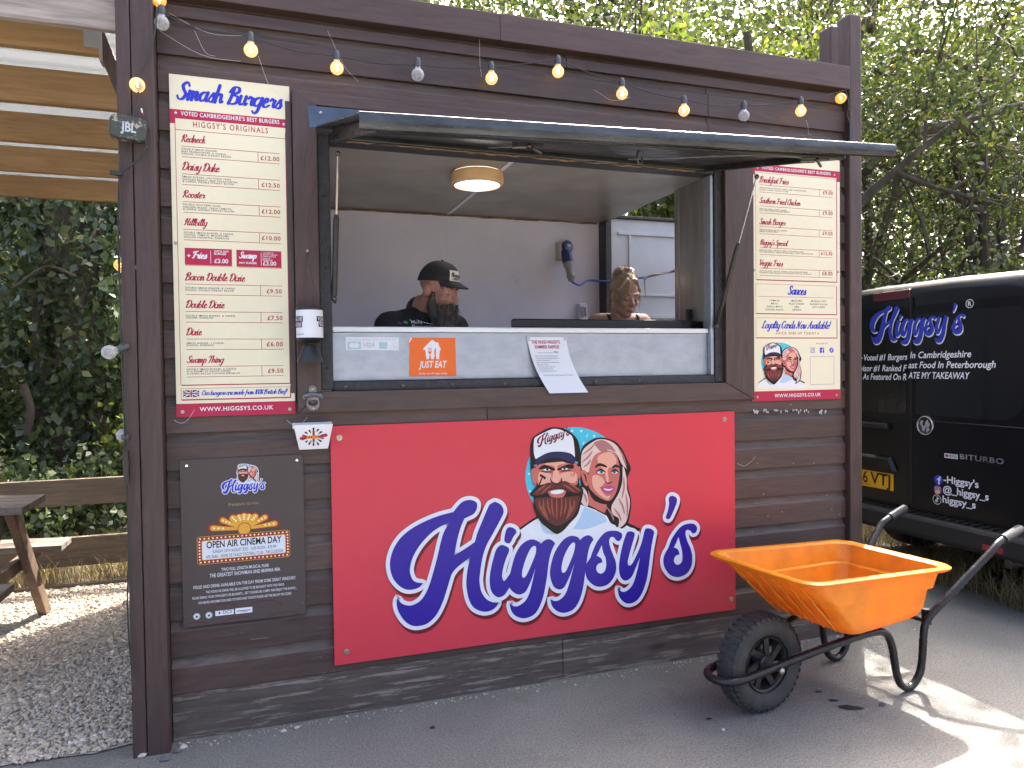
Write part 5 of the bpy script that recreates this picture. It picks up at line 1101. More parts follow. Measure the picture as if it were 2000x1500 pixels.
# raffle leaflet hanging over the black sill
q0, q1 = PP.px(Z(1632, 160)), PP.px(Z(1942, 160)); LL = q0[0] - .004; LW_ = .190; LTOP = q0[1]; LH = .285
def leaf_warp(a, b, h):
    t = max(0.0, -b / LH)
    return np.array([LL + a + .075 * t ** 1.6, 0.027 - .075 * t ** 1.5 - h, LTOP + b + .030 * t ** 2])
LP = Plane((0, 0.027, 0), (1, 0, 0), (0, 0, 1), leaf_warp)
th = thing('raffle_leaflet', 'white raffle leaflet curling over the black sill of the hatch', 'leaflet', leaf_warp(0, 0, 0))
m = MB(); N = 14
vs = [leaf_warp(LW_ * i, -LH * j / N, 0) for j in range(N + 1) for i in (0, 1)]
m.add(vs, [(2 * j, 2 * j + 2, 2 * j + 3, 2 * j + 1) for j in range(N)]); part('sheet', m, 'ink_paper', th, smooth=True)
M = MB(); text(M, LP, "THE HUGE HIGGSY'S", (.016, -.030), (.156, -.030), .0008, .03, uv=True, cap=.0145); text(M, LP, 'SUMMER RAFFLE!', (.028, -.053), (.148, -.053), .0008, .03, uv=True, cap=.0145); part('leaflet_heading', M, 'ink_crimson', th)
M = MB(); text(M, LP, 'One person will win all this for', (.034, -.075), (.112, -.075), .0008, 0, uv=True); text(M, LP, '90p!', (.116, -.075), (.138, -.075), .0008, 0, uv=True)
for i, tx in enumerate(('A person family ticket to Alton Towers', '12ft steel framed swimming pool & pump', 'Gas BBQ and accessories', 'Bag of meat hamper for the BBQ online', 'Spice 20L cool box', 'The Soupe Snatter water guns', 'Garden bottle of Prosec', 'A family day of pie or beer')): text(M, LP, '- ' + tx, (.012, -.092 - .0108 * i), (.012 + .0031 * len(tx), -.092 - .0108 * i), .0008, 0, uv=True, cap=.0058)
text(M, LP, 'Scan the QR code to get your tickets', (.022, -.190), (.165, -.190), .0008, 0, uv=True); part('leaflet_lettering', M, 'ink_navy', th)
m = MB(); m.rect(LP, -.006, -.018, .012, .003, .0012); m.rect(LP, LW_ - .014, -.016, LW_ + .006, .003, .0012); part('tape', m, 'ink_faintgrey', th)

# ------------------------------------------------------------------ bottle opener, cap tray, collection box
c = by((611, 780), -.035); c[1] = -.031
bo = thing('bottle_opener', 'cast metal bottle opener on the brown casing below the collection box', 'bottle opener', c)
mat('cast_iron', (0.17, 0.17, 0.175), 0.38, 0.85, 0.3, 60)
def op_pt(x, z, y): return (c[0] + x, c[1] - y, c[2] + z)
m = MB(); out = smooth_curve([(-.014, .048), (0, .056), (.014, .048), (.016, .028), (.034, .024), (.040, .012), (.034, .002), (.022, .004), (.026, -.02), (.018, -.038), (0, -.046), (-.018, -.038), (-.026, -.02), (-.022, .004), (-.034, .002), (-.040, .012), (-.034, .024), (-.016, .028)], 4, True)
hole = smooth_curve([(-.016, -.004), (.016, -.004), (.018, -.018), (.008, -.026), (-.008, -.026), (-.018, -.018)], 3, True)
P_ = Plane((c[0], -.0315, c[2]), (1, 0, 0), (0, 0, 1)); m.poly(P_, out[::-1], .008, [hole[::-1]])
k = len(out); m.add([P_.at(*q, .008) for q in out] + [P_.at(*q, 0) for q in out], [(i, (i + 1) % k, k + (i + 1) % k, k + i) for i in range(k)])
m.tube([op_pt(x, .010 + .010 * math.cos(x * 40), .014) for x in np.linspace(-.036, .036, 9)], [.006, .009, .010, .010, .010, .010, .010, .009, .006], 8)
m.tube([op_pt(-.012, -.006, .012), op_pt(0, -.009, .018), op_pt(.012, -.006, .012)], .004, 8); part('bracket', m, 'cast_iron', bo, smooth=True)
m = MB(); bolt(m, op_pt(0, .042, .009), .006); bolt(m, op_pt(0, -.037, .009), .006); part('screw', m, 'screw', bo, smooth=True)
# tray
A = z3(560, 480, 3.575)
TPY = -.062; TP = Plane((0, TPY, 0), (1, 0, 0), (0, 0, 1)); q = [TP.px(A(*x)) for x in ((48, 1248), (320, 1246), (290, 1420), (90, 1424))]
zt = (q[0][1] + q[1][1]) / 2; zb = (q[2][1] + q[3][1]) / 2
ty = thing('cap_tray', 'small white tapered bottle cap tray with splat badge above the poster', 'cap tray', TP.at(q[3][0], zb))
m = MB(); top = [(q[0][0], zt), (q[1][0], zt)]; bot = [(q[3][0], zb), (q[2][0], zb)]
F0, F1, B0, B1 = (top[0][0], TPY - .014, zt), (top[1][0], TPY - .014, zt), (bot[0][0], TPY + .012, zb), (bot[1][0], TPY + .012, zb)
m.loft([[F0, B0, B1, F1], [(F0[0], TPY - .0125, zt), (B0[0], TPY + .0135, zb), (B1[0], TPY + .0135, zb), (F1[0], TPY - .0125, zt)]])
m.loft([[F0, (F0[0], -.002, zt), (B0[0], -.002, zb), B0], [(F0[0] + .0015, TPY - .0125, zt), (F0[0] + .0015, -.002, zt), (B0[0] + .0015, -.002, zb), (B0[0] + .0015, TPY + .0135, zb)]])
m.loft([[F1, (F1[0], -.002, zt), (B1[0], -.002, zb), B1], [(F1[0] - .0015, TPY - .0125, zt), (F1[0] - .0015, -.002, zt), (B1[0] - .0015, -.002, zb), (B1[0] - .0015, TPY + .0135, zb)]])
m.box((B0[0], TPY + .013, zb), (B1[0], -.002, zb + .0015)); m.box((F0[0] - .002, -.0045, zt - .02), (F1[0] + .002, -.0025, zt + .004))
mat('tray_white', (0.72, 0.73, 0.76), 0.3, 0.2, 0.04, 10); part('body', m, 'tray_white', ty)
sn = np.array([0, -(zt - zb), -.026]) ; vv = np.array([0, -.026, zt - zb]); vv /= np.linalg.norm(vv)
TF = Plane(((F0[0] + F1[0]) / 2, (F0[1] + B0[1]) / 2 - .0006, (zt + zb) / 2), (1, 0, 0), vv)
M = MB()
for i in range(14):
    an = 2 * math.pi * (i + .5) / 14; r0 = .016 + .004 * (i % 3); r1 = .030 + .006 * ((i * 5) % 4) / 3
    ex = 1.2; M.k = 0 if i % 7 not in (0, 6) else 1
    M.ribbon(TF, [(r0 * ex * math.cos(an), r0 * math.sin(an)), ((r0 + r1) / 2 * ex * math.cos(an), (r0 + r1) / 2 * math.sin(an)), (r1 * ex * math.cos(an), r1 * math.sin(an))], [.0014, .0024, .004], .0006 + i * .00003)
M.k = 1; M.ribbon(TF, [(-.048, -.004), (-.02, -.001), (.02, .001), (.048, .006)], [.006, .005, .005, .007], .0012); M.rect(TF, -.004, -.02, .005, .026, .0011); M.k = 2; text(M, TF, 'BTBSC', (-.027, -.006), (.027, -.006), .0016, .03, uv=True, cap=.012)
part('badge', M, ['ink_navy', 'ink_crimson', 'ink_yellow'], ty)
# collection box: cylinder with funnel base
q = by((605, 640), -.09); CX, CZ = q[0], q[2]; CY = -.088
cb = thing('collection_box', 'white charity collection tube with black lid and flared black base', 'collection box', (CX, CY, by((607, 712), CY)[2]))
zt, zb = by((605, 606), CY)[2], by((605, 660), CY)[2]; r = .052; zf = by((605, 708), CY)[2]
m = MB(); m.lathe([(r, zb), (r, zt)], (CX, CY, 0), (0, 0, 1), 36); part('sleeve', m, 'ink_white', cb, smooth=True)
m = MB(); m.lathe([(r * .98, zt - .002), (r * 1.02, zt), (r * 1.02, zt + .008), (r * .93, zt + .012), (.001, zt + .013)], (CX, CY, 0), (0, 0, 1), 36); part('lid', m, 'black_plastic', cb, smooth=True)
m = MB(); m.lathe([(r * .97, zb + .002), (r * 1.01, zb - .004), (r * .86, zb - .014), (r * .45, zb - .022), (r * .42, zb - .028)], (CX, CY, 0), (0, 0, 1), 36); part('collar', m, 'black_plastic', cb, smooth=True)
m = MB(); m.lathe([(r * .5, zb - .026), (r * .60, zb - .034), (r * .98, zf + .004), (r * 1.0, zf), (r * .94, zf), (r * .5, zb - .034)], (CX, CY, 0), (0, 0, 1), 36); part('base', m, 'black_plastic', cb, smooth=True)
m = MB(); m.box((CX - .012, CY + r * .9, zb - .04), (CX + .012, -.034, zt + .0)); part('bracket', m, 'black_plastic', cb)
fa = math.atan2(CAMP[1] - CY, CAMP[0] - CX)
CP = Plane((CX, CY, 0), (1, 0, 0), (0, 0, 1), lambda a, b, h: np.array([CX + (r + h) * math.cos(fa + a / r), CY + (r + h) * math.sin(fa + a / r), b]))
def on_can(a0, b0, a1, b1, tx, boxc):
    M = MB(); M.k = 0; n = 10
    for i in range(n): x0 = a0 + (a1 - a0) * i / n; x1 = a0 + (a1 - a0) * (i + 1) / n; M.add([CP.at(x0, b0, .0006), CP.at(x1, b0, .0006), CP.at(x1, b1, .0006), CP.at(x0, b1, .0006)], [(0, 1, 2, 3)])
    M.k = 1; text(M, CP, tx, (a0 + .003, b0 + (b1 - b0) * .2), (a1 - .003, b0 + (b1 - b0) * .2), .0014, .016, uv=True, cap=(b1 - b0) * .62); part('sleeve_print', M, [boxc, 'ink_white'], cb)
hz = zt - zb
on_can(-.088, zb + hz * .56, -.026, zb + hz * .76, 'SAVING LIVES', 'ink_black'); on_can(-.088, zb + hz * .36, -.030, zb + hz * .55, 'CANCER', 'ink_purple'); on_can(.028, zb + hz * .57, .075, zb + hz * .76, 'YOUR', 'ink_black'); on_can(.036, zb + hz * .38, .078, zb + hz * .54, 'VS', 'ink_purple')
M = MB(); text(M, CP, 'www.org.uk', (-.066, zb + hz * .10), (-.022, zb + hz * .10), .0008, 0, uv=True); part('sleeve_print', M, 'ink_navy', cb)
m = MB(); nq = by((600, 492), -.045)
for s in (-1, 1): m.tube([(nq[0], -.05, nq[2]), (nq[0] + s * .012, -.06, nq[2] - .1), (CX + s * r * .9, CY, zt + .004)], .0008, 4)
part('string', m, 'black_plastic', cb)
# ------------------------------------------------------------------ string lights
mat('wire', (0.02, 0.022, 0.02), 0.6); mat('socket_plastic', (0.05, 0.058, 0.065), 0.45)
mat('filament', (1, .8, .5), 0.5, emit=(1.0, 0.62, 0.22), estr=4)
def bulbglass(name, col, tr, emit=None, es=0.0):
    m, n, l, b = base(name)
    b.inputs['Base Color'].default_value = (*col, 1); b.inputs['Roughness'].default_value = 0.08
    if emit: b.inputs['Emission Color'].default_value = (*emit, 1); b.inputs['Emission Strength'].default_value = es
    t = n.new('ShaderNodeBsdfTransparent'); x = n.new('ShaderNodeMixShader'); f = n.new('ShaderNodeLayerWeight'); f.inputs[0].default_value = 0.35
    r = n.new('ShaderNodeMapRange'); r.inputs[3].default_value = tr[0]; r.inputs[4].default_value = tr[1]
    l.new(f.outputs['Facing'], r.inputs[0]); l.new(r.outputs[0], x.inputs[0]); l.new(t.outputs[0], x.inputs[1]); l.new(b.outputs[0], x.inputs[2]); l.new(x.outputs[0], n['Material Output'].inputs[0])
bulbglass('bulb_lit', (0.85, 0.62, 0.35), (0.35, 0.95), (1.0, 0.60, 0.25), 0.09)
bulbglass('bulb_amber', (0.8, 0.42, 0.12), (0.55, 0.95), (1.0, 0.42, 0.08), 0.1)
bulbglass('bulb_clear', (0.62, 0.64, 0.66), (0.28, 0.85))
sl_ = thing('string_lights', 'string of round warm bulbs looped along the kiosk front and down the left post', 'string lights', by((800, 120), -0.05))
YW = -0.055
def L3(p, y=YW): return by(p, y)
wp = [(306, -20), (306, 16), (380, 52), (490, 72), (570, 98), (658, 110), (740, 124), (816, 127), (890, 133), (960, 131), (1025, 125), (1090, 118), (1150, 142), (1215, 161), (1275, 182), (1336, 194), (1395, 206), (1453, 206), (1510, 204), (1564, 197), (1605, 188), (1652, 176)]
m = MB(); m.tube(curve3([L3(p) for p in wp], 5), 0.0022, 6)
m.tube(curve3([L3(p) for p in [(1652, 176), (1658, 205), (1655, 225), (1660, 240)]], 4), 0.0022, 6)
YD = -0.10
dn = [(306, 16), (303, 60), (290, 108), (278, 140), (270, 180), (258, 232), (250, 275), (237, 325), (233, 345), (231, 420), (232, 520), (236, 610), (237, 680), (240, 760), (244, 850), (246, 930), (250, 1000), (251, 1100), (249, 1180), (253, 1260), (258, 1310)]
m.tube(curve3([L3(p, YD) for p in dn], 4), 0.0032, 6)
m.tube(curve3([L3(p, YD - .006) for p in [(233, 345), (236, 450), (234, 540), (238, 640), (246, 720), (247, 850), (252, 960)]], 4), 0.0022, 6)
part('cable', m, 'wire', sl_, smooth=True)
m = MB(); q = L3((1660, 268)); m.loft([[(q[0] + a, q[1] + b, z) for a, b in ((-w, -w), (w, -w), (w, w), (-w, w))] for z, w in ((by((1660, 240), YW)[2], .008), (by((1660, 262), YW)[2], .011), (by((1660, 278), YW)[2], .014))])
q0, q1 = L3((246, 880), YD), L3((248, 945), YD); m.tube([q0, q0 * .7 + q1 * .3, q0 * .68 + q1 * .32, q1], [.010, .010, .013, .009], 10); part('connector', m, 'black_plastic', sl_, smooth=True)
def bulb(p, kind, d=(0, 0, -1), y=YW, r=.0268):
    c = L3(p, y); d = np.array(d, float); d /= np.linalg.norm(d)
    m = MB(); prof = [(.012, -r - .012), (.0125, -r), (.014, -r * .86), (r * .72, -r * .68), (r * .93, -r * .35), (r, 0), (r * .93, r * .36), (r * .7, r * .72), (r * .36, r * .93), (.001, r)]
    m.lathe(prof, c, d, 20); g = part('bulb', m, {'l': 'bulb_lit', 'a': 'bulb_amber', 'c': 'bulb_clear'}[kind], sl_, smooth=True)
    m = MB(); m.lathe([(.0135, -r - .004), (.0145, -r - .010), (.0135, -r - .034), (.010, -r - .040), (.004, -r - .046)], c, d, 14, True); part('socket', m, 'socket_plastic', sl_, smooth=True)
    m = MB(); 
    t = np.cross(d, (0.3, 1, 0.2)); t /= np.linalg.norm(t)
    m.tube([c - d * r * .5 + t * .004, c + d * r * .3 + t * .006, c + d * r * .42, c + d * r * .3 - t * .006, c - d * r * .5 - t * .004], .0014 if kind != 'c' else .0009, 6)
    part('filament', m, 'filament' if kind != 'c' else 'ink_gold', g, smooth=True)
for p, k in (((490, 98), 'l'), ((658, 133), 'l'), ((816, 146), 'c'), ((960, 153), 'l'), ((1090, 140), 'l'), ((1215, 183), 'l'), ((1336, 216), 'l'), ((1453, 226), 'c'), ((1564, 217), 'l')): bulb(p, k)
bulb((1642, 192), 'a', (-.8, -.35, -.25)); bulb((316, 45), 'c'); bulb((310, 0), 'a', (.15, -.9, .1)); bulb((268, 166), 'l', (-.1, -1, -.15), YD); bulb((236, 518), 'a', (-.5, .1, .1), YD + .05, .024); bulb((213, 688), 'c', (-1, -.1, -.35), YD, .026); bulb((240, 850), 'c', (-.3, .8, .1), YD + .06, .024)

# ------------------------------------------------------------------ small speaker strapped to the post
mat('camo', (0.03, 0.042, 0.034), 0.6, 0, 0, 42, bump=.5, bscale=600, col2=(0.30, 0.29, 0.25), thr=(.56, .58)); mat('camo_dark', (0.028, 0.036, 0.034), 0.6, bump=.4, bscale=500)
c = by((250, 252), -.115); sp = thing('portable_speaker', 'small camouflage portable speaker fixed to the left post', 'speaker', c)
tl_ = rad(3); ux = np.array([math.cos(tl_) * .97, .24, -math.sin(tl_)]); ux /= np.linalg.norm(ux); uz = np.array([math.sin(tl_), 0, math.cos(tl_)]); uy = np.cross(uz, ux)
m = MB(); rings = []
for t, s in ((-.024, .80), (-.020, .93), (-.008, 1), (.008, 1), (.020, .93), (.024, .80)):
    rg = []
    for j in range(28):
        a = 2 * math.pi * j / 28; sx = math.copysign(abs(math.cos(a)) ** .35, math.cos(a)); sz = math.copysign(abs(math.sin(a)) ** .35, math.sin(a))
        rg.append(c + ux * sx * (.060 - .01 * (1 - s)) * (.9 + .1 * s) + uz * sz * .042 * (.75 + .25 * s) + uy * t)
    rings.append(rg)
m.loft(rings, True, True); part('body', m, 'camo', sp, smooth=True)
SPp = Plane(c - uy * .0245, ux, uz); m = MB(); text(m, SPp, 'JBL', (-.026, -.016), (.024, -.016), .001, .034, uv=True, cap=.032); part('lettering', m, 'ink_faintgrey', sp)
m = MB(); m.tube(curve3([c + ux * .055 - uz * .02, c + ux * .062 - uz * .05, by((283, 290), -.11), by((270, 312), -.11), by((240, 335), -.11)], 5), .004, 8); part('cable', m, 'wire', sp, smooth=True)
m = MB(); q = by((227, 338), -.11); m.obox(q, (.020, 0, -.002), (0, .01, 0), (0, 0, .008)); part('plug', m, 'black_plastic', sp, bevel=.003)
m = MB(); q = by((276, 212), -.09); m.tube([q, q + np.array([.003, 0, -.015])], .003, 6); m.k = 1; m.tube([q + np.array([.003, 0, -.015]), q + np.array([.008, 0, -.022])], .003, 6); part('tag', m, ['ink_white', 'ink_crimson'], sp)

# ------------------------------------------------------------------ pergola
m_, n_, l_, b_ = base('clear_sheet'); b_.inputs['Base Color'].default_value = (.30, .33, .37, 1); b_.inputs['Metallic'].default_value = .6; b_.inputs['Roughness'].default_value = .2
t_ = n_.new('ShaderNodeBsdfTranslucent'); t_.inputs[0].default_value = (.42, .46, .50, 1); x_ = n_.new('ShaderNodeMixShader'); x_.inputs[0].default_value = .07; l_.new(b_.outputs[0], x_.inputs[1]); l_.new(t_.outputs[0], x_.inputs[2]); l_.new(x_.outputs[0], n_['Material Output'].inputs[0])
pg = thing('pergola', 'open timber pergola with pale corrugated sheet roof left of the kiosk', 'pergola', (-1.5, 1.6, 0))
ZB = 2.73
m = MB(); m.box((-0.4735, -.075, -.04), (-.426, .05, 3.30)); part('post', m, 'brown_post', pg, bevel=.005)
fz0 = by((115, 46), .0)[2]
m = MB(); m.box((-6.5, .0, fz0), (-.476, .035, fz0 + .22)); part('fascia', m, 'pine_grey', pg, bevel=.004)
for i, (y, dz) in enumerate(((.27, 0), (.97, 0), (1.68, .0), (2.4, .0), (3.2, 0))):
    x1 = -.58 if i == 0 else -.30
    m = MB(); m.box((-6.5, y, ZB + dz + .004 * i), (x1, y + .047, ZB + .170)); part('rafter', m, 'pine', pg, bevel=.003)
m = MB(); n = 260; xs = -6.6
ys = np.linspace(-.03, 3.35, n); zs = ZB + .185 + .014 * np.sin(ys * 2 * math.pi / .16)
m.loft([[(-6.6, y, z) for y, z in zip(ys, zs)], [(-.44, y, z) for y, z in zip(ys, zs)]], False, False); part('roof_sheet', m, 'clear_sheet', pg, smooth=True)
m = MB(); m.box((-.585, .26, ZB - .03), (-.575, .33, ZB + .15)); m.box((-.64, .262, ZB + .02), (-.58, .268, ZB + .11)); part('bracket', m, 'galv', pg)
m = MB(); m.bar((-.50, .30, ZB - .16), (-.63, .30, ZB + .19), .05, .05, (0, 1, 0)); part('brace', m, 'brown_post', pg, bevel=.003)
for x in (-6.2, -3.4):
    for y in (3.2,): m = MB(); m.box((x, y - .02, -.02), (x + .1, y + .07, ZB + .1)); part('post', m, 'pine', pg, bevel=.004)

# ------------------------------------------------------------------ low rail fence behind the gravel
fc = thing('rail_fence', 'two rail wooden fence closing the gravel yard beneath the ivy', 'fence', (-1.5, 2.62, 0))
FY = 2.62
for i, (za, zb_) in enumerate(((.535, .715), (.115, .315))):
    m = MB(); m.box((-6.5, FY, za), (-.3, FY + .045, zb_)); part('rail', m, 'fence_wood', fc, bevel=.006)
for x in (-.42, -2.6, -4.8): m = MB(); m.box((x, FY + .047, -.05), (x + .1, FY + .15, .78)); part('post', m, 'fence_wood', fc, bevel=.006)
m = MB(); m.box((-6, 2.46, -.03), (-.43, 2.50, .035)); part('gravel_board', m, 'fence_wood', fc, bevel=.004)

# ------------------------------------------------------------------ picnic table
pt = thing('picnic_table', 'weathered A-frame wooden picnic table with benches at the left edge', 'picnic table', (-2.0, 1.3, 0))
def ax(a, b, z): return np.array([-1.10 - a * .985 + 0 * b, 1.30 + a * .17 + b, z])     # a runs away from the near end, b across
m = MB()
for j in range(4):
    b0_ = -.27 + j * .105; m.obox(ax(.85, b0_ + .05, .775), np.array([-.985, .17, 0]) * .85, (0, .048, 0), (0, 0, .018))
part('tabletop', m, 'table_wood', pt, bevel=.003)
for b_, z_ in ((.62, .42), (-.50, .44)):
    m = MB()
    for j in range(2): m.obox(ax(.84, b_ - .08 + j * .125, z_), np.array([-.985, .17, 0]) * .83, (0, .058, 0), (0, 0, .018))
    part('bench', m, 'table_wood', pt, bevel=.003)
for a_ in (.14, 1.5):
    for s in (1, -1):
        m = MB(); m.bar(ax(a_, s * .10 - .08, .755), ax(a_, s * .64 - .02, .0), .045, .085, (0, 1, .6)); part('leg', m, 'table_leg', pt, bevel=.003)
    m = MB(); m.bar(ax(a_ + .05, -.60, .385), ax(a_ + .05, .70, .385), .04, .07); part('cross_brace', m, 'table_leg', pt, bevel=.003)
    m = MB(); m.bar(ax(a_ + .05, -.27, .73), ax(a_ + .05, .17, .73), .04, .06); part('cross_brace', m, 'table_leg', pt, bevel=.003)

# ------------------------------------------------------------------ wheelbarrow
BO = np.array([1.955, -.559, 0.0]); BA = rad(8.0); bxv = np.array([math.cos(BA), math.sin(BA), 0]); byv = np.array([-math.sin(BA), math.cos(BA), 0])
def bl(a, l, z): return BO + bxv * a + byv * l + np.array([0, 0, z])
wb_ = thing('wheelbarrow', 'wheelbarrow with bright orange plastic tub and black tubular frame', 'wheelbarrow', BO)
def plastic():
    m, n, l, b = base('orange_tub')
    b.inputs['Base Color'].default_value = (0.78, 0.29, 0.012, 1); b.inputs['Roughness'].default_value = 0.36
    b.inputs['Subsurface Weight'].default_value = 0.0
    tc = n.new('ShaderNodeTexCoord'); t = n.new('ShaderNodeTexNoise'); t.inputs['Scale'].default_value = 9; t.inputs['Detail'].default_value = 9; t.inputs['Roughness'].default_value = .7
    l.new(tc.outputs['Object'], t.inputs['Vector']); r = n.new('ShaderNodeValToRGB'); r.color_ramp.elements[0].position = .32; r.color_ramp.elements[1].position = .6
    r.color_ramp.elements[0].color = (0.60, 0.225, 0.022, 1); r.color_ramp.elements[1].color = (0.80, 0.30, 0.012, 1); l.new(t.outputs[0], r.inputs[0]); l.new(r.outputs[0], b.inputs['Base Color'])
    tr = n.new('ShaderNodeBsdfTranslucent'); tr.inputs[0].default_value = (0.9, 0.24, 0.01, 1); mx = n.new('ShaderNodeMixShader'); mx.inputs[0].default_value = .28
    l.new(b.outputs[0], mx.inputs[1]); l.new(tr.outputs[0], mx.inputs[2]); l.new(mx.outputs[0], n['Material Output'].inputs[0])
    mr = n.new('ShaderNodeMapRange'); mr.inputs[3].default_value = .28; mr.inputs[4].default_value = .55; l.new(t.outputs[0], mr.inputs[0]); l.new(mr.outputs[0], b.inputs['Roughness'])
plastic()
mat('frame_tube', (0.014, 0.014, 0.016), 0.30, 0.3, 0.2, 20, rvar=.08); mat('grip', (0.035, 0.035, 0.038), 0.38, 0.2, 0.2, 40)
mat('tyre', (0.022, 0.021, 0.021), 0.75, 0, 0.35, 14, bump=.15, bscale=90, col2=(0.045, 0.042, 0.04))
def rr_ring(a0, a1, l0, l1, z0, z1, r, n=7):
    """rounded rectangle in barrow axes; z runs from z0 at a0 to z1 at a1"""
    out = []
    for ca, cl_, t0 in ((a1 - r, l0 + r, -90), (a1 - r, l1 - r, 0), (a0 + r, l1 - r, 90), (a0 + r, l0 + r, 180)):
        for t in np.radians(np.linspace(t0, t0 + 90, n)):
            a = ca + r * math.cos(t); l = cl_ + r * math.sin(t); out.append(bl(a, l, z0 + (z1 - z0) * (a - a0) / (a1 - a0)))
    return out
# levels: front a, back a, half width, z front, z back, corner radius
lv = [(-.058, .842, .298, .598, .548, .085), (-.060, .845, .301, .606, .556, .085), (-.050, .835, .290, .613, .563, .08), (-.034, .820, .272, .610, .560, .07), (-.022, .806, .262, .596, .548, .06)]
lo_ = [(.040, .790, .254, .535, .505, .06), (.094, .780, .250, .486, .47, .06), (.112, .762, .234, .481, .464, .055), (.215, .748, .226, .375, .385, .06), (.262, .735, .212, .338, .352, .06), (.30, .715, .185, .318, .330, .06)]
def lev(t): return rr_ring(t[0], t[1], -.018 - t[2], -.018 + t[2], t[3], t[4], t[5])
m = MB(); outer = [lev(t) for t in [lv[0], lv[1], lv[2], lv[3], lv[4]] + lo_]
m.loft(outer[3:], True, False); k = len(outer[0]); m.f.append(tuple(len(m.v) - k + j for j in range(k))[::-1]); m.m.append(0)
# rolled rim with a lip that turns down outside
m.loft([lev((-.047, .830, .287, .590, .541, .08)), outer[0], outer[1], outer[2], outer[3]], True, False)
inner = [outer[3]] + [lev((t[0] + .006, t[1] - .006, t[2] - .006, t[3] + .006, t[4] + .006, t[5])) for t in [lv[4]] + lo_]
m.loft(inner[::-1], True, False); k = len(inner[0]); o_ = len(m.v) - k * len(inner); m.f.append(tuple(o_ + j for j in range(k))); m.m.append(0)
# ribs down the sloping front
for i, lt in enumerate((-.20, -.13, -.06, .01, .08, .15)):
    A_ = [bl(.002, lt * 1.05, .566), bl(.075, lt, .502), bl(.083, lt, .488), bl(.205, lt * .93, .376), bl(.250, lt * .86, .338)]
    m.tube(A_, [.003, .0042, .0055, .0055, .004], 8)
tub = part('tub', m, 'orange_tub', wb_, smooth=True, ang=50)
# frame: one bent tube each side joined by a loop round the front of the wheel
def side(s):
    return [bl(1.31, -.015 + s * .285, .665), bl(1.17, -.015 + s * .282, .625), bl(1.10, -.014 + s * .278, .580), bl(.86, -.010 + s * .225, .385), bl(.80, -.008 + s * .205, .325), bl(.775, -.006 + s * .196, .27), bl(.772, -.004 + s * .19, .13), bl(.755, -.002 + s * .188, .06), bl(.70, s * .187, .018), bl(.635, s * .186, .045), bl(.605, s * .185, .12), bl(.585, s * .182, .22), bl(.55, s * .178, .278), bl(.48, s * .168, .292), bl(.30, s * .137, .268), bl(.05, s * .098, .222), bl(-.10, s * .085, .198), bl(-.20, s * .075, .186), bl(-.245, s * .045, .182)]
pts = side(-1) + [bl(-.258, 0, .182)] + side(1)[::-1]
m = MB(); m.tube(curve3(pts, 5), .0165, 12); 
m.tube([bl(.79, -.19, .300), bl(.79, .17, .300)], .012, 10); m.tube([bl(.52, -.17, .296), bl(.52, .16, .296)], .012, 10)
for s in (-1, 1): m.obox(bl(.80, -.006 + s * .19, .315), bxv * .018, byv * .012, (0, 0, .035))
part('frame', m, 'frame_tube', wb_, smooth=True)
for s in (-1, 1):
    m = MB(); p, q = bl(1.325, -.015 + s * .286, .669), bl(1.195, -.015 + s * .283, .633); m.tube([p, p + (q - p) * .04, p + (q - p) * .94, q, q], [.019, .0215, .0215, .023, .017], 14); part('grip', m, 'grip', wb_, smooth=True)
# wheel
wc = bl(0, 0, .203); R_ = .203
m = MB(); prof = [(.112, -.030), (.125, -.045), (.150, -.054), (.172, -.053), (.188, -.044), (.198, -.026), (.202, 0), (.198, .026), (.188, .044), (.172, .053), (.150, .054), (.125, .045), (.112, .030)]
m.lathe(prof, wc, byv, 48)
for i in range(40):
    a = 2 * math.pi * i / 40
    for s in (-1, 1):
        aa = a + (s > 0) * math.pi / 40; rd = bxv * math.cos(aa) + np.array([0, 0, 1]) * math.sin(aa); tg = -bxv * math.sin(aa) + np.array([0, 0, 1]) * math.cos(aa)
        m.obox(wc + rd * .1985 + byv * s * .017, tg * .0085 + byv * s * .004, byv * .015, rd * .0045); m.obox(wc + rd * .188 + byv * s * .041, tg * .0075, byv * .010 - rd * .010 * 0 + byv * s * .002, rd * .007 - byv * s * .004)
wheel = part('wheel', m, 'tyre', wb_, smooth=True, ang=30)
m = MB(); 
for s in (-1, 1):
    m.lathe([(.114, s * .046), (.118, s * .038), (.106, s * .034), (.100, s * .020)], wc, byv, 40)
m.lathe([(.100, -.021), (.100, .021)], wc, byv, 40)
for i in range(7):
    a = 2 * math.pi * i / 7 + .2; rd = bxv * math.cos(a) + np.array([0, 0, 1]) * math.sin(a); a2 = a + .45; rd2 = bxv * math.cos(a2) + np.array([0, 0, 1]) * math.sin(a2)
    for s in (-1, 1): m.bar(wc + rd * .030 + byv * s * .024, wc + rd2 * .103 + byv * s * .026, .026, .010, byv)
m.lathe([(.001, -.042), (.03, -.042), (.036, -.036), (.036, .036), (.03, .042), (.001, .042)], wc, byv, 24)
part('rim', m, 'black_plastic', wheel, smooth=True)
m = MB(); m.tube([wc - byv * .12, wc + byv * .12], .008, 10); 
for s in (-1, 1): m.lathe([(.014, 0), (.014, .008), (.008, .010), (.0005, .018)], wc + byv * s * .112, byv * s, 6); m.bar(wc + byv * s * .085 + np.array([0, 0, .03]), wc + byv * s * .085 + np.array([0, 0, -.012]), .03, .005, byv)
part('axle', m, 'screw', wb_, smooth=True)
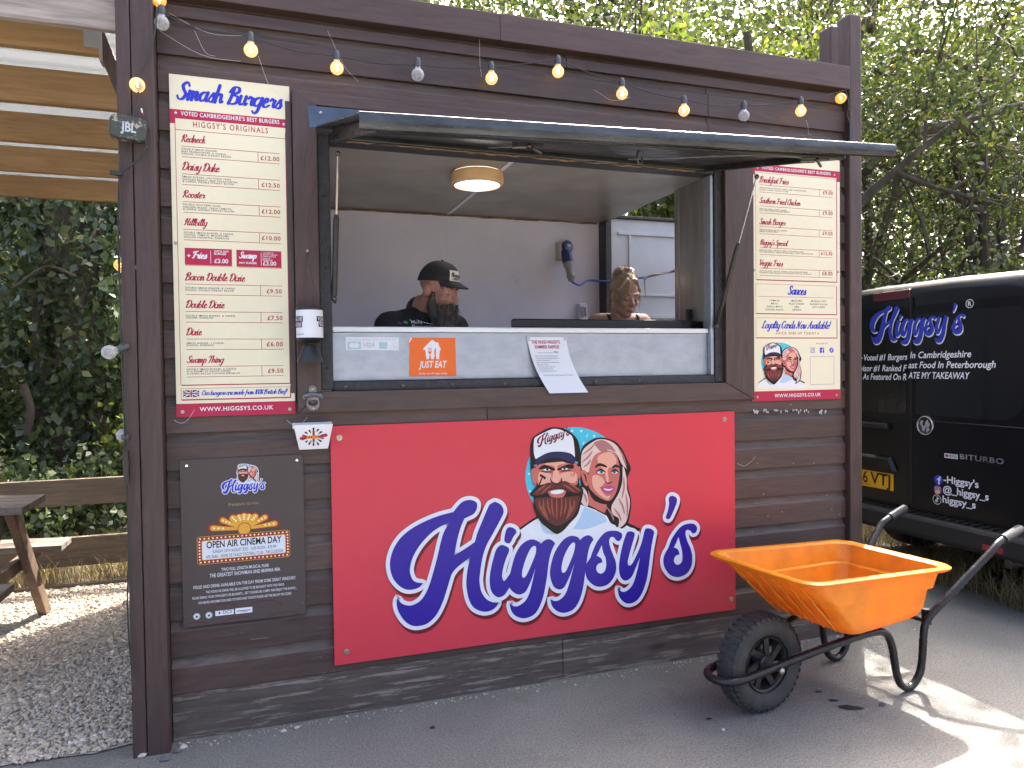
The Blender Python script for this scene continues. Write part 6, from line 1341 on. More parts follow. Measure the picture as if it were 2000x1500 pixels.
# dark bag lying in the tub
m = MB(); cB = bl(.42, .02, .365)
rings = []
for i in range(9):
    th_ = math.pi * i / 8; rr = max(math.sin(th_), .03)
    rings.append([cB + bxv * .10 * rr * math.cos(p) * (1 + .15 * math.sin(3 * p + i)) + byv * .075 * rr * math.sin(p) * (1 + .12 * math.cos(4 * p)) + np.array([0, 0, -.045 * math.cos(th_) + .006 * math.sin(5 * p + 2 * i)]) for p in np.linspace(0, 2 * math.pi, 17)[:-1]])
m.loft(rings, True, True)
mat('bag_plastic', (0.03, 0.028, 0.03), .3, col2=(.45, .44, .45), vscale=35, thr=(.6, .64))
tag(part('bag', m, 'bag_plastic', smooth=True, ang=80), 'small dark wrapped bag lying in the orange tub', 'bag')

# ------------------------------------------------------------------ van
VX, VY = 3.95, 0.5
vn = thing('van', 'black panel van reversed beside the kiosk with shop lettering on its rear doors', 'van', (VX + 2.3, VY, 0))
m_, n_, l_, b_ = base('van_paint'); b_.inputs['Base Color'].default_value = (0.003, 0.0034, 0.0048, 1); b_.inputs['Specular IOR Level'].default_value = .22; b_.inputs['Coat Weight'].default_value = .18; b_.inputs['Coat Roughness'].default_value = .12
t_ = n_.new('ShaderNodeTexNoise'); t_.inputs['Scale'].default_value = 3; t_.inputs['Detail'].default_value = 8; r_ = n_.new('ShaderNodeMapRange'); r_.inputs[3].default_value = .22; r_.inputs[4].default_value = .42; l_.new(t_.outputs[0], r_.inputs[0]); l_.new(r_.outputs[0], b_.inputs['Roughness'])
mat('van_glass', (0.006, 0.007, 0.008), .25, coat=.1, spec=.35); mat('bumper_plastic', (0.009, 0.009, 0.010), .55, bump=.2, bscale=300); mat('tail_red', (0.22, 0.012, 0.018), .2, coat=.6); mat('brake_red', (0.075, 0.012, 0.018), .3, coat=.4); mat('tail_clear', (.45, .46, .48), .2, coat=.6); mat('arch', (.008, .008, .009), .8)
VP = Plane((VX, 0, 0), (0, -1, 0), (0, 0, 1))
def vsec(x, zb, zt, hw, tum=.10, r=.16, n=6):
    """van cross-section: vertical sides leaning in above the waist, rounded roof edges"""
    zw = 1.05; out = []
    pr = [(hw - .04, zb), (hw - .005, zb + .12), (hw, zw - .1), (hw - .012, zw + .05)]
    top = hw - tum
    for t in np.radians(np.linspace(0, 90, n)): pr.append((top - r + r * math.cos(t), zt - r * .8 + r * .8 * math.sin(t)))
    pr.append((0.3, zt + .012))
    R_ = [(x, VY - a, b) for a, b in pr]; L_ = [(x, VY + a, b) for a, b in pr[::-1]]
    return R_ + L_
m = MB(); secs = []
for dx, ins, ztop, zb in ((.0, .075, 1.865, .42), (.008, .045, 1.895, .41), (.03, .018, 1.925, .40), (.07, .0, 1.945, .38), (.6, 0, 1.962, .3), (2.6, 0, 1.96, .3), (3.3, .0, 1.93, .3), (3.9, .03, 1.42, .3), (4.5, .06, 1.12, .3), (4.8, .16, .95, .32), (4.86, .3, .8, .4)):
    secs.append(vsec(VX + dx, zb, ztop, .955 - ins))
m.loft(secs, True, True); body = part('body', m, 'van_paint', vn, smooth=True, ang=32)
# twin rear doors: thin pressed skins with a shut line at the seam
SY = VY + .005
def vpoly(mb, pts, h, t=.004):
    pts = [(-y, z) for y, z in pts]; mb.poly(VP, pts, h); k = len(pts)
    mb.add([VP.at(*q, h) for q in pts] + [VP.at(*q, h - t) for q in pts], [(i, (i + 1) % k, k + (i + 1) % k, k + i) for i in range(k)])
def rrp(y0, y1, z0, z1, r, n=6):
    o = []
    for cy_, cz_, t0, rr in ((y0 + r[0], z0 + r[0], 180, r[0]), (y1 - r[1], z0 + r[1], 270, r[1]), (y1 - r[2], z1 - r[2], 0, r[2]), (y0 + r[3], z1 - r[3], 90, r[3])):
        for t in np.radians(np.linspace(t0, t0 + 90, n)): o.append((cy_ + rr * math.cos(t), cz_ + rr * math.sin(t)))
    return o
doors = []
for y0, y1 in ((VY - .80, SY - .006), (SY + .006, VY + .80)):
    m = MB(); vpoly(m, rrp(y0, y1, .50, 1.80, (.05, .03, .05, .05)), .010, .012); 
    d_ = part('rear_door', m, 'van_paint', vn, bevel=.004); doors.append(d_)
    m = MB(); vpoly(m, rrp(min(y0, y1) + (.06 if y0 < VY - .5 else .03), max(y0, y1) - (.03 if y0 < VY - .5 else .06), 1.11, 1.745, (.14, .02, .02, .06) if y0 < VY - .5 else (.02, .14, .06, .02)), .0135, .006); part('window', m, 'van_glass', d_, bevel=.002)
# shut line seal
m = MB(); m.bar((VX - .011, SY, .52), (VX - .011, SY, 1.86), .010, .006, (1, 0, 0)); part('seal', m, 'black_plastic', vn)
# pressed strip below the windows, handle, plate housing
m = MB(); m.tube([(VX - .0115, VY - .76, 1.075), (VX - .0115, SY - .01, 1.075)], .004, 6); m.tube([(VX - .0115, SY + .01, 1.075), (VX - .0115, VY + .76, 1.075)], .004, 6); part('pressing', m, 'van_paint', doors[0], smooth=True)
q0, q1 = bx((1690, 822), VX - .02), bx((1736, 836), VX - .02)
m = MB(); m.box((VX - .045, q1[1], q1[2] - .01), (VX - .010, q1[1] + .30, q1[2] + .03)); part('handle', m, 'bumper_plastic', doors[1], bevel=.010)
q = bx((1752, 902), VX - .02); q2 = bx((1750, 918), VX - .02)
m = MB(); m.loft([[(VX - .012, q[1], q2[2] - .01), (VX - .045, q[1] + .02, q2[2] - .01), (VX - .040, q[1] + .06, q2[2] + .06), (VX - .012, q[1] + .05, q2[2] + .085)], [(VX - .012, q[1] + .75, q2[2] - .01), (VX - .045, q[1] + .73, q2[2] - .01), (VX - .040, q[1] + .69, q2[2] + .06), (VX - .012, q[1] + .70, q2[2] + .085)]]); part('plate_housing', m, 'van_paint', doors[1], bevel=.006)
# number plate
a0, b1 = VP.px((1748, 926)); _, b0 = VP.px((1743, 958)); a1 = a0 - .01 + .01
VPL = Plane((VX - .016, 0, 0), (0, -1, 0), (0, 0, 1))
m = MB(); m.box((VX - .0155, -a1, b0), (VX - .0105, -a1 + .52, b1)); pl = part('number_plate', m, 'ink_yellow', doors[1], bevel=.001)
m = MB(); hC = (b1 - b0) * .70
text(m, VPL, 'VTJ', (a1 - .190, b0 + .026), (a1 - .022, b0 + .026), .0012, .012, uv=True, cap=hC); text(m, VPL, '66', (a1 - .302, b0 + .026), (a1 - .212, b0 + .026), .0012, .012, uv=True, cap=hC); text(m, VPL, 'NUMBER PLATES', (a1 - .30, b0 + .010), (a1 - .19, b0 + .010), .0012, 0, uv=True); part('plate_lettering', m, 'ink_black', pl)
# high brake lamp, tail lamps, bumper, reflector
q0, q1 = bx((1724, 566), VX - .005), bx((1777, 582), VX - .005)
m = MB(); m.box((VX - .006, q1[1], q1[2]), (VX + .05, q1[1] + .30, q1[2] + .058)); part('brake_lamp', m, 'brake_red', doors[1], bevel=.006)
for s in (-1, 1):
    y = VY + s * .86; m = MB(); m.box((VX - .012, y - .055, .80), (VX + .10, y + .055, 1.33)); lamp = part('tail_lamp', m, 'tail_red', vn, bevel=.015, seg=3)
    m = MB(); m.box((VX - .014, y - .045, .80), (VX + .05, y + .045, .875)); part('reverse_lens', m, 'tail_clear', lamp, bevel=.008)
zb_ = bx((1880, 1020), VX - .08)[2]
m = MB(); m.loft([[(VX - .10 + c_, yy, zz) for c_, zz in ((.03, .345), (0, .37), (0, .46), (.015, .485), (.12, .50), (.14, .345))] for yy in (VY - .92, VY + .92)]); bp_ = part('bumper', m, 'bumper_plastic', vn, bevel=.012)
m = MB()
for i in range(26): m.box((VX - .075, VY - .72 + i * .056, .4985), (VX - .005, VY - .72 + i * .056 + .03, .5015))
part('tread', m, 'black_plastic', bp_)
q = bx((1935, 1054), VX - .1); m = MB(); m.box((VX - .104, q[1] - .07, .378), (VX - .097, q[1] + .05, .412)); part('reflector', m, 'tail_red', bp_, bevel=.004)
m = MB(); m.tube([(VX + .02, VY - .62, .30), (VX + .35, VY - .62, .30)], .026, 14); part('exhaust', m, 'dark_screw', vn, smooth=True)
m = MB(); m.box((VX + .25, VY - .85, .27), (VX + 4.5, VY + .85, .40)); part('underside', m, 'arch', vn)
for dx in (.95, 3.95):
    for s in (-1, 1):
        m = MB(); m.lathe([(.2, -.1), (.30, -.11), (.335, -.08), (.335, .08), (.30, .11), (.2, .1)], (VX + dx, VY + s * .82, .335), (0, 1, 0), 32); w_ = part('wheel', m, 'tyre', vn, smooth=True)
        m = MB(); m.lathe([(.001, .06), (.06, .065), (.19, .04), (.205, .08)], (VX + dx, VY + s * .82, .335), (0, s, 0), 28); part('rim', m, 'galv', w_, smooth=True)
# emblem
VE = Plane((VX - .0125, 0, 0), (0, -1, 0), (0, 0, 1))
a, b = VE.px((1808, 831)); rE = .056
m = MB(); m.tube([VE.at(a + rE * math.cos(t), b + rE * math.sin(t), .006) for t in np.linspace(0, 2 * math.pi, 33)], .0055, 8); m.disc(VE, a, b, rE, .002, seg=32)
em = part('emblem', m, 'chrome', doors[0], smooth=True)
em.data.materials.append(MATS['black_plastic'])
for p in em.data.polygons:
    if len(p.vertices) > 8: p.material_index = 1
m = MB(); gp_ = [(-.75, .35, 1), (-.45, .62), (-.2, .45, 1), (-.35, .25), (-.3, -.05, 1), (-.1, .0), (.0, .3), (.18, .62), (.38, .72, 1), (.42, .5), (.62, .3), (.66, .0), (.5, -.15), (.62, -.5), (.2, -.85, 1), (.1, -.5), (.25, -.15), (.05, -.3), (-.1, -.75, 1), (-.4, -.55), (-.45, -.2), (-.62, .0)]
m.poly(VE, [(a + x * rE * .95, b + z * rE * .95) for x, z in smooth_curve(gp_, 4, True)], .005); part('griffin', m, 'chrome', em)
# small badges
q0, q1 = VE.px((1845, 885)), VE.px((1871, 897)); M = MB(); M.rect(VE, q0[0], q1[1] + .0, q1[0], q0[1], .0012); M.k = 1; ax0, bz0, ax1, bz1 = q0[0], q1[1], q1[0], q0[1]
text(M, VE, 'MADE IN', (ax0 + .36 * (ax1 - ax0), bz0 + .55 * (bz1 - bz0)), (ax1 - .004, bz0 + .55 * (bz1 - bz0)), .002, .01, uv=True); text(M, VE, 'BRITAIN', (ax0 + .36 * (ax1 - ax0), bz0 + .15 * (bz1 - bz0)), (ax1 - .004, bz0 + .15 * (bz1 - bz0)), .002, .01, uv=True)
M.k = 2; M.rect(VE, ax0 + .06 * (ax1 - ax0), bz0 + .2 * (bz1 - bz0), ax0 + .30 * (ax1 - ax0), bz0 + .8 * (bz1 - bz0), .002); part('badge', M, ['ink_white', 'ink_navy', 'ink_crimson'], doors[0])
m = MB(); q0, q1 = VE.px((1876, 897)), VE.px((1962, 903)); text(m, VE, 'BITURBO', (q0[0], (q0[1] + q1[1]) / 2 - .004), (q1[0], (q0[1] + q1[1]) / 2 - .004), .005, .02, uv=True, cap=.030, space=1.1); part('badge_lettering', m, 'chrome', doors[0])
# vinyl lettering
VV = Plane((VX - .0142, 0, 0), (0, -1, 0), (0, 0, 1)); Z = z3(1660, 500, 5.0)
p0, p1 = VV.px(Z(195, 870)), VV.px(Z(1125, 640)); 
yb = VV.px(Z(660, 870))[1] + .03
lz0 = VV.px(Z(220, 885)); wdt = VV.px(Z(1125, 600))[0] - VV.px(Z(195, 800))[0]
logo(VV, VV.px(Z(195, 800))[0] + .004, lz0[1] - .004, wdt, doors[0], 'ink_white', h=.0002, name='lettering_edge')
logo(VV, VV.px(Z(195, 800))[0], lz0[1] + .004, wdt, doors[0], 'ink_van_blue', h=.0008)
m = MB()
text(m, VV, 'Voted #1 Burgers', Z(138, 1033), Z(562, 1000), .0006, .014, .22, cap=.040); text(m, VV, 'In Cambridgeshire', Z(588, 1000), Z(1185, 985), .0006, .014, .22, cap=.040)
text(m, VV, 'Tripadvisor #1 Ranked F', Z(-40, 1135), Z(556, 1112), .0006, .014, .22, cap=.040); text(m, VV, 'ast Food In Peterborough', Z(572, 1100), Z(1425, 1085), .0006, .014, .22, cap=.040)
text(m, VV, 'As Featured On R', Z(125, 1215), Z(552, 1200), .0006, .014, .22, cap=.040); text(m, VV, 'ATE MY TAKEAWAY', Z(570, 1200), Z(1172, 1195), .0006, .014, .22, cap=.040)
part('vinyl_lettering', m, 'ink_white', doors[0])
M = MB()
for x, y in ((92, 1010), (82, 1195)): a, b = VV.px(Z(x, y)); M.k = 0; star(VV, a, b, .036, M, .0006); M.k = 1; star(VV, a, b, .026, M, .0009)
part('star', M, ['ink_white', 'ink_crimson'], doors[1])
m = MB(); a, b = VV.px(Z(1170, 465)); m.disc(VV, a, b, .026, .0006, r0=.0225); text(m, VV, 'R', (a - .011, b - .013), (a + .012, b - .013), .0006, .016, uv=True, cap=.026); part('registered_mark', m, 'ink_white', doors[0])
Z = z3(1660, 800, 4.838); VD = Plane((VX - .0105, 0, 0), (0, -1, 0), (0, 0, 1))
m = MB(); text(m, VD, "-Higgsy's", Z(885, 692), Z(1217, 735), .0008, .022, cap=.041); text(m, VD, '@_higgsy_s', Z(880, 795), Z(1312, 845), .0008, .022, cap=.041); text(m, VD, 'higgsy_s', Z(876, 882), Z(1190, 928), .0008, .022, cap=.041); part('vinyl_lettering', m, 'ink_white', doors[0])
for k_, x, y in (('f', 838, 664), ('i', 830, 757), ('t', 824, 850)): a, b = VD.px(Z(x, y)); icon(VD, k_, a, b, .030, .0008, doors[0])
# ------------------------------------------------------------------ things inside the trailer
mat('socket_blue', (0.02, 0.035, 0.13), .4); mat('socket_cream', (0.42, 0.40, 0.33), .5); mat('plug_grey', (0.22, 0.23, 0.23), .5); mat('cable_blue', (0.015, 0.07, 0.30), .45); mat('cable_yellow', (0.45, 0.26, 0.05), .5); mat('cardboard', (0.42, 0.27, 0.12), .7, var=.1); mat('screen_black', (0.008, 0.008, 0.009), .25, var=.3, vscale=4)
c = by((1098, 490), TY1 - .03)
sk_ = thing('power_socket', 'blue and cream mains socket with grey plug on the white back wall', 'socket', c)
m = MB(); m.box((c[0] - .040, c[1] - .045, c[2] - .065), (c[0] + .028, TY1 - .0005, c[2] + .055)); part('housing', m, 'socket_cream', sk_, bevel=.008)
m = MB(); dn_ = np.array([.10, -.55, -.83]); dn_ /= np.linalg.norm(dn_)
cc = c + np.array([.018, -.045, .022]); m.lathe([(.036, -.02), (.040, -.012), (.040, .012), (.034, .018), (.001, .02)], cc, (.25, -.95, .2), 24)
m.tube([c + np.array([.008, -.03, -.01]), c + np.array([.016, -.06, -.085])], [.038, .036], 16); part('coupler', m, 'socket_blue', sk_, smooth=True)
M = MB(); PPk = Plane(cc + np.array([.25, -.95, .2]) / np.linalg.norm([.25, -.95, .2]) * .0205, np.array([.967, .254, 0.0]), np.cross(np.array([.25, -.95, .2]) / np.linalg.norm([.25, -.95, .2]), np.array([.967, .254, 0.0]))); M.rect(PPk, -.014, -.008, .014, .009, .0006); part('rating_plate', M, 'ink_faintgrey', sk_)
m = MB(); p = c + np.array([.016, -.06, -.085]); m.tube([p, p + np.array([.004, -.006, -.03]), p + np.array([.006, -.008, -.032]), p + np.array([.012, -.012, -.085]), p + np.array([.014, -.012, -.09]), p + np.array([.016, -.012, -.125])], [.036, .033, .028, .026, .030, .018], 16); part('plug', m, 'plug_grey', sk_, smooth=True)
m = MB(); p2 = p + np.array([.016, -.012, -.125])
m.tube(curve3([p2, p2 + np.array([.06, 0, -.022]), by((1150, 548), 1.36), by((1185, 549), 1.33), by((1250, 543), 1.30), by((1290, 535), 1.28), by((1327, 528), 1.25), by((1360, 520), 1.25)], 6), .0068, 8); part('cable', m, 'cable_blue', sk_, smooth=True)
m = MB(); m.tube(curve3([by((1262, 541), 1.285), by((1275, 536), 1.272), by((1300, 534), 1.262), by((1315, 527), 1.25), by((1340, 520), 1.24)], 5), .0048, 6); part('yellow_cable', m, 'cable_yellow', sk_, smooth=True)
m = MB(); q = by((1259, 545), 1.285); m.tube([q, q + np.array([.002, 0, -.05]), q + np.array([.006, 0, -.12])], [.006, .004, .002], 6); m.ell(q + np.array([0.005, 0, .004]), (.016, .01, .008), 8, 5); part('tie', m, 'plug_grey', sk_, smooth=True)
q = by((1138, 612), TY1 - .04); dsp = thing('wall_dispenser', 'small white wall dispenser low on the back wall by the doorway', 'dispenser', q)
m = MB(); m.loft([[(q[0] - .026, TY1 - a, q[2] + .062 + .006), (q[0] + .03, TY1 - a, q[2] + .064), (q[0] + .034, TY1 - a, q[2] - .10), (q[0] - .018, TY1 - a, q[2] - .10)] for a in (.0005, .05)]); part('housing', m, 'wall_white', dsp, bevel=.006)
m = MB(); m.obox((q[0] - .008, TY1 - .053, q[2] + .01), (.012, 0, .003), (0, .003, 0), (-.006, 0, .035)); m.tube([(q[0] + .02, TY1 - .05, q[2] - .02), (q[0] + .01, TY1 - .058, q[2] + .04)], .005, 8); part('lever', m, 'plug_grey', dsp)
m = MB(); m.tube(curve3([(q[0] + .03, TY1 - .02, q[2] - .06), (q[0] + .09, TY1 - .03, q[2] - .058), (q[0] + .14, TY1 - .03, q[2] - .08)], 5), .005, 6); part('pipe', m, 'seal_brown', dsp, smooth=True)
# black screen lying along the counter
a_, b__ = by((997, 622), .13), by((1387, 626), .13)
scn = thing('counter_screen', 'long black screen casing standing on the counter ledge', 'screen', ((a_[0] + b__[0]) / 2, .22, 1.622))
m = MB(); m.loft([[(a_[0], .12, 1.626), (a_[0], .12, a_[2] - .006), (a_[0] + .012, .12, a_[2])] + [(2.145, .12, b__[2]), (2.145, .12, 1.626)], [(a_[0] + .02, .18, 1.626), (a_[0] + .02, .18, a_[2] - .012), (a_[0] + .03, .18, a_[2] - .006)] + [(2.145, .18, b__[2] - .006), (2.145, .18, 1.626)]]); part('casing', m, 'screen_black', scn, bevel=.006)
q = by((1347, 622), .32); m = MB(); m.obox((q[0], .32, q[2] + .0), (.021, 0, -.001), (0, .012, 0), (0, 0, .05)); tag(part('phone_holder', m, 'black_plastic', bevel=.006), 'small black upright block beside the open trailer door', 'holder')
q0 = bx((1376, 415), TX1 - .004); q1 = bx((1385, 605), TX1 - .004)
m = MB(); m.box((TX1 - .006, .09, q1[2] + .01), (TX1 - .002, q0[1], q0[2])); tag(part('cardboard_sheet', m, 'cardboard'), 'brown cardboard sheet fixed inside the right trailer wall', 'cardboard')

# ------------------------------------------------------------------ people
def blob(prims, voxel, smooth_it=2, fac=0.5):
    """one continuous closed surface from overlapping tapered limbs and ellipsoids"""
    m = MB()
    for p in prims:
        if p[0] == 'e': m.ell(p[1], p[2], 18, 12, p[3] if len(p) > 3 else None)
        else:
            A, B_, ra, rb = (np.array(p[1], float), np.array(p[2], float), p[3], p[4]); d = B_ - A; L = np.linalg.norm(d) + 1e-9; d /= L
            P_ = []; R_ = []
            for t in (90, 60, 30): P_.append(A - d * ra * math.sin(rad(t))); R_.append(max(ra * math.cos(rad(t)), .0006))
            for t in np.linspace(0, 1, 6): P_.append(A + d * L * t); R_.append(ra + (rb - ra) * t)
            for t in (30, 60, 90): P_.append(B_ + d * rb * math.sin(rad(t))); R_.append(max(rb * math.cos(rad(t)), .0006))
            m.tube(P_, R_, 14)
    o = mesh_obj('form', m.v, m.f, [])
    r = o.modifiers.new('r', 'REMESH'); r.mode = 'VOXEL'; r.voxel_size = voxel; r.adaptivity = 0
    s = o.modifiers.new('s', 'SMOOTH'); s.iterations = smooth_it; s.factor = fac
    bpy.context.view_layer.update()
    me = bpy.data.meshes.new_from_object(o.evaluated_get(bpy.context.evaluated_depsgraph_get()))
    bpy.data.objects.remove(o)
    n = len(me.vertices); V = np.empty(n * 3, np.float32); me.vertices.foreach_get('co', V)
    F = [tuple(p.vertices) for p in me.polygons]; bpy.data.meshes.remove(me)
    return V.reshape(-1, 3).astype(float), F
def blob_part(name, prims, voxel, matn, parent, it=2, fac=.5, tweak=None):
    V, F = blob(prims, voxel, it, fac)
    if tweak is not None: V = tweak(V)
    return mesh_obj(name, V, F, matn, parent, None, True)
def skinmat(name, c, c2, sss=.12):
    m = mat(name, c, .5, 0, 0, 26, bump=.12, bscale=180, col2=c2, thr=(.4, .7)); b = m.node_tree.nodes['Principled BSDF']; b.inputs['Subsurface Weight'].default_value = sss; b.inputs['Subsurface Radius'].default_value = (.01, .004, .002); return m
skinmat('man_skin', (0.28, 0.135, 0.098), (0.34, 0.165, 0.12)); skinmat('woman_skin', (0.29, 0.165, 0.13), (0.35, 0.195, 0.155))
mat('black_cotton', (0.012, 0.012, 0.014), .85, bump=.3, bscale=400); mat('cap_black', (0.010, 0.010, 0.012), .8, bump=.35, bscale=500); mat('trousers', (0.03, 0.03, 0.035), .85)
mat('beard_hair', (0.022, 0.017, 0.014), .55, col2=(0.07, 0.058, 0.048), vscale=30, thr=(.45, .7)); mat('blonde_hair', (0.12, 0.082, 0.050), .5, col2=(0.30, 0.23, 0.15), vscale=18, thr=(.35, .65)); mat('beard_grey', (0.03, 0.024, 0.02), .5, col2=(0.16, 0.135, 0.11), vscale=40, thr=(.4, .7)); mat('brow', (0.045, 0.03, 0.022), .7); mat('lash', (0.02, 0.014, 0.012), .6); mat('lips', (0.22, 0.085, 0.075), .5); mat('patch', (0.58, 0.54, 0.50), .7); mat('silver', (.7, .68, .64), .2, 1.0); mat('stubble', (0.16, 0.095, 0.075), .7)
def person_frame(head, fwd, pitch):
    f0 = np.array([fwd[0], fwd[1], 0.0]); f0 /= np.linalg.norm(f0); s = np.array([-f0[1], f0[0], 0]); up = np.array([0, 0, 1.0])
    f = f0 * math.cos(pitch) - up * math.sin(pitch); u = up * math.cos(pitch) + f0 * math.sin(pitch)
    H = np.array(head, float); M3 = np.stack([f, s, u], 1)
    return f0, s, H, M3, (lambda a, b, c: H + M3 @ np.array([a, b, c], float))
def head_prims(hp, M3, k=1.0, jaw=1.0):
    e = lambda c, r: ('e', hp(*(np.array(c) * k)), tuple(x * k for x in r), M3)
    cpl = lambda a, b, ra, rb: ('c', hp(*(np.array(a) * k)), hp(*(np.array(b) * k)), ra * k, rb * k)
    P_ = [e((-.018, 0, .040), (.098, .077, .083)), e((.028, 0, -.030), (.064, .063 * jaw, .085)), e((.030, 0, -.085), (.050, .050 * jaw, .036)), e((.066, 0, -.104), (.022, .024 * jaw, .017)),
          cpl((.084, 0, .012), (.117, 0, -.030), .0085, .0125), e((.100, .010, -.036), (.012, .009, .008)), e((.100, -.010, -.036), (.012, .009, .008)),
          e((.087, 0, -.063), (.012, .023, .0055)), e((.085, 0, -.075), (.012, .020, .0065))]
    for s in (1, -1):
        P_ += [cpl((.080, s * .012, .022), (.066, s * .048, .024), .0105, .010), e((.062, s * .040, -.030), (.026, .022, .022)), e((.071, s * .031, .001), (.0145, .0165, .0115)),
               e((-.006, s * .081, -.008), (.024, .013, .034)), e((-.002, s * .070, -.016), (.016, .014, .018)), e((.01, s * .05, -.075), (.04, .016, .030))]
    return P_
def hand_prims(wr, d, s_ax, sgn, k=1.0):
    """palm, four unequal curled fingers and a thumb off the side of the palm"""
    d = np.array(d, float); d /= np.linalg.norm(d); n_ = np.cross(d, s_ax); n_ /= np.linalg.norm(n_); w = np.cross(n_, d); out = [('c', wr, wr + d * .05 * k, .026 * k, .034 * k), ('e', wr + d * .055 * k, (.04 * k, .04 * k, .024 * k))]
    for i, L in enumerate((.070, .079, .074, .058)):
        b0 = wr + d * .085 * k + w * (i - 1.5) * .020 * k; b1 = b0 + d * L * .45 * k - n_ * .004; b2 = b1 + d * L * .30 * k - n_ * .016 * k; b3 = b2 + d * L * .16 * k - n_ * .018 * k
        out += [('c', b0, b1, .0095 * k, .0088 * k), ('c', b1, b2, .0088 * k, .008 * k), ('c', b2, b3, .008 * k, .0068 * k)]
    t0 = wr + d * .025 * k + w * sgn * .030 * k; t1 = t0 + d * .035 * k + w * sgn * .022 * k - n_ * .010; t2 = t1 + d * .030 * k - n_ * .012
    return out + [('c', t0, t1, .013 * k, .0105 * k), ('c', t1, t2, .0105 * k, .008 * k)]
def strands(name, roots, tips, r, matn, parent, bend=.01, seg=5):
    V = []; F = []; n = len(roots)
    for i in range(n):
        a, b = np.array(roots[i], float), np.array(tips[i], float); mid = (a + b) / 2 + RNG.normal(0, bend, 3); t = np.linspace(0, 1, seg)[:, None]
        c = (1 - t) ** 2 * a + 2 * t * (1 - t) * mid + t ** 2 * b; d = b - a; sd_ = np.cross(d, RNG.normal(0, 1, 3)); sd_ /= np.linalg.norm(sd_) + 1e-9
        w = r * (1.05 - t); o = len(V); 
        for k in range(seg): V += [c[k] + sd_ * w[k], c[k] - sd_ * w[k]]
        F += [(o + 2 * k, o + 2 * k + 1, o + 2 * k + 3, o + 2 * k + 2) for k in range(seg - 1)]
    return mesh_obj(name, V, F, matn, parent, None, True)

# man in the cap, head turned to the right and bowed
HM = by((858, 566), .40); HM = np.array(HM); KM = 1.0
f0, s0, H, M3, hp = person_frame(HM, (.60, -.80), rad(16))
man = thing('person', 'bearded man in black cap and black T-shirt looking down behind the counter', 'person', (HM[0] - .1, .5, .25))
nk = H - f0 * .075 + np.array([0, 0, -.098]); tf = np.array([.36, -.93, 0]); tf /= np.linalg.norm(tf); ts = np.array([-tf[1], tf[0], 0])     # torso facing
nk[:2] = (H - f0 * .085 - tf * .03)[:2]
zt = nk[2]; fl = .25
sh = [nk + ts * .190 * q + np.array([0, 0, -.082]) - tf * .0 for q in (1, -1)]
hip = nk - tf * .03 + np.array([0, 0, -.50])
el = [sh[0] + ts * .08 + tf * .02 + np.array([0, 0, -.27]), sh[1] - ts * .08 + tf * .03 + np.array([0, 0, -.27])]
wr = [el[0] + tf * .20 - ts * .07 + np.array([0, 0, -.06]), el[1] + tf * .19 + ts * .07 + np.array([0, 0, -.07])]
legs = []
for q in (1, -1):
    h_ = hip + ts * .09 * q; kn = h_ * np.array([1, 1, 0]) + tf * .03 + np.array([0, 0, fl + (hip[2] - fl) * .52]); an = h_ * np.array([1, 1, 0]) - tf * .02 + np.array([0, 0, fl + .08]); legs.append((h_, kn, an))
torso = [('c', nk + np.array([0, 0, -.10]), nk + np.array([0, 0, -.02]), .10, .06), ('c', sh[0], sh[1], .068, .068), ('e', nk - tf * .0 + np.array([0, 0, -.20]), (.175, .125, .17), np.stack([ts, tf, [0, 0, 1.0]], 1)), ('e', nk + np.array([0, 0, -.38]), (.155, .115, .18), np.stack([ts, tf, [0, 0, 1.0]], 1)), ('e', hip, (.16, .12, .12), np.stack([ts, tf, [0, 0, 1.0]], 1))]
arms = [p for q in (0, 1) for p in (('c', sh[q], el[q], .055, .043), ('c', el[q], wr[q], .042, .028))]
body_p = head_prims(hp, M3, 1.02) + [('c', nk + np.array([0, 0, -.02]), hp(-.028, 0, -.055), .066, .060), ('c', nk + ts * .05 + np.array([0, 0, -.04]), nk + ts * .015 + np.array([0, 0, .05]), .036, .032), ('c', nk - ts * .05 + np.array([0, 0, -.04]), nk - ts * .015 + np.array([0, 0, .05]), .036, .032)] + torso + arms
for q in (0, 1): body_p += hand_prims(wr[q], wr[q] - el[q], np.array([0, 0, 1.0]), 1 if q else -1)
for h_, kn, an in legs: body_p += [('c', h_, kn, .085, .058), ('c', kn, an, .056, .038), ('c', an - np.array([0, 0, .03]), an + tf * .15 - np.array([0, 0, .045]), .04, .035)]
blob_part('body', body_p, .0062, 'man_skin', man, 3, .5)
infl = lambda P_, d: [(p[0], p[1], tuple(x + d for x in p[2]), *p[3:]) if p[0] == 'e' else (p[0], p[1], p[2], p[3] + d, p[4] + d) for p in P_]
slv = [('c', sh[q], sh[q] + (el[q] - sh[q]) * .62, .064, .066) for q in (0, 1)]
def shirt_cut(V): return V
shv = [('c', nk + ts * .055 * q + np.array([0, 0, -.045]), sh[i] + np.array([0, 0, .004]), .066, .064) for i, q in enumerate((1, -1))] + [('c', nk - tf * .03 + np.array([0, 0, -.06]), nk - tf * .036 + np.array([0, 0, .012]), .098, .068)] + infl([torso[1], torso[2], torso[3], torso[4]], .010) + slv + [('c', nk + np.array([0, 0, -.11]), nk + np.array([0, 0, -.062]), .115, .098)]
shirt = blob_part('tshirt', shv, .010, 'black_cotton', man, 3, .5)
blob_part('trousers', infl([torso[4]], .012) + [q for h_, kn, an in legs for q in (('c', h_, kn, .098, .072), ('c', kn, an, .070, .060))], .012, 'trousers', man, 2)
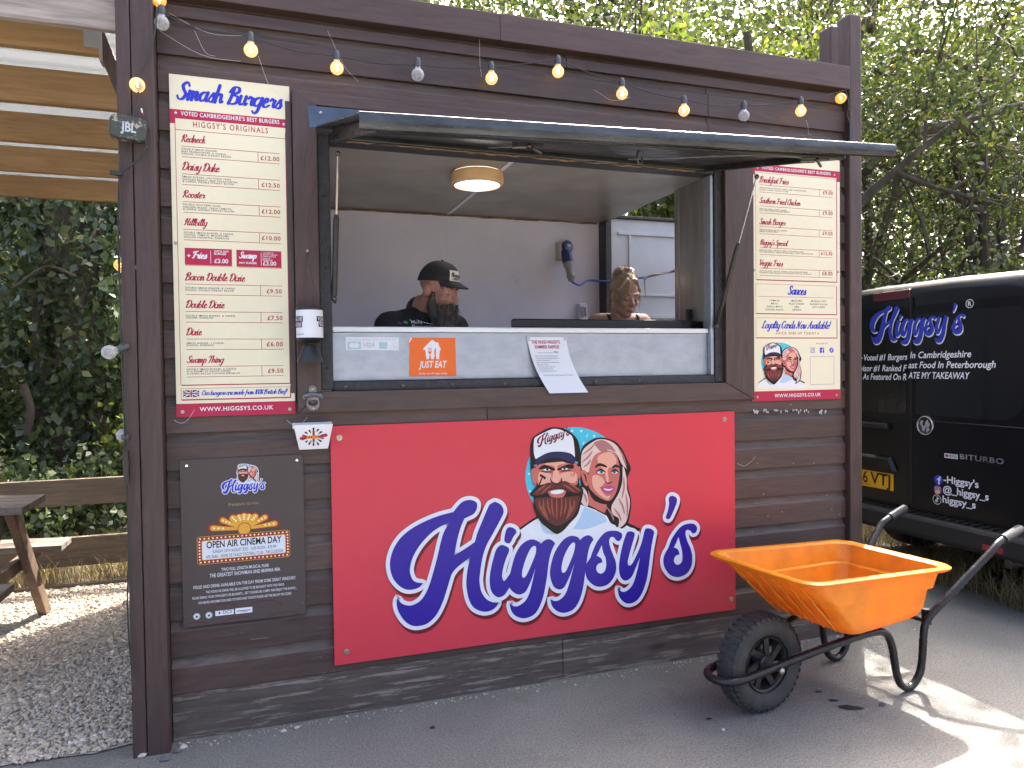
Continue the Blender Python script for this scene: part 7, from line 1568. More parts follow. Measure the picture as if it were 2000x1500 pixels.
# cap
kc = 1.02
m = MB(); rings = []
for i in range(10):
    t = math.pi / 2 * i / 9; rr = max(math.cos(t), .02) ** .85
    rings.append([hp(kc * (-.016 + .108 * rr * math.cos(p)), kc * .087 * rr * math.sin(p), kc * (.036 + .018 * math.cos(p) * (1 - i / 9) + .100 * math.sin(t))) for p in np.linspace(0, 2 * math.pi, 33)[:-1]])
m.loft(rings, True, True); m.ell(hp(-.016 * kc, 0, .138 * kc), (.007, .007, .004), 8, 5); cap = part('cap', m, 'cap_black', man, smooth=True)
m = MB(); n = 15; top = []; bot = []
for j in range(n):
    p = rad(-56 + 112 * j / (n - 1)); q = []
    for t in np.linspace(0, 1, 7):
        a = -.016 + .1085 * math.cos(p) + t * .070 * max(0.0, math.cos(1.5 * p)) ** .7; b = .0875 * math.sin(p) * (1 - .06 * t); cz = .040 + .018 * math.cos(p) - t * .016 - .012 * (b / .09) ** 2 * t
        q.append((a, b, cz))
    top.append([hp(*(np.array(x) * kc)) for x in q]); bot.append([hp(*((np.array(x) - np.array([0, 0, .005])) * kc)) for x in q])
m.loft([t + b[::-1] for t, b in zip(top, bot)], True, True); part('peak', m, 'cap_black', cap, smooth=True)
# patch and its lettering wrapped on the cap front
def cap_warp(a, b, h):
    ph = a / .098; t = math.asin(min(.98, max(0, b / .115)))
    rr = math.cos(t) ** .85
    return hp(kc * (-.016 + (.108 * rr + h) * math.cos(ph)), kc * (.087 * rr + h) * math.sin(ph), kc * (.036 + .018 * math.cos(ph) * .5 + .100 * math.sin(t)))
CWp = Plane((0, 0, 0), (1, 0, 0), (0, 0, 1), cap_warp)
m = MB(); N = 8
g = [[cap_warp(-.045 + .09 * i / N, .016 + .054 * j / 5, .0022) for i in range(N + 1)] for j in range(6)]
m.loft([r[::-1] for r in g], False, False); part('patch', m, 'patch', cap, smooth=True)
CW2 = Plane((0, 0, 0), (1, 0, 0), (0, 0, 1), lambda a, b, h: cap_warp(a, b, h + .0030))
m = MB(); script(m, CW2, "Higgsy's", (-.040, .038), (.040, .038), .0003, .15, uv=True); text(m, CW2, 'Dine & In', (-.030, .022), (.028, .022), .0003, .02, uv=True); part('patch_lettering', m, 'ink_black', cap)
# beard
bp = [('e', hp(.052, 0, -.105), (.062, .064, .060), M3), ('e', hp(.080, 0, -.074), (.026, .040, .020), M3), ('e', hp(.065, 0, -.165), (.052, .054, .060), M3), ('e', hp(.078, 0, -.215), (.038, .042, .055), M3), ('e', hp(.085, 0, -.255), (.024, .028, .04), M3)]
for s in (1, -1): bp += [('c', hp(.026, s * .069, -.015), hp(.026, s * .064, -.085), .009, .024), ('c', hp(.022, s * .062, -.07), hp(.05, s * .05, -.12), .026, .036), ('c', hp(.094, s * .008, -.058), hp(.082, s * .042, -.078), .011, .012)]
beard = blob_part('beard', bp, .006, 'beard_hair', man, 2, .5)
roots = []; tips = []
for _ in range(1500):
    s = RNG.uniform(-1, 1); u_ = RNG.uniform(-.21, -.05); t = (u_ + .21) / .16
    a = .03 + .075 * math.cos(s * 1.3) * (0.75 + .25 * t) + RNG.uniform(-.01, .006); b = (.030 + .040 * t) * math.sin(s * 1.35) * 1.15
    roots.append(hp(a, b, u_)); tips.append(hp(a + RNG.normal(.012, .012), b * (1.05) + RNG.normal(0, .012), u_ - RNG.uniform(.035, .085)))
strands('beard_hair', roots, tips, .0014, 'beard_grey', beard, .006)
m = MB()
for s in (1, -1): m.tube(curve3([hp(.091, s * .014, .020), hp(.083, s * .034, .027), hp(.066, s * .053, .022)], 4), [.003, .004, .005, .005, .005, .005, .004, .003, .002], 6)
part('eyebrow', m, 'brow', man, smooth=True)
m = MB()
for s in (1, -1): m.tube(curve3([hp(.086, s * .018, -.006), hp(.087, s * .032, -.0095), hp(.078, s * .046, -.005)], 4), [.001, .0016, .002, .002, .002, .002, .002, .0016, .001], 6)
part('eyelash', m, 'lash', man, smooth=True)
m = MB()      # cheek and temple tattoos, ear ring, neck chain
for s in (-1, 1): m.tube([hp(.060, s * .0645, .030), hp(.058, s * .0655, .012), hp(.056, s * .066, -.006)], .0016, 6); m.tube([hp(.066, s * .062, .026), hp(.070, s * .060, .012)], .0012, 6)
part('tattoo', m, 'stubble', man, smooth=True)
m = MB(); ch = [nk + ts * .088 * math.sin(t) + tf * (.075 * math.cos(t) + .030) + np.array([0, 0, -.035 - .035 * math.cos(t)]) for t in np.linspace(-1.75, 1.75, 40)]
for i, p in enumerate(ch): m.ell(p + tf * .006, (.0042, .0042, .003) if i % 2 else (.003, .003, .0042), 8, 5)
part('neck_chain', m, 'silver', man, smooth=True)
# chest print projected onto the shirt
dep = bpy.context.evaluated_depsgraph_get(); tree_ = BVHTree.FromPolygons([tuple(v.co + Vector(ORG[shirt])) for v in shirt.data.vertices], [tuple(p.vertices) for p in shirt.data.polygons])
def onto(Pc, ux_, uy_, dr):
    def w(a, b, h):
        o_ = Pc + ux_ * a + uy_ * b; hit = tree_.ray_cast(Vector(o_ - dr * .4), Vector(dr))
        return (np.array(hit[0]) - dr * (h + .0018)) if hit[0] is not None else o_
    return Plane((0, 0, 0), (1, 0, 0), (0, 0, 1), w)
cc_ = by((806, 628), .28); drv = np.array([.26, .96, -.1]); drv /= np.linalg.norm(drv); uxv = np.array([.93, -.25, 0.02]); uxv /= np.linalg.norm(uxv)
SPn = onto(np.array(cc_), uxv, np.array([0, 0, 1.0]), drv)
m = MB(); text(m, SPn, 'More', (-.014, .009), (.036, .009), .0002, .01, uv=True, cap=.016); text(m, SPn, 'Financial', (-.010, -.013), (.075, -.013), .0002, .01, uv=True, cap=.016); m.rect(SPn, -.021, -.026, -.0185, .028, .0002); part('shirt_print', m, 'ink_white', shirt)
M = MB()
for i, (x0, x1, z0, z1) in enumerate(((-.068, -.052, .012, -.02), (-.052, -.040, -.024, .018), (-.040, -.028, .018, -.020))): M.k = i; M.poly(SPn, [(x0 - .007, z0), (x0 + .007, z0), (x1 + .007, z1), (x1 - .007, z1)] if z0 > z1 else [(x0 - .007, z0), (x0 + .007, z0), (x1 + .007, z1), (x1 - .007, z1)], .0003 + i * .0002)
part('shirt_logo', M, ['ink_purple', 'ink_teal', 'ink_green'], shirt)

# woman with fair hair pinned up, bowed over her work
HWm = np.array(by((1222, 577), .72))
f0, s0, H, M3, hp = person_frame(HWm, (-.03, -1.0), rad(20))
wo = thing('person', 'fair haired woman in black vest straps looking down by the open door', 'person', (HWm[0], .80, .25))
k = .95; tf = np.array([.02, -1.0, 0]); tf /= np.linalg.norm(tf); ts = np.array([-tf[1], tf[0], 0])
nk = H - f0 * .080 + np.array([0, 0, -.120]); sh = [nk + ts * .155 * q + np.array([0, 0, -.026]) for q in (1, -1)]; hip = nk - tf * .02 + np.array([0, 0, -.50])
el = [sh[q] + ts * (.06, -.06)[q] + tf * .04 + np.array([0, 0, -.25]) for q in (0, 1)]; wr = [el[q] + tf * .19 + ts * (-.06, .06)[q] + np.array([0, 0, -.05]) for q in (0, 1)]
legs = []
for q in (1, -1):
    h_ = hip + ts * .085 * q; kn = h_ * np.array([1, 1, 0]) + tf * .03 + np.array([0, 0, fl + (hip[2] - fl) * .52]); an = h_ * np.array([1, 1, 0]) + np.array([0, 0, fl + .08]); legs.append((h_, kn, an))
T3 = np.stack([ts, tf, [0, 0, 1.0]], 1)
torso = [('c', nk + np.array([0, 0, -.10]), nk + np.array([0, 0, -.02]), .085, .050), ('c', sh[0], sh[1], .050, .050), ('e', nk + np.array([0, 0, -.19]), (.145, .100, .15), T3), ('e', nk + np.array([0, 0, -.36]), (.120, .090, .16), T3), ('e', hip, (.16, .115, .13), T3), ('e', nk + ts * .065 + tf * .075 + np.array([0, 0, -.21]), (.065, .06, .065), T3), ('e', nk - ts * .065 + tf * .075 + np.array([0, 0, -.21]), (.065, .06, .065), T3)]
body_p = head_prims(hp, M3, k, .92) + [('c', nk + np.array([0, 0, -.02]), hp(-.026, 0, -.055), .050, .050), ('c', nk + ts * .05 + np.array([0, 0, -.03]), nk + ts * .015 + np.array([0, 0, .05]), .036, .03), ('c', nk - ts * .05 + np.array([0, 0, -.03]), nk - ts * .015 + np.array([0, 0, .05]), .036, .03)] + torso
for q in (0, 1): body_p += [('c', sh[q], el[q], .045, .036), ('c', el[q], wr[q], .035, .023)] + hand_prims(wr[q], wr[q] - el[q], np.array([0, 0, 1.0]), 1 if q else -1, .88)
for h_, kn, an in legs: body_p += [('c', h_, kn, .080, .052), ('c', kn, an, .050, .034), ('c', an - np.array([0, 0, .03]), an + tf * .13 - np.array([0, 0, .045]), .036, .03)]
blob_part('body', body_p, .006, 'woman_skin', wo, 3, .5)
vest = blob_part('vest', infl([torso[2], torso[3], torso[5], torso[6]], .006), .010, 'black_cotton', wo, 2, .5, lambda V: V)
m = MB()
for q in (1, -1): m.tube(curve3([nk + ts * .080 * q + tf * .108 + np.array([0, 0, -.13]), nk + ts * .092 * q + tf * .078 + np.array([0, 0, -.055]), nk + ts * .096 * q + tf * .03 + np.array([0, 0, .008]), nk + ts * .090 * q - tf * .06 + np.array([0, 0, -.03])], 6), .0085, 8)
part('strap', m, 'black_cotton', wo, smooth=True)
blob_part('trousers', infl([torso[4]], .01) + [q for h_, kn, an in legs for q in (('c', h_, kn, .090, .062), ('c', kn, an, .060, .052))], .012, 'trousers', wo, 2)
hb = [('e', hp(-.030, 0, .052), (.088, .079, .083), M3), ('e', hp(-.075, .0, .105), (.060, .060, .048), M3), ('e', hp(-.055, .03, .128), (.034, .034, .026), M3), ('e', hp(-.062, -.03, .122), (.034, .030, .028), M3), ('c', hp(-.05, .066, .05), hp(-.055, .062, -.02), .020, .012), ('c', hp(-.05, -.066, .05), hp(-.055, -.062, -.02), .020, .012), ('c', hp(.045, -.030, .098), hp(.035, -.068, .040), .016, .014), ('c', hp(.045, .025, .098), hp(.030, .066, .040), .016, .013)]
hair = blob_part('hair', hb, .006, 'blonde_hair', wo, 2, .5)
roots = []; tips = []
for _ in range(900):
    th_, ph = RNG.uniform(.05, 1.5), RNG.uniform(0, 2 * math.pi); d_ = np.array([math.sin(th_) * math.cos(ph), math.sin(th_) * math.sin(ph), math.cos(th_)])
    if d_[0] > .78: continue
    p = np.array([-.030, 0, .050]) + d_ * np.array([.090, .081, .085]); roots.append(hp(*p)); q = np.array([-.075, 0, .118]) + RNG.normal(0, .022, 3); tips.append(hp(*(p * .45 + q * .55 + d_ * .012)))
for _ in range(260):
    p = np.array([-.072, 0, .112]) + np.clip(RNG.normal(0, .02, 3), -.034, .034); roots.append(hp(*p)); tips.append(hp(*(p + RNG.normal(0, .016, 3) + np.array([0, 0, .003]))))
for _ in range(110):
    s = RNG.choice([1, -1], p=[.3, .7]); p = np.array([RNG.uniform(-.05, .045), s * .074, RNG.uniform(.0, .06)]); roots.append(hp(*p)); tips.append(hp(*(p + np.array([RNG.normal(-.012, .012), s * RNG.uniform(.0, .016), -RNG.uniform(.06, .16)]))))
for _ in range(46): p = np.array([.062, -.018 - RNG.uniform(0, .014), .090]); roots.append(hp(*p)); tips.append(hp(.070 + RNG.normal(0, .004), -.060 + RNG.normal(0, .005), -.005 - RNG.uniform(0, .045)))
strands('hair_strand', roots, tips, .0016, 'blonde_hair', hair, .012)
m = MB()
for s in (1, -1): m.tube(curve3([hp(.087 * k, s * .012, .018), hp(.082 * k, s * .032, .027), hp(.062 * k, s * .050, .020)], 4), [.0016, .0026, .003, .003, .003, .003, .0026, .002, .001], 6)
part('eyebrow', m, 'brow', wo, smooth=True)
m = MB()
for s in (1, -1): m.tube(curve3([hp(.0855 * k, s * .017, -.006), hp(.088 * k, s * .031, -.011), hp(.077 * k, s * .046, -.005)], 4), [.001, .002, .0026, .0026, .0026, .0026, .0024, .002, .001], 6)
part('eyelash', m, 'lash', wo, smooth=True)
m = MB(); m.tube(curve3([hp(.088 * k, -.024, -.0665), hp(.099 * k, 0, -.0655), hp(.088 * k, .024, -.0665)], 4), [.001, .003, .0042, .0046, .0046, .0046, .0042, .003, .001], 8); part('lips', m, 'lips', wo, smooth=True)
# ------------------------------------------------------------------ vegetation
leafmat('leaf_wood', [(0.0, (0.018, 0.033, 0.012)), (0.4, (0.035, 0.055, 0.018)), (0.8, (0.058, 0.078, 0.023)), (0.96, (0.085, 0.092, 0.023)), (1.0, (0.12, 0.10, 0.025))], .45, .34)
leafmat('leaf_pale', [(0.0, (0.022, 0.036, 0.014)), (0.5, (0.045, 0.062, 0.026)), (1.0, (0.08, 0.09, 0.04))], .5, .3)
leafmat('leaf_ivy', [(0.0, (0.028, 0.050, 0.024)), (0.55, (0.056, 0.088, 0.040)), (0.9, (0.085, 0.118, 0.052)), (1.0, (0.12, 0.14, 0.04))], .36, .16)
leafmat('leaf_bright', [(0.0, (0.035, 0.06, 0.012)), (0.6, (0.07, 0.10, 0.02)), (1.0, (0.13, 0.135, 0.035))], .45, .45)
leafmat('grass_dry', [(0.0, (0.08, 0.08, 0.035)), (0.4, (0.22, 0.18, 0.09)), (1.0, (0.42, 0.34, 0.19))], .7, .25, (1.2, 1.1, .8))
mat('bark', (0.042, 0.034, 0.027), .9, 0, .4, 6, bump=1.0, bscale=40, stretch=(1, 1, .25), col2=(0.11, 0.093, 0.074))
def leaf_arrays(C, size, droop=.3, fold=.25):
    n = len(C); S = size * RNG.uniform(.65, 1.35, n)[:, None]
    d = RNG.normal(0, 1, (n, 3)); d[:, 2] -= droop; d /= np.linalg.norm(d, axis=1)[:, None]
    t = RNG.normal(0, 1, (n, 3)); t[:, 2] *= .6; w = np.cross(d, t); w /= np.linalg.norm(w, axis=1)[:, None] + 1e-9; nn = np.cross(w, d)
    V = np.stack([C - d * S * .5, C + w * S * .36 - d * S * .08 + nn * S * fold * .4, C + d * S * .55 - nn * S * .06, C - w * S * .36 - d * S * .08 + nn * S * fold * .4], 1)
    F = np.arange(n * 4).reshape(n, 4); return V.reshape(-1, 3), F
def clumps(tips, per, spread, squash=.7):
    T = np.repeat(np.array(tips), per, 0); o = RNG.normal(0, 1, T.shape) * spread; o[:, 2] *= squash; return T + o
def grow(p, d, L, r, lvl, out, tips, rng, up=.15, kink=.22, kids=(3, 4)):
    n = 5; pts = [p]; rr = [r]; q = p.copy(); dd = d.copy()
    for i in range(n):
        dd = dd + rng.normal(0, kink, 3) * .5 + np.array([0, 0, up * .25]); dd /= np.linalg.norm(dd); q = q + dd * L / n; pts.append(q.copy()); rr.append(r * (1 - .8 * (i + 1) / n))
    out.append((pts, rr))
    if lvl == 0: tips += [pts[-1], pts[-2], pts[-3]]; return
    if lvl <= 2: tips += [pts[-1]]
    for k in range(rng.integers(*kids) + (lvl > 1)):
        t = rng.uniform(.3, 1.0); i = min(int(t * n), n - 1); b = pts[i] + (pts[i + 1] - pts[i]) * (t * n - i)
        a = rng.uniform(0, 2 * math.pi); s = np.cross(dd, [math.cos(a), math.sin(a), .2]); s /= np.linalg.norm(s) + 1e-9
        nd = dd * .45 + s * rng.uniform(.6, 1.0); nd /= np.linalg.norm(nd)
        grow(b, nd, L * rng.uniform(.5, .75), max(rr[i] * .6, .006), lvl - 1, out, tips, rng, up, kink, kids)
def make_tree(name, label, loc, h, seed, leaf='leaf_wood', per=38, spread=.28, size=.062, lvl=3, r=.12, lean=(0, 0), cat='tree', group=None, up=.15, clear=.0, stems=1, ivy=0, rotz=0.0, kids=(3, 4)):
    rng = np.random.default_rng(seed); root = thing(name, label, cat, loc, group); L0 = np.array(loc, float)
    out = []; tips = []
    for s in range(stems):
        a = rng.uniform(0, 6.28); d = np.array([lean[0] + (.28 * math.cos(a) if stems > 1 else 0), lean[1] + (.28 * math.sin(a) if stems > 1 else 0), 1.0]); d /= np.linalg.norm(d)
        grow(L0 + np.array([.25 * math.cos(a) * (stems > 1), .25 * math.sin(a) * (stems > 1), -.1]), d, h * .62, r, lvl, out, tips, rng, up, .22, kids)
    m = MB()
    for pts, rr in out: m.tube(pts, rr, 7 if rr[0] > .03 else 4, False)
    part('trunk', m, 'bark', root, smooth=True)
    T = [t for t in tips if t[2] > loc[2] + clear]
    V, F = leaf_arrays(clumps(T, per, spread), size); np_obj('crown', V, F, leaf, root)
    if ivy:
        tr_ = out[0][0]; C = []
        for i in range(ivy):
            t = RNG.uniform(0, .9) * (len(tr_) - 1); j = int(t); c = tr_[j] + (tr_[j + 1] - tr_[j]) * (t - j); a = RNG.uniform(0, 6.28); rr = r * (1.2 + RNG.gamma(1.5, .5)); C.append(c + np.array([rr * math.cos(a), rr * math.sin(a), RNG.normal(0, .05)]))
        V, F = leaf_arrays(np.array(C), .07); np_obj('ivy', V, F, 'leaf_ivy', root)
    return root
def copy_tree(root, loc, rotz, s, label, group=None):
    c = root.copy(); COL.objects.link(c); c.location = loc; c.rotation_euler = (0, 0, rotz); c.scale = (s, s, s); c['label'] = label
    if group: c['group'] = group
    for ch in list(root.children):
        k = ch.copy(); COL.objects.link(k); k.parent = c
    return c
# woodland trees to the right, the nearest overhanging the van
G = 'woodland trees behind the kiosk and van'
t1 = make_tree('ivy_clad_tree', 'tall tree with ivy covered trunk just behind the right end post', (6.5, 3.7, 0), 8.6, 3, per=34, r=.19, lean=(.03, .02), ivy=2600, group=G, clear=1.4)
t2 = make_tree('broadleaf_tree', 'many branched tree with crooked limbs rising over the van roof', (9.6, 4.7, 0), 8.2, 8, per=44, r=.14, lean=(-.10, 0), group=G, stems=2, clear=1.2)
t3 = make_tree('broadleaf_tree', 'slim bare stemmed tree behind the far end of the van', (10.6, 4.2, 0), 7.6, 21, per=38, r=.085, lean=(-.05, -.03), group=G, clear=1.6)
t4 = make_tree('broadleaf_tree', 'broad pale leaved tree showing above the middle of the kiosk roof', (4.2, 6.2, 0), 8.2, 14, leaf='leaf_pale', per=44, r=.13, group=G)
t5 = make_tree('broadleaf_tree', 'dark leafy tree showing above the left of the kiosk roof', (1.9, 7.0, 0), 8.4, 33, per=46, r=.15, group=G)
copy_tree(t2, (7.6, 6.6, 0), 2.2, 1.05, 'leafy tree filling the gap between the end post and the ivy trunk', G)
copy_tree(t5, (5.8, 8.2, 0), 1.1, 1.08, 'tall tree beyond the right end of the kiosk roof', G)
copy_tree(t1, (12.4, 6.6, 0), 4.0, 1.0, 'dense tree at the upper right edge of the photo', G)
copy_tree(t3, (8.4, 5.6, 0), 2.7, 1.0, 'thin stemmed tree between the ivy trunk and the forked tree', G)
copy_tree(t3, (11.9, 5.0, 0), .7, .95, 'thin tree furthest right with twisting stem', G)
copy_tree(t4, (-.2, 8.6, 0), 5.1, .95, 'pale leaved tree far behind the left part of the kiosk', G)
copy_tree(t4, (5.0, 4.2, 0), 3.0, .80, 'pale leaved tree just behind the kiosk beside the end post', G)
copy_tree(t5, (3.2, 10.2, 0), 2.0, 1.1, 'large tree standing furthest back over the kiosk roof', G)
# big limbs reaching across the sky right of the post
lb = thing('overhanging_limb', 'dark gnarled limbs reaching right from the ivy clad trunk', 'branch', (6.6, 3.6, 0))
m = MB()
for pts, r0, r1, yy in (([(1690, 330), (1725, 292), (1775, 262), (1830, 248), (1880, 240), (1940, 222), (2000, 205), (2060, 195)], .085, .05, 3.55), ([(1715, 140), (1750, 112), (1800, 100), (1850, 112), (1905, 140), (1930, 158), (1975, 150)], .05, .02, 3.5), ([(1830, 248), (1880, 235), (1920, 252), (1955, 262), (1985, 245)], .035, .012, 3.5), ([(1905, 540), (1890, 450), (1885, 390), (1868, 330), (1862, 280), (1872, 240)], .06, .03, 4.3), ([(1890, 400), (1905, 350), (1925, 300), (1940, 240)], .03, .015, 4.3), ([(1960, 530), (1955, 440), (1958, 390), (1985, 350), (2010, 330)], .06, .035, 4.1), ([(1955, 450), (1950, 380), (1970, 340)], .025, .012, 4.1), ([(1852, 540), (1835, 470), (1842, 420), (1838, 350)], .028, .015, 4.5), ([(1700, 60), (1702, 0), (1700, -60)], .06, .05, 3.8), ([(1660, 180), (1672, 100), (1690, 40)], .05, .03, 4.2)):
    P_ = curve3([by(p, yy + .05 * math.sin(i * 2)) for i, p in enumerate(pts)], 4); m.tube(P_, list(np.linspace(r0, r1, len(P_))), 9)
part('limb', m, 'bark', lb, smooth=True)
V, F = leaf_arrays(clumps([by((RNG.uniform(1660, 2050), RNG.uniform(-40, 330)), RNG.uniform(3.3, 5.0)) for _ in range(150)], 32, .24), .058); np_obj('foliage', V, F, 'leaf_wood', lb)
# undergrowth and the far wood as masses nobody could count
C = np.stack([RNG.uniform(-7, 24, 120000), RNG.uniform(11.5, 16, 120000), 12.5 * RNG.random(120000) ** 1.0], -1)
hgt = 11.6 + 1.2 * np.sin(C[:, 0] * .9) + .8 * np.sin(C[:, 0] * 2.3 + 1); C = C[(C[:, 2] < hgt)]
g_ = np.sin(C[:, 0] * 2.1 + C[:, 2] * 1.7) + np.sin(C[:, 0] * 4.7 - C[:, 2] * 3.1 + C[:, 1]); C = C[(g_ > -1.6) | (C[:, 2] < 2.5)]
V, F = leaf_arrays(C, .19); stuff(np_obj('woodland', V, F, 'leaf_wood'))
C = np.stack([RNG.uniform(4.5, 16, 30000), RNG.uniform(2.6, 7.5, 30000), 3.0 * RNG.random(30000) ** 1.15], -1)
C = C[(C[:, 2] < 2.1 + .9 * np.sin(C[:, 0] * 1.3) * np.sin(C[:, 1] * 1.1 + 2))]; V, F = leaf_arrays(C, .072); stuff(np_obj('undergrowth', V, F, 'leaf_wood'))
# ivy column behind the fence
iv = thing('ivy_tree', 'dark ivy smothered tree trunk standing behind the rail fence', 'tree', (-1.75, 4.75, 0))
m = MB(); m.tube([(-1.72, 4.8, -.1), (-1.70, 4.8, 1.5), (-1.66, 4.82, 3.2), (-1.6, 4.85, 5.0)], [.34, .30, .28, .2], 12); m.tube(curve3([by((30, 560), 4.3), by((70, 530), 4.25), by((100, 520), 4.25), by((150, 540), 4.2)], 4), .012, 6); m.tube(curve3([by((45, 750), 4.2), by((60, 800), 4.2), by((52, 850), 4.2)], 4), .03, 8); part('trunk', m, 'bark', iv, smooth=True)
N = 15000; a = RNG.uniform(0, 2 * np.pi, N); z = RNG.uniform(0, 5.2, N); rr = .44 + .13 * np.sin(3 * a + z * 2.2) + .10 * np.sin(5 * a - 3.1 * z) + np.abs(RNG.normal(0, .07, N))
C = np.stack([-1.70 + .04 * z * .3 + rr * np.cos(a), 4.8 + rr * np.sin(a), z], -1); V, F = leaf_arrays(C, .085, .7); np_obj('ivy', V, F, 'leaf_ivy', iv)
# bushes around it
def bush(name, label, loc, rx, ry, h, n, leaf, size, group=None):
    root = thing(name, label, 'bush', loc, group); L0 = np.array(loc, float); m = MB(); tips = []
    for _ in range(16):
        a = RNG.uniform(0, 6.28); e = RNG.uniform(.3, 1.0); q = L0 + np.array([rx * e * math.cos(a), ry * e * math.sin(a), h * RNG.uniform(.35, 1.0)]); md = (L0 + q) / 2 + RNG.normal(0, .08, 3); P_ = curve3([L0 + RNG.normal(0, .03, 3) * [1, 1, 0], md, q], 4); m.tube(P_, list(np.linspace(.016, .004, len(P_))), 5); tips += [q, md * .4 + q * .6, P_[-3]]
    part('stem', m, 'bark', root, smooth=True); V, F = leaf_arrays(clumps(tips, n // len(tips), .17 * max(rx, .7)), size); V[:, 2] = np.maximum(V[:, 2], .02); np_obj('foliage', V, F, leaf, root)
    return root
bush('bush', 'sunlit pale bush behind the fence left of the ivy trunk', (-2.75, 4.3, 0), .6, .5, 1.5, 3000, 'leaf_bright', .062)
bush('bush', 'low leafy bush behind the fence right of the ivy trunk', (-.85, 4.3, 0), .5, .5, 1.7, 3000, 'leaf_bright', .058)
bush('bush', 'tall bright bush in the sun far left behind the ivy', (-3.0, 6.0, 0), .9, .7, 3.4, 5000, 'leaf_bright', .07)
bush('bush', 'tall green bush rising between ivy trunk and kiosk', (-.9, 5.6, 0), .8, .6, 3.6, 5600, 'leaf_wood', .068)
bush('bush', 'dark low bush at the foot of the ivy trunk', (-1.6, 3.6, 0), .7, .35, .75, 2600, 'leaf_ivy', .06)
bush('bush', 'tall backdrop bush directly behind the ivy trunk', (-2.1, 6.9, 0), 1.3, .6, 4.2, 7000, 'leaf_wood', .075)
bush('bush', 'leafy bush seen above the open trailer door', (3.6, 2.3, 0), .95, .75, 4.6, 15000, 'leaf_bright', .062)
# grass: dry verge under and around the van, tufts by the fence
def blades(name, C, h, w, matn, lean=.5):
    n = len(C); a = RNG.uniform(0, 2 * np.pi, n); H_ = h * RNG.uniform(.4, 1.3, n); d = np.stack([np.cos(a), np.sin(a), np.zeros(n)], -1); s = np.stack([-np.sin(a), np.cos(a), np.zeros(n)], -1) * w; b = d * (H_ * RNG.uniform(.1, lean * 1.6, n))[:, None]
    V = np.stack([C - s, C + s, C + s * .7 + b * .4 + np.array([0, 0, 1]) * (H_ * .6)[:, None], C - s * .7 + b * .4 + np.array([0, 0, 1]) * (H_ * .6)[:, None], C + b + np.array([0, 0, 1]) * H_[:, None], C + b + s * .1 + np.array([0, 0, 1]) * H_[:, None]], 1)
    i = np.arange(n)[:, None] * 6; F = np.concatenate([i + np.array([[0, 1, 2, 3]]), i + np.array([[3, 2, 5, 4]])], 0); return np_obj(name, V.reshape(-1, 3), F, matn)
n = 22000; C = np.stack([4.12 + 2.6 * RNG.random(n) ** 1.6, RNG.uniform(-2.4, 2.4, n), np.full(n, -.02)], -1); wv_ = np.sin(C[:, 0] * 5.1) + np.sin(C[:, 1] * 6.3 + C[:, 0] * 2); C = C[(wv_ > -.9) & (C[:, 0] > 4.13 + .05 * np.sin(C[:, 1] * 7))]
stuff(blades('verge_grass', C, .15, .0026, 'grass_dry', .8))
n = 2600; C = np.stack([3.1 + 1.1 * RNG.random(n), 1.25 + RNG.random(n), np.full(n, -.01)], -1); stuff(blades('verge_grass', C, .16, .0028, 'grass_dry', .8))
n = 5000; C = np.stack([RNG.uniform(-3.2, -.45, n), 2.5 + 1.3 * RNG.random(n) ** 1.5, np.full(n, -.02)], -1); C = C[np.sin(C[:, 0] * 7) + np.sin(C[:, 1] * 5) > -.6]; stuff(blades('fence_grass', C, .20, .003, 'grass_dry', .8))
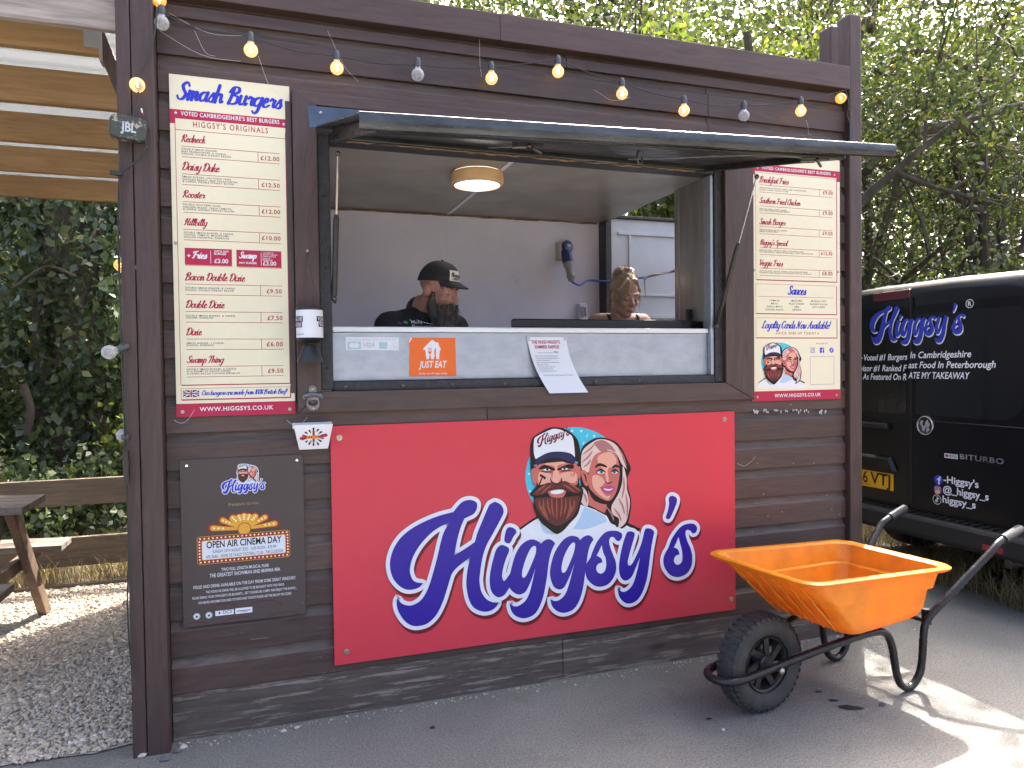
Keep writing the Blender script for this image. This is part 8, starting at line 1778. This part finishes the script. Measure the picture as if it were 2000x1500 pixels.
# loose pebbles on the tarmac, stains
def pebble(p, s, mt, label):
    v, f = icosa(); c = bz(p); rr = np.random.default_rng(int(p[0] * 7 + p[1])); V = v * (1 + .25 * rr.standard_normal((12, 1))) * np.array([1.3, 1, .7]) * s + np.array([c[0], c[1], s * .45])
    o = mesh_obj('pebble', V, [tuple(q) for q in f], mt); tag(o, label, 'stone', 'loose stones on the tarmac'); return o
mat('stone_pale', (0.40, 0.37, 0.33), .85); mat('stone_dark', (0.10, 0.10, 0.105), .8)
for p, s, k, lb_ in (((1722, 1378), .012, 'stone_dark', 'dark pebble on the tarmac right of the wheelbarrow wheel'), ((1412, 1426), .007, 'stone_pale', 'tiny pale stone on the tarmac nearest the photo bottom'), ((1803, 1418), .005, 'stone_pale', 'pale grit stone on the tarmac in front of the barrow legs'), ((278, 1478), .016, 'stone_pale', 'pale rounded stone at the foot of the left corner post'), ((322, 1486), .016, 'stone_dark', 'blue grey flat pebble in front of the corner post'), ((345, 1470), .013, 'stone_dark', 'dark round pebble beside the kiosk plinth'), ((358, 1462), .013, 'stone_pale', 'pale chip stone touching the kiosk plinth'), ((368, 1452), .008, 'stone_pale', 'tiny pale chip highest along the kiosk plinth'), ((555, 1430), .010, 'stone_pale', 'pale pebble on the tarmac beneath the poster'), ((580, 1422), .008, 'stone_pale', 'small white pebble right of the one beneath the poster'), ((1600, 1270), .010, 'stone_pale', 'pale stone by the plinth behind the barrow wheel'), ((1786, 1232), .008, 'stone_pale', 'pale stone on the tarmac under the orange tub')): pebble(p, s, k, lb_)
mat('oil_stain', (0.022, 0.021, 0.021), .5, var=.3)
m = MB()
for c, rx, ry in (((1660, 1383), .050, .020), ((1628, 1369), .020, .010), ((1600, 1352), .014, .008), ((1385, 1405), .012, .008), ((845, 1422), .010, .01)):
    q = bz(c); ang = -.55; pts = [(q[0] + (rx * math.cos(t) * math.cos(ang) - ry * math.sin(t) * math.sin(ang)) * (1 + .15 * math.sin(3 * t + c[0])), q[1] + (rx * math.cos(t) * math.sin(ang) + ry * math.sin(t) * math.cos(ang)) * (1 + .12 * math.cos(4 * t))) for t in np.linspace(0, 2 * math.pi, 19)[:-1]]; m.poly(P0, pts, .004)
structure(part('oil_stain', m, 'oil_stain'))
